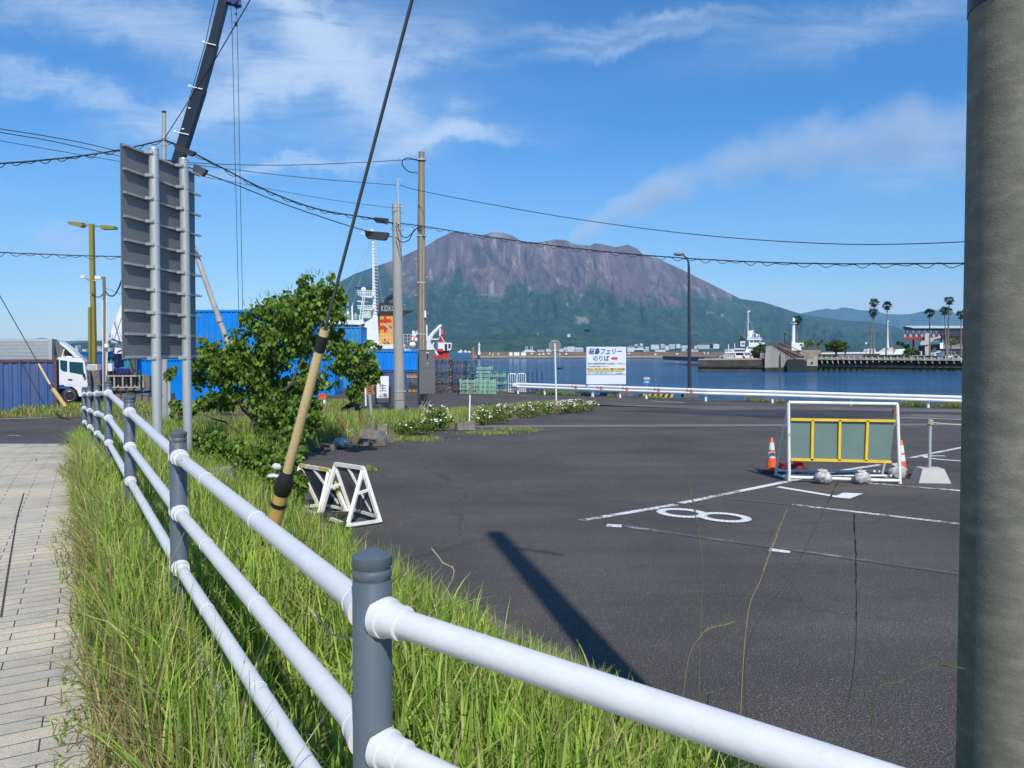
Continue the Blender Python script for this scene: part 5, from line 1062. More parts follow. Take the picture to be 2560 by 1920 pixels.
# ---- pallets
def slat_pallet(k, c, w, d, h, mi=0):
    for s in (-.5, -.0, .5): k.box((c[0]+s*(w-.09), c[1], c[2]+h*.5), (.09, d, h*.52))
    for j in range(6): k.box((c[0], c[1]-d/2+d*(j+.5)/6, c[2]+h*.88), (w, d*.11, h*.18))
    for j in (0, 2.5, 5): k.box((c[0], c[1]-d/2+d*(j+.5)/6, c[2]+h*.12), (w, d*.11, h*.18))
def rack(k, c, w, d, h):
    r = .035
    for sx in (-.5, -.08, .38, .5):
        for sy in (-.5, .5): k.box((c[0]+sx*(w-.06), c[1]+sy*d, c[2]+h/2), (.06, .06, h))
    for z in (.035, .125):
        for sy in (-.5, .5): k.box((c[0], c[1]+sy*d, c[2]+z), (w, .05, .034))
        for sx in (-.5, .5): k.box((c[0]+sx*w, c[1], c[2]+z), (.05, d, .03))
    for j in range(4): k.box((c[0]-w/2+w*(j+.5)/4, c[1], c[2]+.15), (.05, d, .03))
pal_cols = {'brown': M('brown_rack_paint', (.085, .055, .045), .7, var=.4, scale=7, col2=(.28, .22, .19), cut=(.48, .6)), 'dark': M('dark_rack_paint', (.04, .038, .05), .7, var=.5, scale=7, col2=(.2, .17, .14), cut=(.52, .62)), 'teal': M('teal_rack_paint', (.06, .2, .2), .6, var=.3, scale=6, col2=(.04, .06, .14), cut=(.48, .6)),
            'mint': M('mint_rack_paint', (.24, .42, .31), .6, var=.2, scale=6, col2=(.12, .13, .1), cut=(.56, .66)), 'orange': M('orange_pallet_wood', (.55, .26, .08), .7, var=.25, scale=6), 'navy': M('navy_rack_paint', (.04, .05, .16), .6, var=.3, scale=6, col2=(.15, .12, .1), cut=(.5, .6))}
stacks = [  # px left, px right, top py, base D, rack height, colour pattern, words
    (1086, 1127, 884, 52.0, .25, ['brown', 'brown', 'dark'], 'brown', 'leftmost tall stack beside the meter cabinet'),
    (1128, 1164, 893, 52.6, .25, ['dark', 'navy', 'brown'], 'dark', 'second tall stack from the meter cabinet'),
    (1162, 1190, 899, 53.6, .25, ['teal', 'navy', 'teal'], 'teal and navy', 'narrow stack behind the mint ones'),
    (1180, 1232, 915, 54.2, .26, ['mint'], 'mint green', 'left rear mint stack'),
    (1228, 1266, 917, 54.0, .26, ['mint', 'teal'], 'mint green', 'right rear mint stack by the water'),
    (1148, 1192, 943, 50.8, .25, ['mint'], 'mint green', 'low front mint stack on the left'),
    (1190, 1240, 944, 50.6, .25, ['mint'], 'mint green', 'low front mint stack on the right'),
    (1020, 1052, 928, 53, .25, ['teal', 'brown', 'dark', 'orange'], 'mixed dark', 'low stack between the two utility poles')]
ORD = ['first', 'second', 'third', 'fourth', 'fifth', 'sixth', 'seventh', 'eighth', 'ninth', 'tenth', 'eleventh', 'twelfth', 'thirteenth', 'fourteenth', 'fifteenth', 'sixteenth']
def ordin(i, n): return 'topmost' if i == n-1 else 'lowest' if i == 0 else (ORD[i]+' from the bottom' if i < n/2 else ORD[n-1-i]+' from the top')
proto = {}
for si, (x0, x1, pt, D, h, cols, word, where) in enumerate(stacks):
    w = (x1-x0)/F*D*.97; zt_ = P(0, pt, D).z; z = -.49; n = max(2, int((zt_-z)/h)); cx = P((x0+x1)/2, 900, D).x
    for i in range(n):
        cn = cols[(i*7+si) % len(cols)] if len(cols) > 1 else cols[0]; key = (si, cn)
        if key not in proto:
            k = MB(); rack(k, (0, 0, 0), w, 1.0, h*.97); proto[key] = mesh_of('steel_pallet', k, pal_cols[cn])
        o = bpy.data.objects.new('steel_pallet', proto[key]); COL.objects.link(o); o.location = (cx+random.uniform(-.05, .05), D+.5+random.uniform(-.06, .06), z+i*h); o.rotation_euler = (random.uniform(-.01, .01), random.uniform(-.012, .012), random.uniform(-.03, .03))
        tag(o, 'steel pallet, %s, in the %s' % (ordin(i, n), where), 'pallet', 'steel pallets, ' + where)
for si, (px, D, n, cn) in enumerate(((921, 50, 9, 'orange'), (905, 52, 13, 'orange'))):
    k = MB(); slat_pallet(k, (0, 0, 0), .85, .9, .15); me = mesh_of('wooden_pallet', k, pal_cols[cn]); w_ = ['front stack', 'rear stack'][si]
    for i in range(n):
        o = bpy.data.objects.new('wooden_pallet', me); COL.objects.link(o); o.location = (P(px, 900, D).x+random.uniform(-.05, .05), D+random.uniform(-.05, .05), -.49+.17*i); o.rotation_euler = (0, 0, random.uniform(-.08, .08)); tag(o, 'orange wooden pallet, %s, in the %s beside the tree' % (ordin(i, n), w_), 'pallet', 'orange wooden pallets, ' + w_)
# white cage trolleys and blue cart by the rail end
def cage(label, px, D, w, h, grp):
    c = onG(px, D); root = thing('cage_trolley', label, 'trolley', c, grp); k = MB(); r = .018
    for sy in (0, .6):
        k.tube([(c.x-w/2, c.y+sy, c.z+.1), (c.x-w/2, c.y+sy, c.z+h-.08), (c.x-w/2+.08, c.y+sy, c.z+h), (c.x+w/2-.08, c.y+sy, c.z+h), (c.x+w/2, c.y+sy, c.z+h-.08), (c.x+w/2, c.y+sy, c.z+.1)], r, 8)
        for j in range(1, 4): k.cyl((c.x-w/2+w*j/4, c.y+sy, c.z+.15), (c.x-w/2+w*j/4, c.y+sy, c.z+h), r*.7, n=6)
        for z in (.5, .2): k.cyl((c.x-w/2, c.y+sy, c.z+z*h), (c.x+w/2, c.y+sy, c.z+z*h), r*.7, n=6)
    obj('cage', k, white, root); k = MB(); k.box((c.x, c.y+.3, c.z+.12), (w+.1, .7, .08)); k.box((c.x, c.y+.3, c.z+.04), (w*.8, .5, .06)); obj('deck', k, wood_w, root)
cage('left white cage trolley at the end of the guardrail', 1281, 51.5, .55, 1.35, 'white cage trolleys'); cage('right white cage trolley touching the end of the guardrail', 1304, 51.8, .55, 1.35, 'white cage trolleys')
c = onG(1342, 55); c = Vector((P(1342, 900, 52.2).x, 51.8, -.5)); root = thing('cart', 'small blue cart with thin uprights on the quay edge behind the guardrail', 'cart', c); k = MB(); k.box((c.x, c.y, c.z+.55), (.95, .7, .1)); k.box((c.x-.47, c.y, c.z+.75), (.06, .7, .4)); k.box((c.x+.47, c.y, c.z+.75), (.06, .7, .4)); obj('body', k, blue_c, root)
k = MB()
for x, h in ((-.62, 1.5), (-.3, 1.5), (-.0, 1.7), (.35, 1.5)): k.cyl((c.x+x, c.y, c.z), (c.x+x, c.y, c.z+h), .03, n=8)
obj('uprights', k, dark_steel, root)
# ---- truck
tw = M('truck_white', (.74, .75, .77), .25, var=.03); gl = M('cab_glass', (.02, .07, .10), .05, spec=.9)
TD2 = 42.; root = thing('truck', 'white lorry with silver ribbed box and open roof fairing behind the navy container', 'truck', (P(120, 900, TD2).x, TD2, -.5)); ct = root
TA = .42; TP0 = P(219, 960, TD2); TN = Vector((-math.sin(TA), math.cos(TA), 0)); TU = Vector((math.cos(TA), math.sin(TA), 0))
def T(px, py): d = P(px, py, 1.)-Vector((0, 0, EYE)); return Vector((0, 0, EYE))+d*((TP0-Vector((0, 0, EYE))).dot(TN)/d.dot(TN))
def rotk(k, c, a=TA):
    ca, sa = math.cos(a), math.sin(a); k.v = [(c.x+(x-c.x)*ca-(y-c.y)*sa, c.y+(x-c.x)*sa+(y-c.y)*ca, z) for x, y, z in k.v]; return k
def trk(name, pts, mat, th=2.1, off=0., par=None):
    k = MB(); k.prism([T(a, b)+TN*off for a, b in pts], TN*th); return obj(name, k, mat, par or root)
cab = trk('cab', [(140, 900), (146, 893), (205, 895), (211, 905), (216, 935), (219, 962), (218, 991), (198, 991), (192, 975), (180, 966), (160, 965), (141, 970)], tw)
trk('side_window', [(150, 900), (168, 902), (168, 929), (158, 928), (151, 922)], gl, .03, -.022, cab); 
dr_ = trk('door', [(168.5, 901), (207, 904), (213, 934), (216, 965), (200, 965), (169, 960)], tw, .02, -.012, cab)
trk('window', [(173, 904), (207, 906), (210, 937), (174, 930)], gl, .02, -.036, dr_); trk('handle', [(170, 947), (181, 948), (181, 951), (170, 950)], black, .03, -.045, dr_)
trk('mirror', [(207, 936), (211, 932), (214, 938), (209, 944)], black, .12, -.2, cab)
trk('bumper', [(140, 962), (160, 962), (160, 968), (141, 970)], M('truck_blue_stripe', (.03, .06, .2), .4), .02, -.02, cab)
k = MB(); q = T(172, 990); 
def wheel(k, c, r, w=.26):
    c = Vector(c); k.lathe((0, 0, 0), [(r*.6, -w/2), (r*.93, -w/2), (r, -w*.35), (r, w*.35), (r*.93, w/2), (r*.6, w/2)], 30); v = k.v; k.v = [(a+c.x, z+c.y, -b+c.z) for a, b, z in v]; return k
r_ = .42; wc = T(174, 990)+TN*.12; wc.z = -.5+r_; k = rotk(wheel(MB(), wc, r_), wc); ty = obj('wheel', k, black, root)
k = MB(); k.lathe((0, 0, 0), [(.05, -.1), (.1, -.09), (.12, -.05), (.22, -.04), (.255, -.1), (.27, -.11), (.27, 0.1)], 24); k.v = [(a+wc.x, z+wc.y-.03, -b+wc.z) for a, b, z in k.v]; rotk(k, wc); obj('rim', k, M('alloy', (.6, .6, .6), .3, .8), ty)
k = rotk(wheel(MB(), wc+TN*1.8, r_), wc+TN*1.8); obj('wheel', k, black, root)
trk('chassis', [(30, 975), (200, 975), (200, 988), (30, 988)], black, 1.6, .3)
box_m = M('ribbed_aluminium', (.48, .49, .50), .4, .4, var=.06)
b_ = T(128, 847); LB = 6.2; bc = b_-TU*LB/2+TN*1.15; k = MB(); k.box((bc.x, bc.y, 1.3), (LB, 2.3, b_.z*2-2.6), TA)
for i in range(16): q = b_-TU*LB/2-TN*.01; k.box((q.x, q.y, b_.z-.12-i*.075), (LB-.3, .03, .035), TA)
obj('cargo_box', k, box_m, root); trk('corner_post', [(121, 847), (130, 848), (130, 985), (122, 985)], galv, .05, -.04)
k = MB(); k.prism([T(148, 853), T(162, 862), T(180, 875), T(190, 886), T(197, 894), T(188, 894), T(178, 884), T(165, 872), T(150, 860)], TN*.07); k.prism([T(148, 853)+TN*1.9, T(162, 862)+TN*1.9, T(180, 875)+TN*1.9, T(197, 894)+TN*1.9, T(188, 894)+TN*1.9, T(165, 872)+TN*1.9], (0, .07, 0))
vs = [T(148, 853), T(162, 862), T(180, 875), T(190, 886), T(197, 894)]; k.add([v+TN*y for v in vs for y in (.07, 1.9)], [(2*i, 2*i+2, 2*i+3, 2*i+1) for i in range(4)])
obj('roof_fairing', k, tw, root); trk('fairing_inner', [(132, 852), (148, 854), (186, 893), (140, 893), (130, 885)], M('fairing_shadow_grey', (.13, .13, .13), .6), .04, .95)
k = MB(); k.beam(T(152, 893)+Vector((0, .1, 0)), T(158, 872)+Vector((0, .1, 0)), .05); k.box(T(172, 892)+Vector((0, .4, 0)), (.9, .3, .08)); obj('light_bar', k, white_old, root)
# ---- far-left guyed guard
B2 = onG(160, 31); root = thing('guy_wire', 'thin guy wire in a short yellow guard in front of the navy container', 'guy wire', B2)
a, b_, c_, d = P(164, 1017, 31), P(129, 968, 31), P(96, 909, 31), P(0, 740, 31); k = MB(); k.tube([a, b_], .085, 16); obj('lower_guard', k, M('pale_yellow_guard', (.5, .36, .13), .55, var=.1), root); k = MB(); k.tube([b_, c_], .04, 12); obj('upper_guard', k, pale_guard, root)
k = MB(); k.tube([b_+Vector((.03, 0, -.05)), b_+Vector((-.06, 0, .12))], [.1, .06], 12); k.tube([c_, c_+(d-c_)*.02], .06, 10); k.tube([c_, d, d+(d-c_)*.6], .018, 6); obj('wire', k, dark_steel, root)
# ---- olive lamp post
oli = M('olive_paint', (.235, .20, .04), .5, var=.1, scale=3, streak=True); c = Vector((P(231, 905, 45).x, 45, 1.2))
root = thing('lamp_post', 'tall olive twin-arm lamp post behind the white truck', 'lamp post', (c.x, 45, 0))
k = MB(); k.beam((P(236, 908, 45).x, 45, .9), P(229, 560, 45), .235, .235, (0, 1, 0)); k.beam(P(225, 905, 44.8), P(224, 768, 44.8), .13, .13, (0, 1, 0)); obj('pole', k, oli, root)
k = MB(); k.cyl(P(204, 561, 45), P(254, 566, 45), .04, n=10); obj('arm', k, oli, root)
for s, pts in ((-1, [(169, 553), (205, 556), (205, 566), (196, 567), (170, 560)]), (1, [(252, 562), (285, 565), (286, 572), (251, 572)])):
    k = MB(); k.prism([P(x, y, 44.8) for x, y in pts], (0, .42, 0)); obj('lamp_head', k, oli, root)
for s, px, py in ((-1, 211, 692), (1, 246, 694)):
    k = MB(); k.box(P(px, py, 44.7), (.34, .3, .18), s*.3); k.beam(P(px+(-s)*5, py+6, 44.9), P(229, 703, 45), .06); obj('floodlight', k, white_old, root)
k = MB(); k.tube([P(229, 733, 44.8), P(240, 742, 44.8), P(250, 743, 44.6), P(257, 735, 43.5)], .03, 6); obj('cable_loop', k, cable_m, root)
# ---- thin timber-coloured pole with cables
c = Vector((P(264, 960, 43).x, 43, -.4)); root = thing('utility_pole', 'thin weathered pole with white box right of the olive lamp post', 'utility pole', c)
k = MB(); k.tube([c, P(260, 692, 43)], [.12, .08], 14); obj('shaft', k, M('pole_timber', (.16, .13, .1), .85, var=.2, streak=True), root)
k = MB(); k.cyl((c.x-.1, 42.9, 0), P(257, 750, 42.9), .025, n=8); k.cyl((c.x+.09, 42.88, 0), P(266, 740, 42.88), .03, n=8); k.cyl((c.x+.14, 42.85, .6), P(271, 800, 42.85), .02, n=6); obj('conduit', k, white_old, root)
k = MB(); k.box(P(267, 864, 42.7), (.2, .15, .2)); obj('box', k, white, root)
# ---- crane
cr = thing('mobile_crane', 'mobile crane with white body and long dark boom rising behind the road sign', 'crane', (P(345, 900, 44).x, 45, -.5))
k = MB(); 
def C(px, py, D=44.): return P(px, py, D)
k.prism([C(284, 884), C(340, 884), C(372, 884), (C(372, 884)+Vector((0, 0, .7))), C(340, 800), C(330, 770), C(312, 775), C(300, 828), C(291, 846), C(290, 853)], (0, 1.6, 0)); body = obj('body', k, tw, cr)
k = MB(); c = C(286, 852); k.cyl(c+Vector((0, -.1, 0)), c+Vector((0, 1.7, 0)), .17, n=14); k.cyl(C(283, 853)+Vector((-.0, -.15, 0)), C(300, 856)+Vector((0, -.15, 0)), .12, n=12); obj('hinge', k, tw, cr)
k = MB(); k.box((c.x+.3, 45.3, 1.0), (2.6, 2.2, .7)); k.box((c.x-.25, 45, 2.0), (.22, .7, 1.1)); obj('carrier', k, M('crane_navy', (.02, .03, .2), .4), cr)
for i in (0, 1):
    k = wheel(MB(), (c.x-.3+i*1.3, 44.6, 0), .5); obj('wheel', k, black, cr)
k = MB(); k.mi = 0; k.tube([C(294, 881)+Vector((x*.06, -.02, z*.05)) for x, z in ((0, 0), (1, 1.5), (3, 2.6), (6, 3), (9, 3))], .03, 6); k.mi = 1; k.tube([C(299, 879)+Vector((x*.06, -.03, z*.05)) for x, z in ((0, 0), (1.5, 1.6), (3, .6), (4.5, 1.6), (6, 1.2))], .022, 6); obj('emblem', k, [navy, red_m], body)
k = MB(); k.beam(C(300, 850), C(394, 600), .95, .8, (0, 1, 0)); obj('boom_base', k, tw, cr)
bm_ = M('boom_navy', (.012, .016, .026), .4); tip = C(578, -60)
k = MB(); k.beam(C(384, 620), C(446, 398), .68, .55, (0, 1, 0)); k.beam(C(440, 400), C(484, 218), .62, .5, (0, 1, 0)); k.beam(C(484, 218), C(524, 110), .56, .46, (0, 1, 0)); 
k = MB(); k.beam(C(372, 640), C(502, 222), .57, .5, (0, 1, 0)); k.beam(C(501, 226), C(533, 110), .52, .45, (0, 1, 0)); k.beam(C(532, 114), C(575, -60), .46, .4, (0, 1, 0)); obj('boom', k, bm_, cr)
for (a, b_) in (((531, 114), (.32)), ((497, 223), (.34)), ((462, 336), (.36))):
    q = C(*a); k = MB(); k.beam(q+Vector((-b_-.1, -.3, .08)), q+Vector((b_, -.3, -.1)), .05); k.box(q+Vector((-b_-.05, -.32, .08)), (.14, .1, .12)); obj('boom_ring', k, white, cr)
for a in ((479, 274), (463, 326)): k = MB(); k.box(C(*a)+Vector((0, -.3, 0)), (.15, .02, .06)); obj('boom_label', k, white, cr)
for (a, b_) in (((560, -20), (432, 400)), ):
    k = MB(); k.tube([C(541, 0)+Vector((-.1, 0, 0)), C(513, 110), C(480, 225), C(432, 395), C(400, 500)], .022, 6); obj('boom_hose', k, cable_m, cr)
k = MB(); q = C(584, 3); k.box(q, (.7, .5, .3)); k.cyl(q+Vector((.1, -.3, -.1)), q+Vector((.1, .3, -.1)), .2, n=14); k.box(C(592, 10), (.5, .4, .2), .3); obj('head', k, M('crane_head_blue', (.02, .03, .16), .5), cr)
for x0, x1 in ((577, 597), (590, 607)):
    k = MB(); k.tube([C(x0, 10), C(x0+3, 60), C(x1, 790)], .016, 6); obj('hoist_rope', k, cable_m, cr)
k = MB(); q = C(590, 60); k.box(q, (.14, .12, .22)); k.cyl(C(590, 35)-Vector((0, 0, .05)), C(590, 35)+Vector((0, 0, .05)), .06, n=8); obj('sheave', k, dark_steel, cr)
# ---- overhead wires
def catm(pts, n=8):
    out = []; Pp = [pts[0]*2-pts[1]]+pts+[pts[-1]*2-pts[-2]]
    for i in range(1, len(Pp)-2):
        for j in range(n):
            t = j/n; a, b, c, d = Pp[i-1:i+3]; out.append(.5*((2*b)+(c-a)*t+(2*a-5*b+4*c-d)*t*t+(3*b-a-3*c+d)*t**3))
    return out+[pts[-1]]
def wire(label, px, D0_, D1_, r=.018, loops=0, name='overhead_wire', n=8):
    m = len(px)-1; pts = catm([P(a, b, D0_+(D1_-D0_)*i/m) for i, (a, b) in enumerate(px)], n); k = MB(); k.tube(pts, r, 6)
    if loops:
        L = sum((b-a).length for a, b in zip(pts[:-1], pts[1:])); q = []; s = 0; nx = 0
        dense_ = []
        for a, b in zip(pts[:-1], pts[1:]):
            mm = max(2, int((b-a).length/.08)); dense_ += [a+(b-a)*j/mm for j in range(mm)]
        per = max(6, int(loops/.08)); dd = [p_+Vector((0, 0, (.045*math.sin(2*math.pi*i/per)-.05+.03*math.sin(i*.7)) )) for i, p_ in enumerate(dense_)]; k.tube(dd, r*.5, 4)
    return obj(name, k, cable_m, None, label, 'wire', 'overhead wires')
pA = 26.; pC = float(gp(999, 1046).y); pB = float(gp(1056, 1052).y)
wire('thick spiralled cable sagging in from the left to the pole behind the sign', [(-60, 416), (0, 409), (100, 401), (200, 390), (307, 373), (408, 350)], 22, pA, .028, .5)
wire('double wire from the upper left to behind the sign, upper strand', [(-40, 316), (0, 322), (120, 341), (220, 360), (330, 385), (480, 407), (700, 413), (880, 407), (1042, 398)], 20, pB, .014)
wire('double wire from the upper left to behind the sign, lower strand', [(-40, 324), (0, 331), (120, 351), (240, 377), (330, 395), (500, 414), (750, 443), (990, 463)], 20, pC, .014)
wire('thin faint wire from the left, lowest of the three at the sign top', [(-40, 348), (0, 352), (150, 378), (307, 405), (500, 440), (800, 495), (982, 520)], 20, pC, .01)
wire('thick bundled cable dropping from the black closure by the sign to the pale pole', [(411, 350), (455, 368), (560, 422), (680, 482), (800, 524), (930, 546), (990, 560)], pA, pC, .028, .5)
wire('second cable below it, from the grey housing to the large black closure', [(420, 400), (512, 433), (600, 466), (700, 506), (800, 541), (900, 573), (980, 592)], pA, pC, .02, 0)
wire('upper long wire running right from the pole tops to the big near pole', [(1000, 463), (1042, 475), (1200, 506), (1400, 541), (1600, 570), (1800, 592), (2000, 606), (2200, 611), (2480, 600), (2900, 560), (3600, 430)], pC, 14, .014)
wire('lower spiralled cable running right from the pale pole across the volcano', [(1000, 558), (1060, 566), (1250, 596), (1450, 622), (1650, 641), (1850, 653), (2050, 659), (2250, 659), (2500, 655), (2950, 625), (3600, 520)], pC, 14, .02, .42)
wire('short bundled cable entering from the left at lamp height', [(-40, 628), (0, 631), (100, 635), (200, 639), (310, 641), (405, 637)], 22, pA, .018, .5)
wire('dark drop cable looping from the thin pole to behind the sign', [(264, 728), (272, 738), (284, 739), (296, 722), (308, 690), (330, 640)], 42.5, 30, .035)
wire('thin pair of wires from the thin pole to the road sign', [(264, 720), (307, 736), (400, 752)], 42.5, 30, .012)
wire('steep wire crossing in front of the crane boom from the upper right', [(720, -170), (625, 0), (590, 60), (525, 170), (470, 255), (412, 345)], 18, pA, .016)
wire('thin stay running down to the left of the white crane body', [(330, 700), (310, 775), (285, 850)], 41, 41, .015)
wire('thin rope strung low between the thin stake and the poles', [(924, 1016), (985, 1002), (1048, 1000)], pC-2, pB-.3, .012)
wire('thin wire strung low in front of the block wall', [(280, 983), (345, 988), (408, 991)], 33, 26, .012)
for i, pxs in enumerate(([(990, 556), (1005, 590), (1020, 592), (1045, 568), (1056, 566)], [(990, 593), (1003, 605), (1022, 600), (1035, 576), (1052, 567)], [(995, 460), (1010, 400), (1030, 395), (1048, 400)])):
    wire(['jumper cable curling round the top of the pale pole', 'second lower jumper cable round the pale pole', 'curled lead at the top of the brown pole'][i], pxs[:] if i < 2 else [(1044, 433), (1020, 428), (1006, 412), (1008, 400), (1022, 395), (1046, 402)], pC-.3, pB-.3, .02)
for px, py, w_, h_, r, lb in ((942, 589, 58, 20, .09, 'large black cable closure hanging left of the pale pole'), (953, 551, 34, 13, .09, 'small black cable closure on the upper cable by the pale pole'), (462, 377, 52, 14, .36, 'black cable closure beside the pole top behind the sign'), (500, 426, 32, 20, .45, 'grey cable housing sticking out beside the top of the road sign')):
    D = pC-.5 if px > 900 else pA-.4; c = P(px, py, D); k = MB(); d = Vector((math.cos(r), 0, -math.sin(r))); w = w_/F*D; h = h_/F*D; n_ = Vector((d.z, 0, -d.x)); n_ = -n_ if n_.z < 0 else n_
    poly = [c-d*w/2+n_*h*.45, c+d*w/2+n_*h*.45, c+d*w/2+n_*h*.1, c+d*w*.44-n_*h*.35, c+d*w*.36-n_*h*.5, c-d*w*.36-n_*h*.5, c-d*w*.44-n_*h*.3, c-d*w/2+n_*h*.15]; k.prism([p-Vector((0, h*.4, 0)) for p in poly], (0, h*.8, 0)); k.tube([c-d*w*.55+n_*h*.35, c+d*w*.55+n_*h*.35], .03, 6)
    obj('cable_closure', k, cable_m if 'grey' not in lb else M('housing_grey', (.05, .055, .06), .5), None, lb, 'cable closure', 'cable closures on the wires')
# ---- birds
def bird(label, px, py, D, pts, w):
    k = MB(); c = P(px, py, D)
    for a, b in pts:
        vs = []
        for (u, v) in a: vs.append(c+Vector((u/F*D, 0, -v/F*D)))
        n = len(vs); k.add([v+Vector((0, -w, 0)) for v in vs]+[v+Vector((0, w, .02)) for v in vs], [(i, i+1, n+i+1, n+i) for i in range(n-1)])
    k.sphere(c, .16, 8, 6, (1.6, 2., .6)); obj('bird', k, M('bird_brown', (.03, .025, .022), .9), None, label, 'bird', 'birds gliding over the harbour')
bird('dark bird gliding in front of the volcano above the ferry sign', 1468, 826, 70, [([(-13, -1), (-7, 0), (0, 1), (4, -4), (9, -12)], 0)], .12)
bird('dark bird gliding low over the water right of the round sign', 1400, 921, 70, [([(-8, 4), (-2, 1), (2, 0), (10, -6)], 0)], .1)
# ================================================================ SHIPS
shw = M('ship_white', (.70, .72, .74), .4, var=.04, scale=1.5); shd = M('ship_window', (.02, .025, .03), .2)
EXD = -.2
def pxp(name, par, pts, Y, th, mat): k = MB(); k.pix(pts, Y, th); return obj(name, k, mat, par)
SY = 86.; sh = thing('ship', 'large white ship with tall mast and yellow, red and black funnel behind the containers', 'ship', (P(960, 900, SY).x, SY, -1.9))
navyh = M('hull_blue', (.02, .06, .2), .5)
pxp('hull', sh, [(600, 905), (1055, 905), (1070, 880), (1075, 885), (1062, 985), (640, 985)], SY-1, 11, navyh)
pxp('deck_house', sh, [(700, 905), (1058, 905), (1058, 872), (922, 872), (905, 862), (905, 905)], SY, 8, shw)
dk = pxp('aft_deck', sh, [(908, 861), (1012, 861), (1012, 872), (925, 872)], SY-.6, 9, shw)
for x in (968, 1018): pxp('doorway', sh, [(x, 878), (x+9, 878), (x+9, 895), (x, 895)], SY-.05, .1, shd)
br_ = pxp('bridge', sh, [(905, 862), (905, 822), (913, 806), (936, 792), (944, 792), (948, 862)], SY, 6, shw)
pxp('bridge_wing', sh, [(800, 800), (908, 800), (912, 808), (900, 812), (812, 808)], SY-1, 8, shw)
pxp('bridge_front', sh, [(812, 808), (905, 808), (905, 880), (812, 880)], SY, 6, shw)
for i in range(4): pxp('bridge_window', sh, [(816+i*21, 813), (833+i*21, 813), (833+i*21, 826), (816+i*21, 826)], SY-.04, .08, shd)
mast = pxp('mast', sh, [(930, 600), (936, 598), (937, 690), (941, 780), (948, 805), (925, 806), (932, 775), (931, 690)], SY+2, .9, shw)
k = MB()
for i in range(24): z = 600+i*8; q = P(938+.35*i*.35, z, SY+1.95); k.box(q, (.5, .1, .05))
obj('ladder', k, shw, mast)
k = MB(); k.beam(P(902, 583, SY+2), P(945, 592, SY+2), .1); k.beam(P(910, 578, SY+2), P(928, 600, SY+2), .16); k.cyl(P(930, 600, SY+2), P(929, 572, SY+2), .12, n=8); k.beam(P(918, 578, SY+2), P(938, 578, SY+2), .1); k.box(P(929, 584, SY+2), (.9, .6, .12)); obj('crosstree', k, shw, mast)
k = MB(); k.cyl(P(886, 718, SY+2), P(930, 719, SY+2), .1, n=8); obj('yard', k, navyh, mast)
for y0, y1 in ((727, 739), (764, 771)):
    k = MB(); a, b = P(893, y0+2, SY+1), P(932, y0+2, SY+1); 
    for q in (0, 4, 8):
        k.beam(P(893+q*.4, y0+q, SY+1), P(932, y0+q, SY+1), .07)
    for i in range(7): k.beam(P(894+i*6, y0, SY+1), P(896+i*5.6, y1, SY+1), .05)
    k.prism([P(897, y1, SY+1), P(932, y1, SY+1), P(930, y1+5, SY+1), P(908, y1+4, SY+1)], (0, 2, 0)); obj('platform', k, shw, mast)
k = MB(); k.sphere(P(909, 724, SY+1.5), .3, 14, 10); k.sphere(P(907, 757, SY+1.5), .22, 12, 8); k.beam(P(893, 753, SY+1.5), P(921, 754, SY+1.5), .12); obj('radar', k, shw, mast)
k = MB()
for s in (0, 7): k.beam(P(903+s-5, 803, SY+.6), P(909+s*.6, 730, SY+.6), .07)
for i in range(12): y = 733+i*6; k.beam(P(909-i*.9, y, SY+.6), P(914-i*.5, y, SY+.6), .05)
obj('bridge_ladder', k, shw, sh)
for a, b, c_, d in ((929, 600, 858, 745), (929, 600, 872, 800), (934, 600, 957, 660), (934, 605, 947, 690), (929, 600, 960, 770)):
    k = MB(); k.cyl(P(a, b, SY+2), P(c_, d, SY+2), .02, n=5); obj('stay', k, galv, mast)
def railing(par, x0, x1, yt, yb, Y, m=shw, step=9, name='railing', rows=3):
    k = MB(); n = max(2, int(abs(x1-x0)/step)); r = .4/1880*Y*1.0
    for i in range(n+1): x = x0+(x1-x0)*i/n; k.cyl(P(x, yb, Y), P(x, yt, Y), r, n=5)
    for j in range(rows): y = yt+(yb-yt)*j/rows; k.cyl(P(x0, y, Y), P(x1, y, Y), r*.9, n=5)
    return obj(name, k, m, par)
railing(sh, 802, 908, 788, 800, SY-1); railing(sh, 912, 985, 836, 861, SY-.6); railing(sh, 1000, 1045, 836, 861, SY+1); railing(sh, 650, 800, 793, 803, SY-1)
k = MB()
for x, y, r in ((848, 786, .3), (858, 787, .32), (832, 790, .2)): k.sphere(P(x, y, SY+1), r, 12, 8)
k.cyl(P(881, 800, SY+1), P(880, 765, SY+1), .1, n=8); k.cyl(P(880, 775, SY+1), P(882, 758, SY+1), .03, n=6); k.cyl(P(870, 800, SY+1), P(870, 752, SY+1), .03, n=6); k.box(P(870, 782, SY+1), (.25, .2, .3)); obj('antenna', k, shw, sh)
k = MB(); k.box(P(918, 787, SY+1.5), (.95, 1, .8)); obj('locker', k, M('pale_green_paint', (.38, .5, .42), .5), sh); k = MB(); k.lathe(P(889, 796, SY+1.5), [(.2, 0), (.22, .5), (.05, .7)], 12); obj('vent', k, M('deck_green', (.08, .3, .14), .5), sh)
fun = pxp('funnel', sh, [(948, 862), (950, 786), (1004, 786), (1004, 862)], SY+1, 3.4, M('funnel_yellow', (.62, .30, .03), .5, var=.06))
ftop = pxp('funnel_top', sh, [(948, 788), (949, 757), (995, 757), (1002, 776), (1035, 776), (1016, 783), (1008, 792), (1003, 786)], SY+.98, 3.44, M('funnel_black', (.02, .02, .025), .5)); pxp('funnel_lip', sh, [(944, 781), (1000, 781), (1000, 788), (946, 788)], SY+.9, 3.6, black)
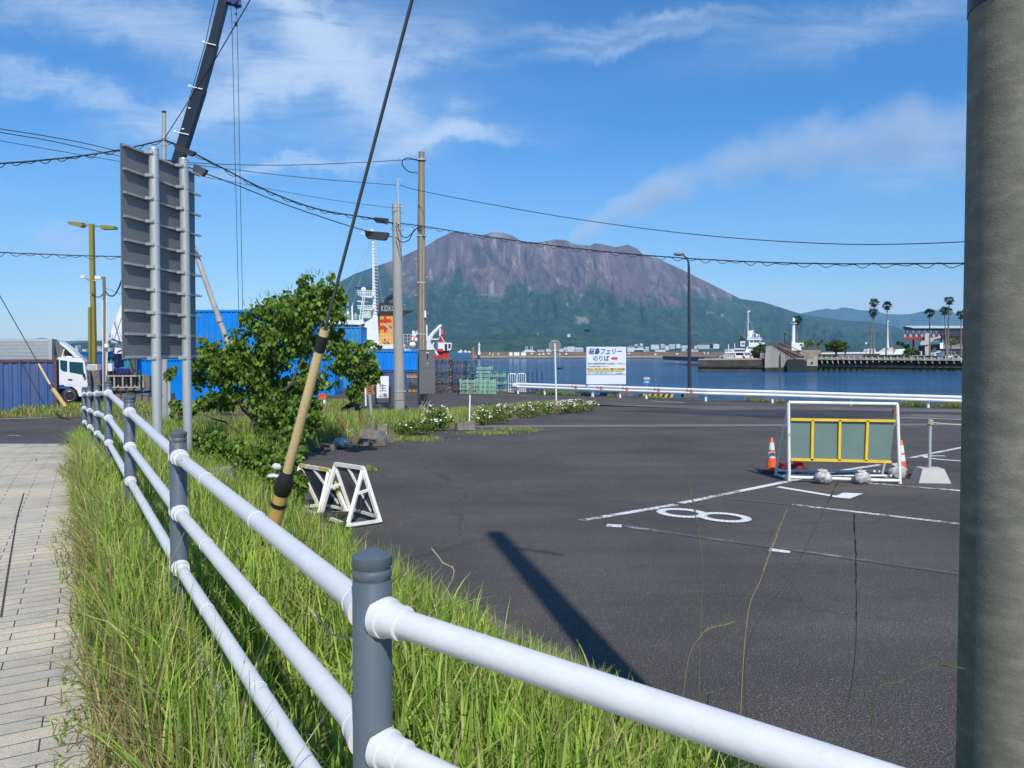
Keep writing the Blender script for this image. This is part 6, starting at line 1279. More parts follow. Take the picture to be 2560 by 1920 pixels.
for pts in ([(960, 790), (966, 790), (966, 798), (979, 798), (979, 805), (966, 805), (966, 814), (979, 816), (979, 823), (966, 823), (966, 830), (960, 830), (960, 823), (947.5, 822), (947.5, 815), (960, 814), (960, 805), (947.5, 806), (947.5, 799), (960, 798)],):
    pxp('funnel_emblem', sh, pts, SY+.95, .05, red_m)
text('KIDKG', .95, P(953, 778, SY+.95), M('funnel_lettering', (.42, .44, .45), .6), ftop, w=1.55, shear=0)
k = MB(); k.tube([P(966, 760, SY+2.5), P(966, 752, SY+2.5), P(971, 745, SY+2.5), P(990, 736, SY+2.5)], [.26, .26, .27, .27], 12); obj('exhaust', k, dark_steel, sh)
k = MB(); k.beam(P(958, 809, SY-.8), P(984, 834, SY-.8), .14, .1); k.beam(P(962, 809, SY-.6), P(988, 834, SY-.6), .14, .1); obj('awning', k, galv, sh)
k = MB(); k.tube([P(1070, 880, SY), P(1071, 862, SY), P(1074, 845, SY), P(1082, 834, SY), P(1100, 816, SY), P(1104, 814, SY)], [.26, .26, .26, .22, .2, .2], 10); k.cyl(P(1100, 818, SY), P(1100, 840, SY), .12, n=8); k.tube([P(1094, 855, SY), P(1100, 838, SY), P(1112, 856, SY)], .05, 6); obj('davit', k, shw, sh)
k = MB(); k.tube([P(1066, 812, SY), P(1067, 850, SY), P(1080, 876, SY)], .12, 8); k.beam(P(1070, 850, SY), P(1095, 888, SY), .18); k.beam(P(1085, 856, SY), P(1074, 884, SY), .14); k.box(P(1087, 848, SY), (.9, .4, .14)); obj('gantry', k, shw, sh)
k = MB(); k.beam(P(1008, 866, SY-1.2), P(1046, 905, SY-1.2), .5, .12); k.beam(P(1008, 856, SY-1.2), P(1046, 893, SY-1.2), .06); obj('gangway', k, galv, sh)
q = P(1030, 846, SY-1.3); k = MB(); k.tube([q+Vector((.27*math.cos(a), 0, .27*math.sin(a))) for a in np.linspace(0, 6.283, 17)], .06, 6, caps=False); obj('lifebuoy', k, orange_m, sh)
k = MB(); k.sphere(P(1031, 862, SY-1), .4, 12, 8, (1, 1, .9)); k.sphere(P(1040, 850, SY-1), .25, 10, 8); k.box(P(1034, 840, SY), (.3, .3, 1.2)); k.beam(P(1030, 850, SY), P(1046, 826, SY), .2); obj('winch', k, shw, sh)
# red funnel boat behind
rb = thing('tugboat', 'small white and red vessel with red funnel beyond the pallet stacks', 'boat', (P(1110, 880, 120).x, 120, -1.9))
pxp('hull', rb, [(1085, 876), (1122, 876), (1122, 900), (1086, 900)], 120, 5, red_m); pxp('cabin', rb, [(1095, 856), (1130, 857), (1128, 874), (1122, 876), (1095, 877)], 119.6, 3, shw); pxp('stripe', rb, [(1095, 872), (1108, 872), (1108, 879), (1095, 879)], 119.5, .1, red_m)
k = MB(); k.lathe(P(1105, 856, 121), [(.4, 0), (.27, 1.2), (.36, 1.25), (.36, 1.4), (.2, 1.5), (.2, 1.9), (.05, 2.1)], 14); obj('funnel', k, red_m, rb); pxp('window', rb, [(1112, 860), (1118, 860), (1118, 875), (1112, 875)], 119.5, .1, shd); pxp('doorway', rb, [(1121, 860), (1127, 860), (1126, 870), (1121, 870)], 119.5, .1, shd)
# ---- white workboat at the pier
EXD = .31
WY = 182.; wb_ = thing('workboat', 'white workboat with tall mast and black funnel moored behind the dark pier', 'boat', (P(1870, 900, WY).x, WY, -1.9))
pxp('hull', wb_, [(1806, 899), (1808, 888), (1885, 888), (1900, 886), (1898, 918), (1812, 918)], WY, 7, shw)
pxp('main_deck', wb_, [(1812, 879), (1884, 879), (1884, 882), (1812, 882)], WY-.5, 7, shw); k = MB()
for x in (1838, 1860, 1878): k.pix([(x-1.5, 882), (x+1.5, 882), (x+1.5, 890), (x-1.5, 890)], WY-.4, .3)
k.pix([(1840, 871), (1862, 871), (1862, 874), (1833, 874)], WY-.4, 5); obj('supports', k, shw, wb_); pxp('dark_openings', wb_, [(1826, 882.5), (1859, 882.5), (1859, 889), (1826, 889)], WY+.2, .2, shd)
pxp('superstructure', wb_, [(1862, 880), (1868, 866), (1886, 866), (1890, 880)], WY+.5, 5, shw); br2 = pxp('bridge', wb_, [(1872, 851), (1901, 851), (1901, 856), (1912, 857), (1912, 861), (1900, 864), (1888, 868), (1872, 867)], WY, 6, shw)
for x in (1877, 1886, 1893): pxp('window', br2, [(x, 851.5), (x+5, 851.5), (x+5, 856), (x, 856)], WY-.06, .08, shd)
pxp('flying_deck', wb_, [(1868, 848), (1904, 848), (1904, 850.5), (1868, 850.5)], WY-.3, 6.5, shw); pxp('stack_house', wb_, [(1872, 827), (1884, 825), (1884, 829), (1881, 832), (1880, 848), (1873, 848)], WY+2, 1.5, shw)
k = MB(); k.tube([P(1870, 850, WY+2), P(1870, 822, WY+2), P(1870, 776, WY+2)], [.17, .12, .07], 10); k.beam(P(1867, 780, WY+2), P(1875, 780, WY+2), .12)
for y in (789, 797, 806): k.beam(P(1870, y, WY+2), P(1873, y, WY+2), .08)
k.box(P(1873, 778, WY+2), (.35, .2, .25)); obj('mast', k, shw, wb_)
for a, b in ((1895, 845), (1856, 862), (1885, 835)): k = MB(); k.cyl(P(1870, 790, WY+2), P(a, b, WY+2), .025, n=5); obj('stay', k, galv, wb_)
k = MB(); k.sphere(P(1892, 838, WY+1), .35, 12, 8); k.beam(P(1879, 833, WY+1), P(1887, 833, WY+1), .15); k.cyl(P(1898, 848, WY+1), P(1898, 836, WY+1), .1, n=8); k.cyl(P(1892, 848, WY+1), P(1892, 836, WY+1), .1, n=8); k.cyl(P(1883, 848, WY+1), P(1883, 833, WY+1), .1, n=8); obj('radar', k, shw, wb_)
railing(wb_, 1812, 1833, 873, 879, WY-.5, step=4); railing(wb_, 1868, 1904, 844, 848, WY-.3, step=4); railing(wb_, 1812, 1835, 882, 889, WY-.5, step=5)
fn = pxp('funnel', wb_, [(1848, 846), (1862, 846), (1862, 869), (1848, 869)], WY+1, 2.5, black); pxp('funnel_panel', wb_, [(1851, 853), (1863, 853), (1863, 866), (1851, 866)], WY+.9, .1, shw)
k = MB(); q = P(1857, 859.5, WY+.85)
for i in range(5): a = math.pi/2+2*math.pi*i/5; k.cyl(q+Vector((.12*math.cos(a), 0, .12*math.sin(a))), q+Vector((.36*math.cos(a), 0, .36*math.sin(a))), .09, n=8)
obj('funnel_emblem', k, black, wb_); k = MB(); k.beam(P(1850, 840, WY+2), P(1858, 846, WY+2), .35); obj('exhaust', k, black, wb_)
k = MB(); k.cyl(P(1822, 885, WY), P(1821, 860, WY), .12, n=8); k.cyl(P(1837, 872, WY), P(1836, 858, WY), .1, n=8); k.sphere(P(1831, 877, WY), .5, 10, 8); obj('bollards', k, shw, wb_); k = MB(); k.box(P(1803, 893, WY), (1.4, 2, .6)); obj('deck_gear', k, galv, wb_)
# ================================================================ BREAKWATER
EXD = 0.
BY = 450.; bw = thing('breakwater', 'long low brown breakwater with pale ledge and white bird cut-outs across the harbour', 'breakwater', (P(1500, 890, BY).x, BY, -1.9))
bwd = M('breakwater_brown', (.17, .125, .10), .9, var=.2, scale=.15, streak=True); bwl = M('breakwater_ledge', (.36, .29, .22), .9, var=.12, scale=.1)
pxp('parapet', bw, [(1182, 880.5), (1230, 879.5), (2300, 879.5), (2300, 897), (1182, 897)], BY+3, 6, bwd); pxp('ledge', bw, [(1178, 890.5), (2300, 888.5), (2300, 894), (1178, 894)], BY, 3, bwl); pxp('waterline', bw, [(1174, 894), (2300, 894), (2300, 899), (1174, 899)], BY+.3, 3, conc_dark)
k = MB()
for x in range(1240, 2290, 52): k.pix([(x, 889.5), (x+.8, 889.5), (x+.8, 893.6), (x, 893.6)], BY-.1, .2)
obj('ledge_joints', k, conc_dark, bw)
for i, x in enumerate([1224, 1232, 1246, 1329, 1348, 1358, 1371, 1398, 1415, 1572, 1638, 1692]):
    s = 1 if i > 2 else .8; k = MB(); y = 884+((i*5) % 3); q = [(x-4*s, y+1), (x-1, y-.5), (x+1*s, y-3*s), (x+2*s, y-.5), (x+5*s, y-1.5), (x+2*s, y+1.5), (x, y+1)] if i > 2 else [(x-2, y+4), (x+1, y-4), (x+2, y-3), (x+.5, y+1), (x+2, y+4), (x, y+2)]; k.pix(q, BY+2.9, .15); obj('bird_figure', k, white, bw)
for x in (1761, 1770): k = MB(); k.pix([(x-2, 880), (x+1, 880), (x, 883), (x+2.5, 884), (x+1, 886), (x, 885)], BY+2.9, .15); obj('bird_figure', k, white, bw)
for x0, x1 in ((1273, 1281), (1285, 1298), (1303, 1315)): pxp('white_panel', bw, [(x0, 881), (x1, 881), (x1, 889), (x0, 889)], BY-.3 if False else BY+2.85, .2, white)
lh = thing('beacon', 'slim white beacon standing on the breakwater end', 'lighthouse', P(1198, 888, BY-1)); k = MB(); k.cyl(P(1198, 886, BY-1), P(1198, 862, BY-1), .55, .42, n=14); obj('tower', k, white, lh); k = MB(); k.box(P(1198, 883, BY-1.5), (1.5, 1.5, 2)); k.box(P(1198, 862, BY-1), (1.5, 1.5, .4)); k.cyl(P(1198, 862, BY-1), P(1198, 856, BY-1), .35, .2, n=10); obj('lantern', k, white, lh)
k = MB(); k.cyl(P(1183, 897, BY-2), P(1183, 868, BY-2), .6, n=10); obj('marker_pile', k, M('rusty_orange_paint', (.42, .2, .09), .8, var=.2), None, 'rust-orange pile at the left tip of the breakwater', 'pile')
# ---- town and boats on the far shore
roofm = [M('roof_grey', (.2, .2, .21), .8), M('roof_white', (.7, .7, .7), .6), M('roof_brown', (.18, .11, .1), .8)]
wallm = [M('wall_white', (.6, .6, .58), .8), M('wall_cream', (.45, .43, .4), .8)]
tw_ = [(1588, 868, 40, 10, 0), (1617, 869, 9, 5, 1), (1637, 864, 20, 5, 1), (1656, 862, 10, 4, 1), (1667, 866, 9, 5, 1), (1680, 863, 14, 5, 1), (1695, 862, 10, 4, 1), (1712, 867, 18, 7, 1), (1740, 866, 9, 4, 1), (1762, 862, 40, 6, 2), (1785, 862, 24, 5, 1), (1590, 862, 8, 4, 1), (1603, 860, 7, 3, 1), (1414, 871, 9, 6, 1), (1428, 870, 20, 8, 1), (1447, 872, 22, 7, 1), (1405, 874, 14, 5, 1), (1352, 875, 18, 4, 0), (1372, 874, 14, 5, 1), (1345, 836, 3, 3, 1), (1422, 836, 8, 3, 1), (1600, 875, 30, 4, 1), (1650, 874, 26, 4, 0), (1730, 873, 30, 4, 0),
       (170, 872, 9, 5, 1), (195, 866, 7, 4, 1), (214, 873, 10, 5, 0), (250, 868, 8, 4, 1), (258, 876, 12, 5, 1), (208, 880, 14, 5, 2), (275, 872, 7, 4, 1), (266, 862, 5, 3, 1)]
for i, (x, y, w, h, r) in enumerate(tw_):
    Y_ = 3330. if x > 1000 else 2050.; c = P(x, y, Y_); W_, H_ = w/F*Y_, h/F*Y_
    if y < 840: Y_ = 3650.; c = P(x, y, Y_)
    nn_ = sum(1 for q in tw_ if q[4] == r and (q[0] > 1000) == (x > 1000) and q[0] < x)
    root = thing('house', '%s of the %s buildings counted from the left, %s' % (['first', 'second', 'third', 'fourth', 'fifth', 'sixth', 'seventh', 'eighth', 'ninth', 'tenth', 'eleventh', 'twelfth', 'thirteenth', 'fourteenth', 'fifteenth', 'sixteenth', 'seventeenth', 'eighteenth', 'nineteenth', 'twentieth'][nn_], ['grey-roofed', 'white', 'brown-roofed'][r], 'far shore' if x > 1000 else 'green hill behind the olive lamp post'), 'building', (c.x, Y_, c.z-H_/2), '%s buildings %s' % (['grey-roofed', 'white', 'brown-roofed'][r], 'on the far shore' if x > 1000 else 'on the left hill'))
    k = MB(); k.box((c.x, Y_, c.z-H_*.5-4), (W_, 14, H_*1.0+8)); obj('wall', k, wallm[i % 2], root)
    k = MB(); z0 = c.z; k.prism([(c.x-W_*.54, Y_-8, z0), (c.x+W_*.54, Y_-8, z0), (c.x+W_*.4, Y_-8, z0+H_*.4), (c.x-W_*.4, Y_-8, z0+H_*.4)], (0, 16, 0)); obj('roof', k, roofm[r], root)
def ferry(label, px, py, w, Y_):
    c = P(px, py, Y_); s = w/F*Y_; r = thing('ferry', label, 'boat', c); k = MB(); k.prism([c+Vector((s*a, 0, s*b)) for a, b in ((-.5, 0), (.5, 0), (.46, .13), (.3, .13), (.28, .2), (-.34, .2), (-.38, .1), (-.5, .1))], (0, s*.2, 0)); obj('hull', k, white, r)
    for a in (-.28, -.15, .12, .25): k = MB(); k.beam(c+Vector((s*a, 1, s*.1)), c+Vector((s*(a+.03), 1, s*.48)), s*.03); obj('mast', k, white, r)
ferry('white ferry with short masts beyond the breakwater, left of the round sign', 1323, 881, 32, 2500)
for x, w in ((1152, 16), (1163, 14), (1173, 10)): 
    c = P(x, 881, 2600); s = w/F*2600; k = MB(); k.prism([c+Vector((s*a, 0, s*b)) for a, b in ((-.5, 0), (.5, 0), (.55, .2), (.2, .2), (.15, .42), (-.1, .42), (-.2, .2), (-.5, .15))], (0, s*.3, 0)); obj('fishing_boat', k, white, None, {1152: 'largest', 1163: 'middle', 1173: 'smallest'}[x]+' of three small white fishing boats left of the beacon', 'boat', 'white boats left of the beacon')
# ================================================================ RIGHT PIER
EXD = .345
PY = 160.; pd = M('pier_dark', (.05, .045, .042), .9, var=.4, scale=.8, col2=(.10, .09, .08), cut=(.5, .7)); pc = M('pier_concrete', (.30, .285, .26), .9, var=.18, scale=.5, streak=True, col2=(.14, .13, .11), cut=(.5, .68)); algae = M('tidal_algae', (.03, .035, .02), .9, var=.5, scale=1.2)
def pr(name, par, pts, mat, th=8, dy=0): return pxp(name, par, pts, PY+dy, th, mat)
pier = thing('pier', 'dark low pier with pale worn top jutting left into the harbour', 'pier', (P(1830, 900, PY).x, PY, -1.9))
pr('wall', pier, [(1745, 900), (1912, 899), (1912, 932), (1745, 932)], pd, 14); pr('waterline', pier, [(1745, 914), (1912, 913), (1912, 919), (1745, 918)], algae, .4, -.35); pr('top', pier, [(1746, 897.5), (1912, 895.5), (1912, 899), (1746, 900)], M('pier_top', (.4, .32, .23), .9, var=.2), 13, .5)
for x in (1757, 1805, 1860): k = MB(); q = P(x, 896, PY+2); k.lathe(q-Vector((0, 0, .1)), [(.25, 0), (.2, .3), (.32, .4), (.1, .5)], 12); obj('bollard', k, dark_steel, pier)
qb = thing('quay_block', 'concrete quay block with brown railed stair and dark recess', 'quay', (P(1960, 900, PY).x, PY, -1.9))
pr('wall', qb, [(1912, 895), (1916, 865), (1940, 865), (2000, 891), (2044, 891), (2044, 932), (1912, 932)], pc, 20, -1); pr('tidal_band', qb, [(1912, 919), (2044, 917), (2044, 932), (1912, 932)], algae, .3, -1.2)
pr('recess', qb, [(1948, 930), (1949, 892), (1951, 881), (1952, 892), (1953, 930)], pd, .3, -1.25)
k = MB()
for x0, x1 in ((1930, 1978), (1937, 1985), (1955, 2012)): k.beam(P(x0, 858, PY-1.2+(x1-1978)*.05), P(x1+12, 895-(8 if x1 > 2000 else 0), PY-1.2+(x1-1978)*.05), .14)
for i in range(9): x = 1934+i*6.3; y = 862+i*3.7; k.cyl(P(x, y, PY-1.2), P(x, y+7, PY-1.2), .06, n=6)
obj('stair_rail', k, M('brown_rail', (.17, .10, .08), .8), qb); pr('stair', qb, [(1945, 867), (1963, 868), (2012, 890), (1998, 890)], M('stair_red', (.17, .105, .085), .9, var=.2), 3, -1.4)
pr('upper_wall', qb, [(1925, 857), (1978, 857), (1978, 868), (1948, 868)], pd, 6, 3); pr('back_wall', qb, [(1995, 875), (2052, 875), (2052, 898), (1995, 898)], M('ribbed_concrete', (.26, .22, .2), .9, var=.2, scale=1), 6, 6); railing(qb, 1978, 2052, 864, 875, PY+6, M('rail_brown', (.13, .1, .09), .8), 6)
railing(qb, 1901, 1914, 883, 896, PY-.5, white, 3); railing(qb, 1916, 1930, 857, 865, PY+2, bpy.data.materials['rail_brown'], 5); railing(qb, 1990, 2044, 890, 899, PY-1, pc, 8, rows=1)
fd = M('fender_black', (.008, .012, .014), .7, var=.4, scale=1)
k = MB(); q = [(1970, 899)]+[(1970+45*math.sin(t)+0, 899+0) for t in []]; q = [(1968, 900), (1975, 898), (2008, 898), (2015, 904), (2017, 915), (2017, 934), (1968, 934)]; k.pix(q, PY-2.4, 1.2); obj('fender', k, fd, qb)
hut = thing('hut', 'white concrete hut at the foot of the white lighthouse', 'hut', P(1995, 875, PY+3)); pr('wall', hut, [(1979, 857), (2009, 857), (2009, 866), (2003, 866), (2003, 876), (1979, 876)], white_old, 3, 3); pr('opening', hut, [(2000, 860), (2007, 860), (2007, 864), (2000, 864)], pd, .1, 2.9)
wl = thing('lighthouse', 'white cylindrical lighthouse with gallery on the quay block', 'lighthouse', P(1983, 857, PY+4)); k = MB(); k.tube([P(1983, 860, PY+4), P(1984, 810, PY+4)], [.40, .32], 24); obj('tower', k, white, wl); k = MB(); c = P(1984, 809, PY+4); k.lathe(c, [(.35, -.15), (.7, 0), (.7, .12), (.3, .12)], 24); obj('gallery', k, white, wl)
k = MB(); k.lathe(c, [(.26, .12), (.26, .5)], 16); obj('glass', k, shd, wl); k = MB(); k.lathe(c, [(.3, .5), (.3, .9), (.26, 1.05), (.1, 1.25), (.02, 1.3)], 16); obj('lantern_roof', k, white, wl)
EXD = .42
prom = thing('promenade', 'long bracketed promenade deck with white rail posts above a dark sea wall', 'sea wall', (P(2230, 900, PY).x, PY, -1.9))
def zline(x): return 898+(x-2044)*.0055
pr('deck', prom, [(2044, 896.5), (2420, 899), (2420, 902), (2044, 899)], pc, 30, -1.5); pr('wall', prom, [(2044, 901), (2420, 903), (2560, 905), (2560, 936), (2044, 932)], pd, 28, 1.2); pr('ledge', prom, [(2044, 911), (2415, 915), (2415, 920), (2044, 916)], M('ledge_grey', (.1, .095, .08), .9, var=.3, scale=1), 1.6, -.2)
pr('tidal_band', prom, [(2017, 916), (2440, 919), (2440, 940), (2017, 934)], algae, 1.6, .2); pr('wall_end', prom, [(2017, 898), (2044, 898), (2044, 915), (2017, 915)], M('pale_pier', (.34, .31, .26), .9, var=.15), 3, -1.4); pr('opening', prom, [(2027, 905), (2033, 904), (2032, 910), (2028, 910)], pd, .1, -1.5)
x = 2052.; i = 0
while x < 2395:
    pr('bracket', prom, [(x, 901), (x+3.5, 901), (x+5.5, 909), (x+3, 909)] if not 2165 < x < 2290 else [(x, 901.5), (x+4, 901.5), (x+4.5, 905.5), (x+1, 905.5)], pc, 1.2, -1.3); pr('rail_post', prom, [(x-1, 891), (x+1.3, 891), (x+1.3, 898.5), (x-1, 898.5)], M('rail_post_pale', (.42, .42, .4), .8) if i == 0 else bpy.data.materials['rail_post_pale'], .25, -1.4); x += 13.2+i*.25; i += 1
pr('parapet', prom, [(2044, 893), (2420, 894.5), (2420, 898), (2044, 897)], M('parapet_stone', (.24, .235, .22), .9, var=.2, scale=1), .3, -.9)
railing(prom, 2280, 2310, 889, 898, PY-1.6, white_old, 30, rows=1); k = MB(); k.beam(P(2395, 891, PY-1.6), P(2425, 911, PY-3), .12)
for i in range(5): k.cyl(P(2396+i*7, 892+i*4.6, PY-2), P(2396+i*7, 902+i*4.6, PY-2), .06, n=6)
obj('stair_rail', k, white_old, prom)
pl_land = MB(); pl_land.box((P(2400, 900, 200).x-5, 215, .05), (122, 100, 1.3)); obj('harbour_ground', pl_land, asph_l, kind='structure')
# hedge and lawn
GRN2 = LEAFG*.6
def hedge(label, x0, x1, y0, y1, D, n=900): 
    r = []; m = max(2, int((x1-x0)/10))
    for i in range(m): x = x0+(x1-x0)*(i+.5)/m; r.append(bl(x, (y0+y1)/2, (x1-x0)/m*.8, (y1-y0)/2, D))
    return shrub('hedge', label, 'hedge', r, n, .4, GRN2, False, thick=.2)
hedge('low clipped hedge under the round tree on the promenade', 2054, 2094, 887, 892, PY+2, 500); hedge('long low hedge behind the palms on the promenade', 2160, 2275, 886, 892, PY+3, 1200); hedge('low hedge behind the parked white cars', 2300, 2345, 888, 894, PY+2, 500)
shrub('round_shrub', 'dense dark rounded shrub left of the quay block', 'shrub', [bl(1890, 878, 12, 14, PY+2), bl(1904, 872, 12, 14, PY+2), bl(1899, 884, 14, 10, PY+2)], 1500, .42, GRN2*.8, False)
def gtree(label, blobs, tx, y0, y1, D, n=1600, sz=.42, pal=GRN2, name='round_tree'):
    r = thing(name, label, 'tree', P(tx, y1, D)); leaves('crown', r, blobs, n, sz, pal, thick=.25, seed=int(tx)); k = MB(); c = P(tx, y1+2, D); t_ = P(tx, y0, D); limb(k, c, t_, .3, .2, .03)
    for b in blobs[:4]: limb(k, t_, (b[0], b[1], b[2]), .14, .05, .05)
    obj('trunk', k, bark, r)
gtree('round-crowned dark green tree on the promenade right of the lighthouse', [bl(2092, 863, 25, 14, PY+4), bl(2078, 865, 16, 11, PY+4), bl(2106, 865, 15, 11, PY+4), bl(2093, 868, 20, 10, PY+4)], 2090, 878, 889, PY+4, 3400)
gtree('bright green tree just right of the white hut', [bl(2020, 855, 14, 7, PY+9), bl(2008, 858, 8, 6, PY+9), bl(2030, 858, 7, 6, PY+9)], 2018, 862, 872, PY+9, 900, .4, LEAFG*1.3)
gtree('sparse half-bare tree between the hut and the round tree', [bl(2048, 856, 5, 5, PY+8), bl(2055, 850, 3, 3, PY+8), bl(2042, 862, 3, 3, PY+8)], 2048, 862, 876, PY+8, 110, .35, LEAFG*.9, 'bare_tree')
gtree('leaning pine with layered pads left of the red truss building', [bl(2252, 858, 9, 4, PY+14), bl(2265, 864, 9, 4, PY+14), bl(2246, 854, 5, 2.5, PY+14)], 2270, 866, 886, PY+14, 600, .38, GRN2, 'pine_tree')
shrub('round_shrub', 'bushy green shrub below the leaning pine', 'shrub', [bl(2276, 878, 14, 9, PY+12), bl(2288, 882, 10, 7, PY+12), bl(2264, 884, 9, 5, PY+12)], 1300, .4, LEAFG, False)
PF = np.array([(.03, .07, .02), (.05, .1, .03), (.02, .05, .02)]); DEAD = np.array([(.24, .2, .14), (.17, .14, .1)])
def palm(label, x, y, xb, yb, D, rad=11, n=30, pal=PF, skirt=True, grp='tall fan palms on the promenade'):
    c = P(x, y, D); r = thing('palm_tree', label, 'palm tree', P(xb, yb, D), grp); R_ = rad/F*D*1.55; V = []; Fq = []; C_ = []; b = 0
    def fan(az, el, L, col):
        nonlocal b
        d = Vector((math.cos(az)*math.cos(el), math.sin(az)*math.cos(el), math.sin(el))); s = Vector((-math.sin(az), math.cos(az), 0)); u = s.cross(d); m = 9; hub = c+d*L*.42; drop = Vector((0, 0, -.12*L))
        V.append(c); C_.append(col*.8); V.append(hub+s*.04); C_.append(col*.8); V.append(hub-s*.04); C_.append(col*.8); V.append(c+s*.03); C_.append(col); Fq.append((b, b+2, b+1, b+3)); b += 4
        for j in range(m):
            a = (j/(m-1)-.5)*2.7; e = hub+(d*math.cos(a)+s*math.sin(a))*L*.58+drop*(1+abs(a)); w = (s*math.cos(a)-d*math.sin(a))*L*.045; mid = (hub+e)/2+u*.05*L
            V.extend([hub, mid-w, e, mid+w]); C_.extend([col]*4); Fq.append((b, b+1, b+2, b+3)); b += 4
    for i in range(n): fan(i*2.4+random.random(), random.uniform(-.35, 1.2), R_*random.uniform(.8, 1.05), pal[random.randrange(len(pal))]*random.uniform(.7, 1.3))
    o = soup('crown', np.array([tuple(v) for v in V]), np.array(Fq), np.array(C_), leaf_m, r)
    if skirt:
        V = []; Fq = []; C_ = []; b = 0
        for i in range(14): fan(i*2.4, random.uniform(-1.35, -.7), R_*random.uniform(.6, .85), DEAD[random.randrange(2)])
        soup('dead_fronds', np.array([tuple(v) for v in V]), np.array(Fq), np.array(C_), leaf_m, r)
    k = MB(); bt = P(xb, yb, D); k.tube([bt, bt+(c-bt)*.5+Vector((random.uniform(-.1, .1), 0, 0)), c], [.2, .12, .09], 10); obj('trunk', k, M('palm_trunk', (.19, .17, .145), .9, var=.2, scale=2) if 'palm_trunk' not in bpy.data.materials else bpy.data.materials['palm_trunk'], r)
palm('tallest fan palm of the close pair left of the sailing mast', 2185, 756, 2183, 893, PY+6); palm('lower fan palm of the close pair left of the sailing mast', 2183, 780, 2175, 893, PY+5); palm('single fan palm beside the white sailing mast', 2218, 764, 2215, 893, PY+5); palm('fan palm in front of the red truss walkway', 2324, 782, 2324, 890, PY+7)
palm('tallest fan palm of the right-hand group', 2373, 751, 2369, 890, PY+8); palm('fan palm just left of the tallest in the right-hand group', 2361, 776, 2367, 890, PY+4); palm('fan palm squeezed behind the right-hand group', 2372, 778, 2369, 890, PY+11, 9); palm('rightmost fan palm by the big near pole', 2403, 786, 2403, 890, PY+6); palm('fan palm right behind the white lighthouse', 1994, 800, 1992, 862, PY+14, 11)
YG = np.array([(.2, .25, .06), (.14, .2, .05), (.26, .28, .1)]); palm('short yellowish fan palm behind the parked white cars', 2378, 857, 2377, 890, PY+10, 12, 40, YG, False, 'short fan palms'); palm('short yellowish fan palm at the big near pole', 2412, 857, 2412, 890, PY+10, 12, 40, YG, False, 'short fan palms')
c = P(1962, 865, PY+8); root = thing('solar_lamp', 'dark solar lamp standing left of the lighthouse', 'street lamp', c); k = MB(); k.cyl(c, P(1962, 836, PY+8), .07, n=8); obj('pole', k, dark_steel, root); k = MB(); k.pix([(1957, 833), (1962, 832), (1967, 838), (1962, 838)], PY+8, .8); obj('panel', k, black, root)
c = P(2165, 888, PY+10); root = thing('lamp_post', 'small thin lamp post left of the close pair of palms', 'lamp post', c); k = MB(); k.cyl(c, P(2165, 862, PY+10), .06, n=8); obj('pole', k, dark_steel, root); k = MB(); k.box(P(2165, 858, PY+10), (.3, .3, .45)); obj('lamp', k, white, root)
# moored white boats behind promenade
yb = thing('moored_boat', 'long white moored vessel behind the hedge and palms', 'boat', P(2160, 885, PY+30)); pr('hull', yb, [(2052, 882), (2200, 880), (2262, 876), (2266, 880), (2258, 886), (2060, 889)], shw, 6, 30); pr('cabin', yb, [(2196, 880), (2210, 870), (2232, 868), (2236, 881)], M('boat_grey', (.4, .41, .42), .5), 4, 31); pr('fore_cabin', yb, [(2158, 879), (2162, 872), (2188, 871), (2190, 880)], bpy.data.materials['boat_grey'], 4, 31); pr('waterline', yb, [(2056, 885), (2200, 884), (2200, 886), (2056, 887)], shd, .2, 29.8)
k = MB(); k.tube([P(2219, 870, PY+31), P(2219, 842, PY+31), P(2219, 801, PY+31)], [.33, .2, .1], 12); k.pix([(2219, 801), (2224, 803), (2219, 805)], PY+31, .1); obj('mast', k, shw, yb); k = MB(); k.cyl(P(2220, 815, PY+31), P(2231, 868, PY+31), .03, n=5); obj('stay', k, galv, yb)
lb = thing('lifeboat', 'small white boat with an orange cover right of the sailing mast', 'boat', P(2250, 880, PY+24)); pr('hull', lb, [(2234, 884), (2236, 874), (2262, 872), (2262, 876), (2248, 885)], white, 3, 24); pr('cover', lb, [(2233, 877), (2234, 873), (2238, 872), (2240, 875), (2237, 879)], M('boat_cover_orange', (.5, .2, .03), .7), 1.2, 23.5)
pc2 = thing('person', 'person in dark clothes walking on the promenade right of the round tree', 'person', P(2113, 893, PY+1)); k = MB(); c = P(2113, 892, PY+1)
k.tube([c+Vector((-.12, 0, .02)), c+Vector((-.1, 0, .45)), c+Vector((-.07, 0, .85))], [.06, .07, .09], 8); k.tube([c+Vector((.16, 0, .02)), c+Vector((.12, 0, .45)), c+Vector((.07, 0, .85))], [.06, .07, .09], 8); k.tube([c+Vector((0, 0, .82)), c+Vector((0, 0, 1.1)), c+Vector((0, 0, 1.38)), c+Vector((0, 0, 1.46)), c+Vector((0, 0, 1.52))], [.15, .15, .2, .1, .06], 10); k.tube([c+Vector((-.2, 0, 1.38)), c+Vector((-.26, -.05, 1.1)), c+Vector((-.24, -.15, .88))], [.06, .05, .04], 7); k.tube([c+Vector((.2, 0, 1.38)), c+Vector((.26, .05, 1.1)), c+Vector((.27, .1, .86))], [.06, .05, .04], 7); k.sphere(c+Vector((0, 0, 1.63)), .115, 10, 8, (.9, 1, 1.1)); obj('body', k, M('dark_clothes', (.03, .03, .05), .8), pc2)
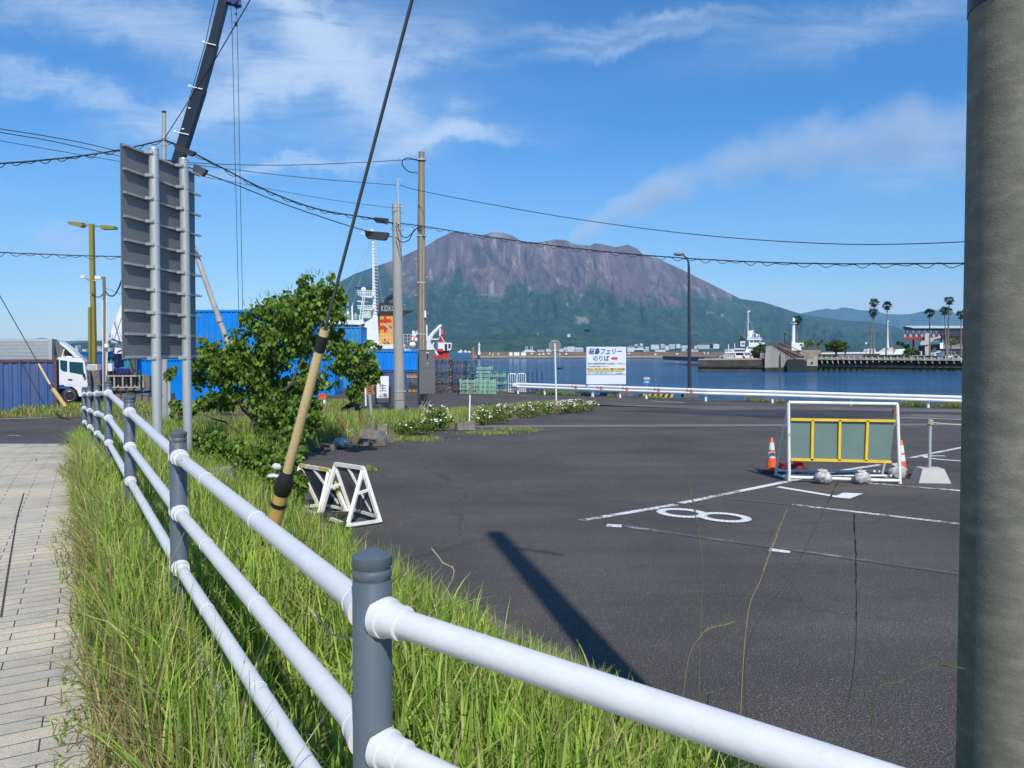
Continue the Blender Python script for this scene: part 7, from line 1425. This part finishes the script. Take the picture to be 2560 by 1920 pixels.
# ---- terminal with the red truss walkway
EXD = .54
TY = 215.; tb = thing('terminal_building', 'ferry terminal with curved canopy roof, red truss walkway and outside stairs', 'building', (P(2380, 880, TY).x, TY, 0))
tg = M('terminal_grey', (.20, .19, .20), .85, var=.1, scale=.3); tgd = M('terminal_dark', (.08, .08, .09), .8); trd = M('truss_red', (.33, .015, .025), .6); 
def tp_(name, pts, mat, th=12, dy=0, par=None): return pxp(name, par or tb, pts, TY+dy, th, mat)
tp_('block', [(2353, 824), (2620, 824), (2620, 891), (2358, 891)], tg, 25, 2); tp_('upper_band', [(2351, 824), (2620, 824), (2620, 839), (2351, 839)], M('terminal_mid', (.26, .25, .26), .85), 1, 1); tp_('lower_band', [(2356, 866), (2620, 866), (2620, 872), (2356, 872)], M('terminal_band', (.24, .23, .24), .85) , .6, 1.4)
for i in range(7):
    x = 2362+i*14; w_ = tp_('window', [(x, 844), (x+10, 844), (x+10, 858), (x, 858)], shd, .2, 1.8); tp_('window', [(x, 875), (x+10, 875), (x+10, 888), (x, 888)], shd, .2, 1.8)
roof_l = M('roof_pale_blue', (.50, .60, .66), .35, .3); tp_('canopy_roof', [(2261, 816), (2268, 814.5), (2620, 814.5), (2620, 820.5), (2284, 820.5), (2275, 818)], roof_l, 14, -1); tp_('canopy_edge', [(2257, 819), (2260, 816), (2268, 815.5), (2280, 820.5), (2620, 821), (2620, 823.5), (2262, 823.5), (2258, 822)], dark_steel, 13, -.5)
k = MB(); xs_ = [2264, 2290, 2305, 2320, 2335, 2348]
for i in range(13):
    x = 2262+i*7.2; k.beam(P(x, 824 if i % 2 == 0 else 842, TY-.5), P(x+7.2, 842 if i % 2 == 0 else 824, TY-.5), .2)
obj('truss', k, M('truss_dark_red', (.06, .015, .045), .6), tb); tp_('walkway', [(2259, 843), (2350, 843), (2350, 849), (2264, 849)], trd, 5, -1); tp_('walkway_parapet', [(2260, 836), (2350, 836), (2350, 843), (2260, 843)], M('parapet_grey', (.35, .34, .35), .8), 4, .5); tp_('column', [(2281, 849), (2286, 849), (2286, 889), (2281, 889)], trd, 1, 1)
tp_('stair_upper', [(2300, 858), (2304, 853), (2330, 845), (2352, 840), (2352, 845), (2336, 848), (2320, 862), (2302, 863)], M('stair_concrete', (.42, .39, .37), .85), 2, -3); tp_('stair_wall', [(2312, 834), (2322, 832), (2322, 855), (2312, 858)], bpy.data.materials['stair_concrete'], 1, -2); tp_('stair_tower', [(2312, 862), (2322, 862), (2322, 889), (2313, 889)], bpy.data.materials['stair_concrete'], 3, -2.5); tp_('stair_lower', [(2328, 888), (2345, 876), (2354, 876), (2354, 879), (2338, 890), (2328, 890)], bpy.data.materials['stair_concrete'], 2, -3.5)
tp_('ground_floor', [(2296, 864), (2354, 860), (2356, 890), (2296, 890)], tgd, 8, 4); k = MB(); k.pix([(2350, 857), (2358, 857), (2358, 872), (2350, 872)], TY-4, .5); obj('sign_board', k, white, tb); k = MB(); k.pix([(2297, 878), (2305, 878), (2305, 887), (2297, 887)], PY+16, .4); obj('white_board', k, white, None, 'small white board standing right of the shrub before the terminal', 'board')
k = MB(); q = P(2340, 890, 196)
def car(label, px, D, L=4.3, H=1.6, mat=tw):
    c = P(px, 891, D); c.z = .7; r = thing('parked_car', label, 'car', c, 'cars parked before the terminal'); k = MB(); s = L
    b = [(-.5, .2), (-.5, .52), (-.44, .62), (-.36, .95), (-.3, 1.0), (.08, 1.0), (.2, .92), (.32, .62), (.47, .52), (.5, .4), (.5, .2)]; k.prism([c+Vector((a*s, 0, z*H)) for a, z in b][::-1], (0, 1.65, 0)); bd = obj('body', k, mat, r)
    for q in ([(-.34, .66), (-.31, .9), (-.1, .93), (-.1, .66)], [(-.07, .66), (-.07, .93), (.07, .93), (.17, .88), (.27, .66)]): k = MB(); k.prism([c+Vector((a*s, -.03, z*H)) for a, z in q], (0, .02, 0)); obj('window', k, shd, bd)
    for a in (-.31, .31): k = wheel(MB(), c+Vector((a*s, .1, .31)), .32, .2); obj('wheel', k, black, r)
car('white estate car parked before the terminal', 2376, 172); car('white compact car parked left of the estate car', 2352, 175, 3.8, 1.4)
# ================================================================ SMOKE over the crater
def smoke():
    Y_ = 8200.; cl = [(1420, 596, 14), (1455, 588, 34), (1500, 558, 48), (1560, 520, 58), (1640, 478, 66), (1740, 440, 76), (1860, 402, 92), (2000, 372, 108), (2160, 350, 124), (2330, 335, 140), (2520, 330, 160), (2720, 330, 170)]
    pts = [P(a, b, Y_) for a, b, r in cl]; k = MB(); rr = [r/F*Y_ for a, b, r in cl]; pts2 = catm(pts, 4); r2 = np.interp(np.linspace(0, len(rr)-1, len(pts2)), range(len(rr)), rr); k.tube(pts2, list(r2), 20)
    m = bpy.data.materials.new('volcanic_smoke'); m.use_nodes = True; t = NT(m.node_tree); t.n.clear(); o = t.n.new('ShaderNodeOutputMaterial'); g = t.n.new('ShaderNodeTexCoord')
    n = t.node('ShaderNodeTexNoise', i_Scale=.0022, i_Detail=5, i_Roughness=.62); t.l.new(g.outputs['Object'], n.inputs[0])
    # density falls off from the plume's axis
    sx = t.n.new('ShaderNodeSeparateXYZ'); t.l.new(g.outputs['Object'], sx.inputs[0])
    fc = t.n.new('ShaderNodeFloatCurve'); x0, x1 = pts[0].x, pts[-1].x; zs = [(p.x-x0)/(x1-x0) for p in pts]; u = t.math('DIVIDE', t.math('SUBTRACT', sx.outputs[0], x0), x1-x0, clamp=True); t.l.new(u, fc.inputs['Value'])
    cv = fc.mapping.curves[0]; zmin = min(p.z for p in pts); zmax = max(p.z for p in pts)
    while len(cv.points) < len(pts): cv.points.new(.5, .5)
    for i, p in enumerate(pts): cv.points[i].location = (zs[i], (p.z-zmin)/(zmax-zmin))
    fc.mapping.update(); zc = t.math('MULTIPLY_ADD', fc.outputs[0], zmax-zmin, zmin); fr = t.math('MULTIPLY_ADD', u, rr[-1]-rr[0]*3, rr[0]*3)
    dz = t.math('DIVIDE', t.math('SUBTRACT', sx.outputs[2], zc), fr); dy = t.math('DIVIDE', t.math('SUBTRACT', sx.outputs[1], Y_), fr)
    rad = t.math('SQRT', t.math('ADD', t.math('MULTIPLY', dz, dz), t.math('MULTIPLY', dy, dy)))
    nn = t.math('ADD', t.math('MULTIPLY', t.math('SUBTRACT', n.outputs['Fac'], .5), 3.2), .62); d = t.math('ADD', t.math('SUBTRACT', .80, rad), t.math('MULTIPLY', t.math('SUBTRACT', n.outputs['Fac'], .5), 1.9), clamp=True); dens_ = t.math('MULTIPLY', d, t.math('DIVIDE', 1.15, fr))
    fe = t.math('MULTIPLY', u, 90., clamp=True); dens_ = t.math('MULTIPLY', dens_, fe)
    v = t.node('ShaderNodeVolumePrincipled'); v.inputs['Color'].default_value = (1, .99, 1, 1); v.inputs['Anisotropy'].default_value = -.35; t.l.new(dens_, v.inputs['Density']); t.l.new(v.outputs[0], o.inputs['Volume'])
    obj('smoke', k, m, None, kind='stuff')
smoke()
# ================================================================ HAZE
def haze():
    mb = MB(); mb.box((1000, 8150, 1098), (36000, 16700, 2204)); m = bpy.data.materials.new('haze_air'); m.use_nodes = True; t = NT(m.node_tree); t.n.clear()
    o = t.n.new('ShaderNodeOutputMaterial'); v = t.node('ShaderNodeVolumePrincipled', i_Density=5.0e-5, i_Anisotropy=-.2); v.inputs['Color'].default_value = (.36, .68, 1.0, 1); t.l.new(v.outputs[0], o.inputs['Volume'])
    h = obj('haze', mb, m, kind='stuff')
haze()
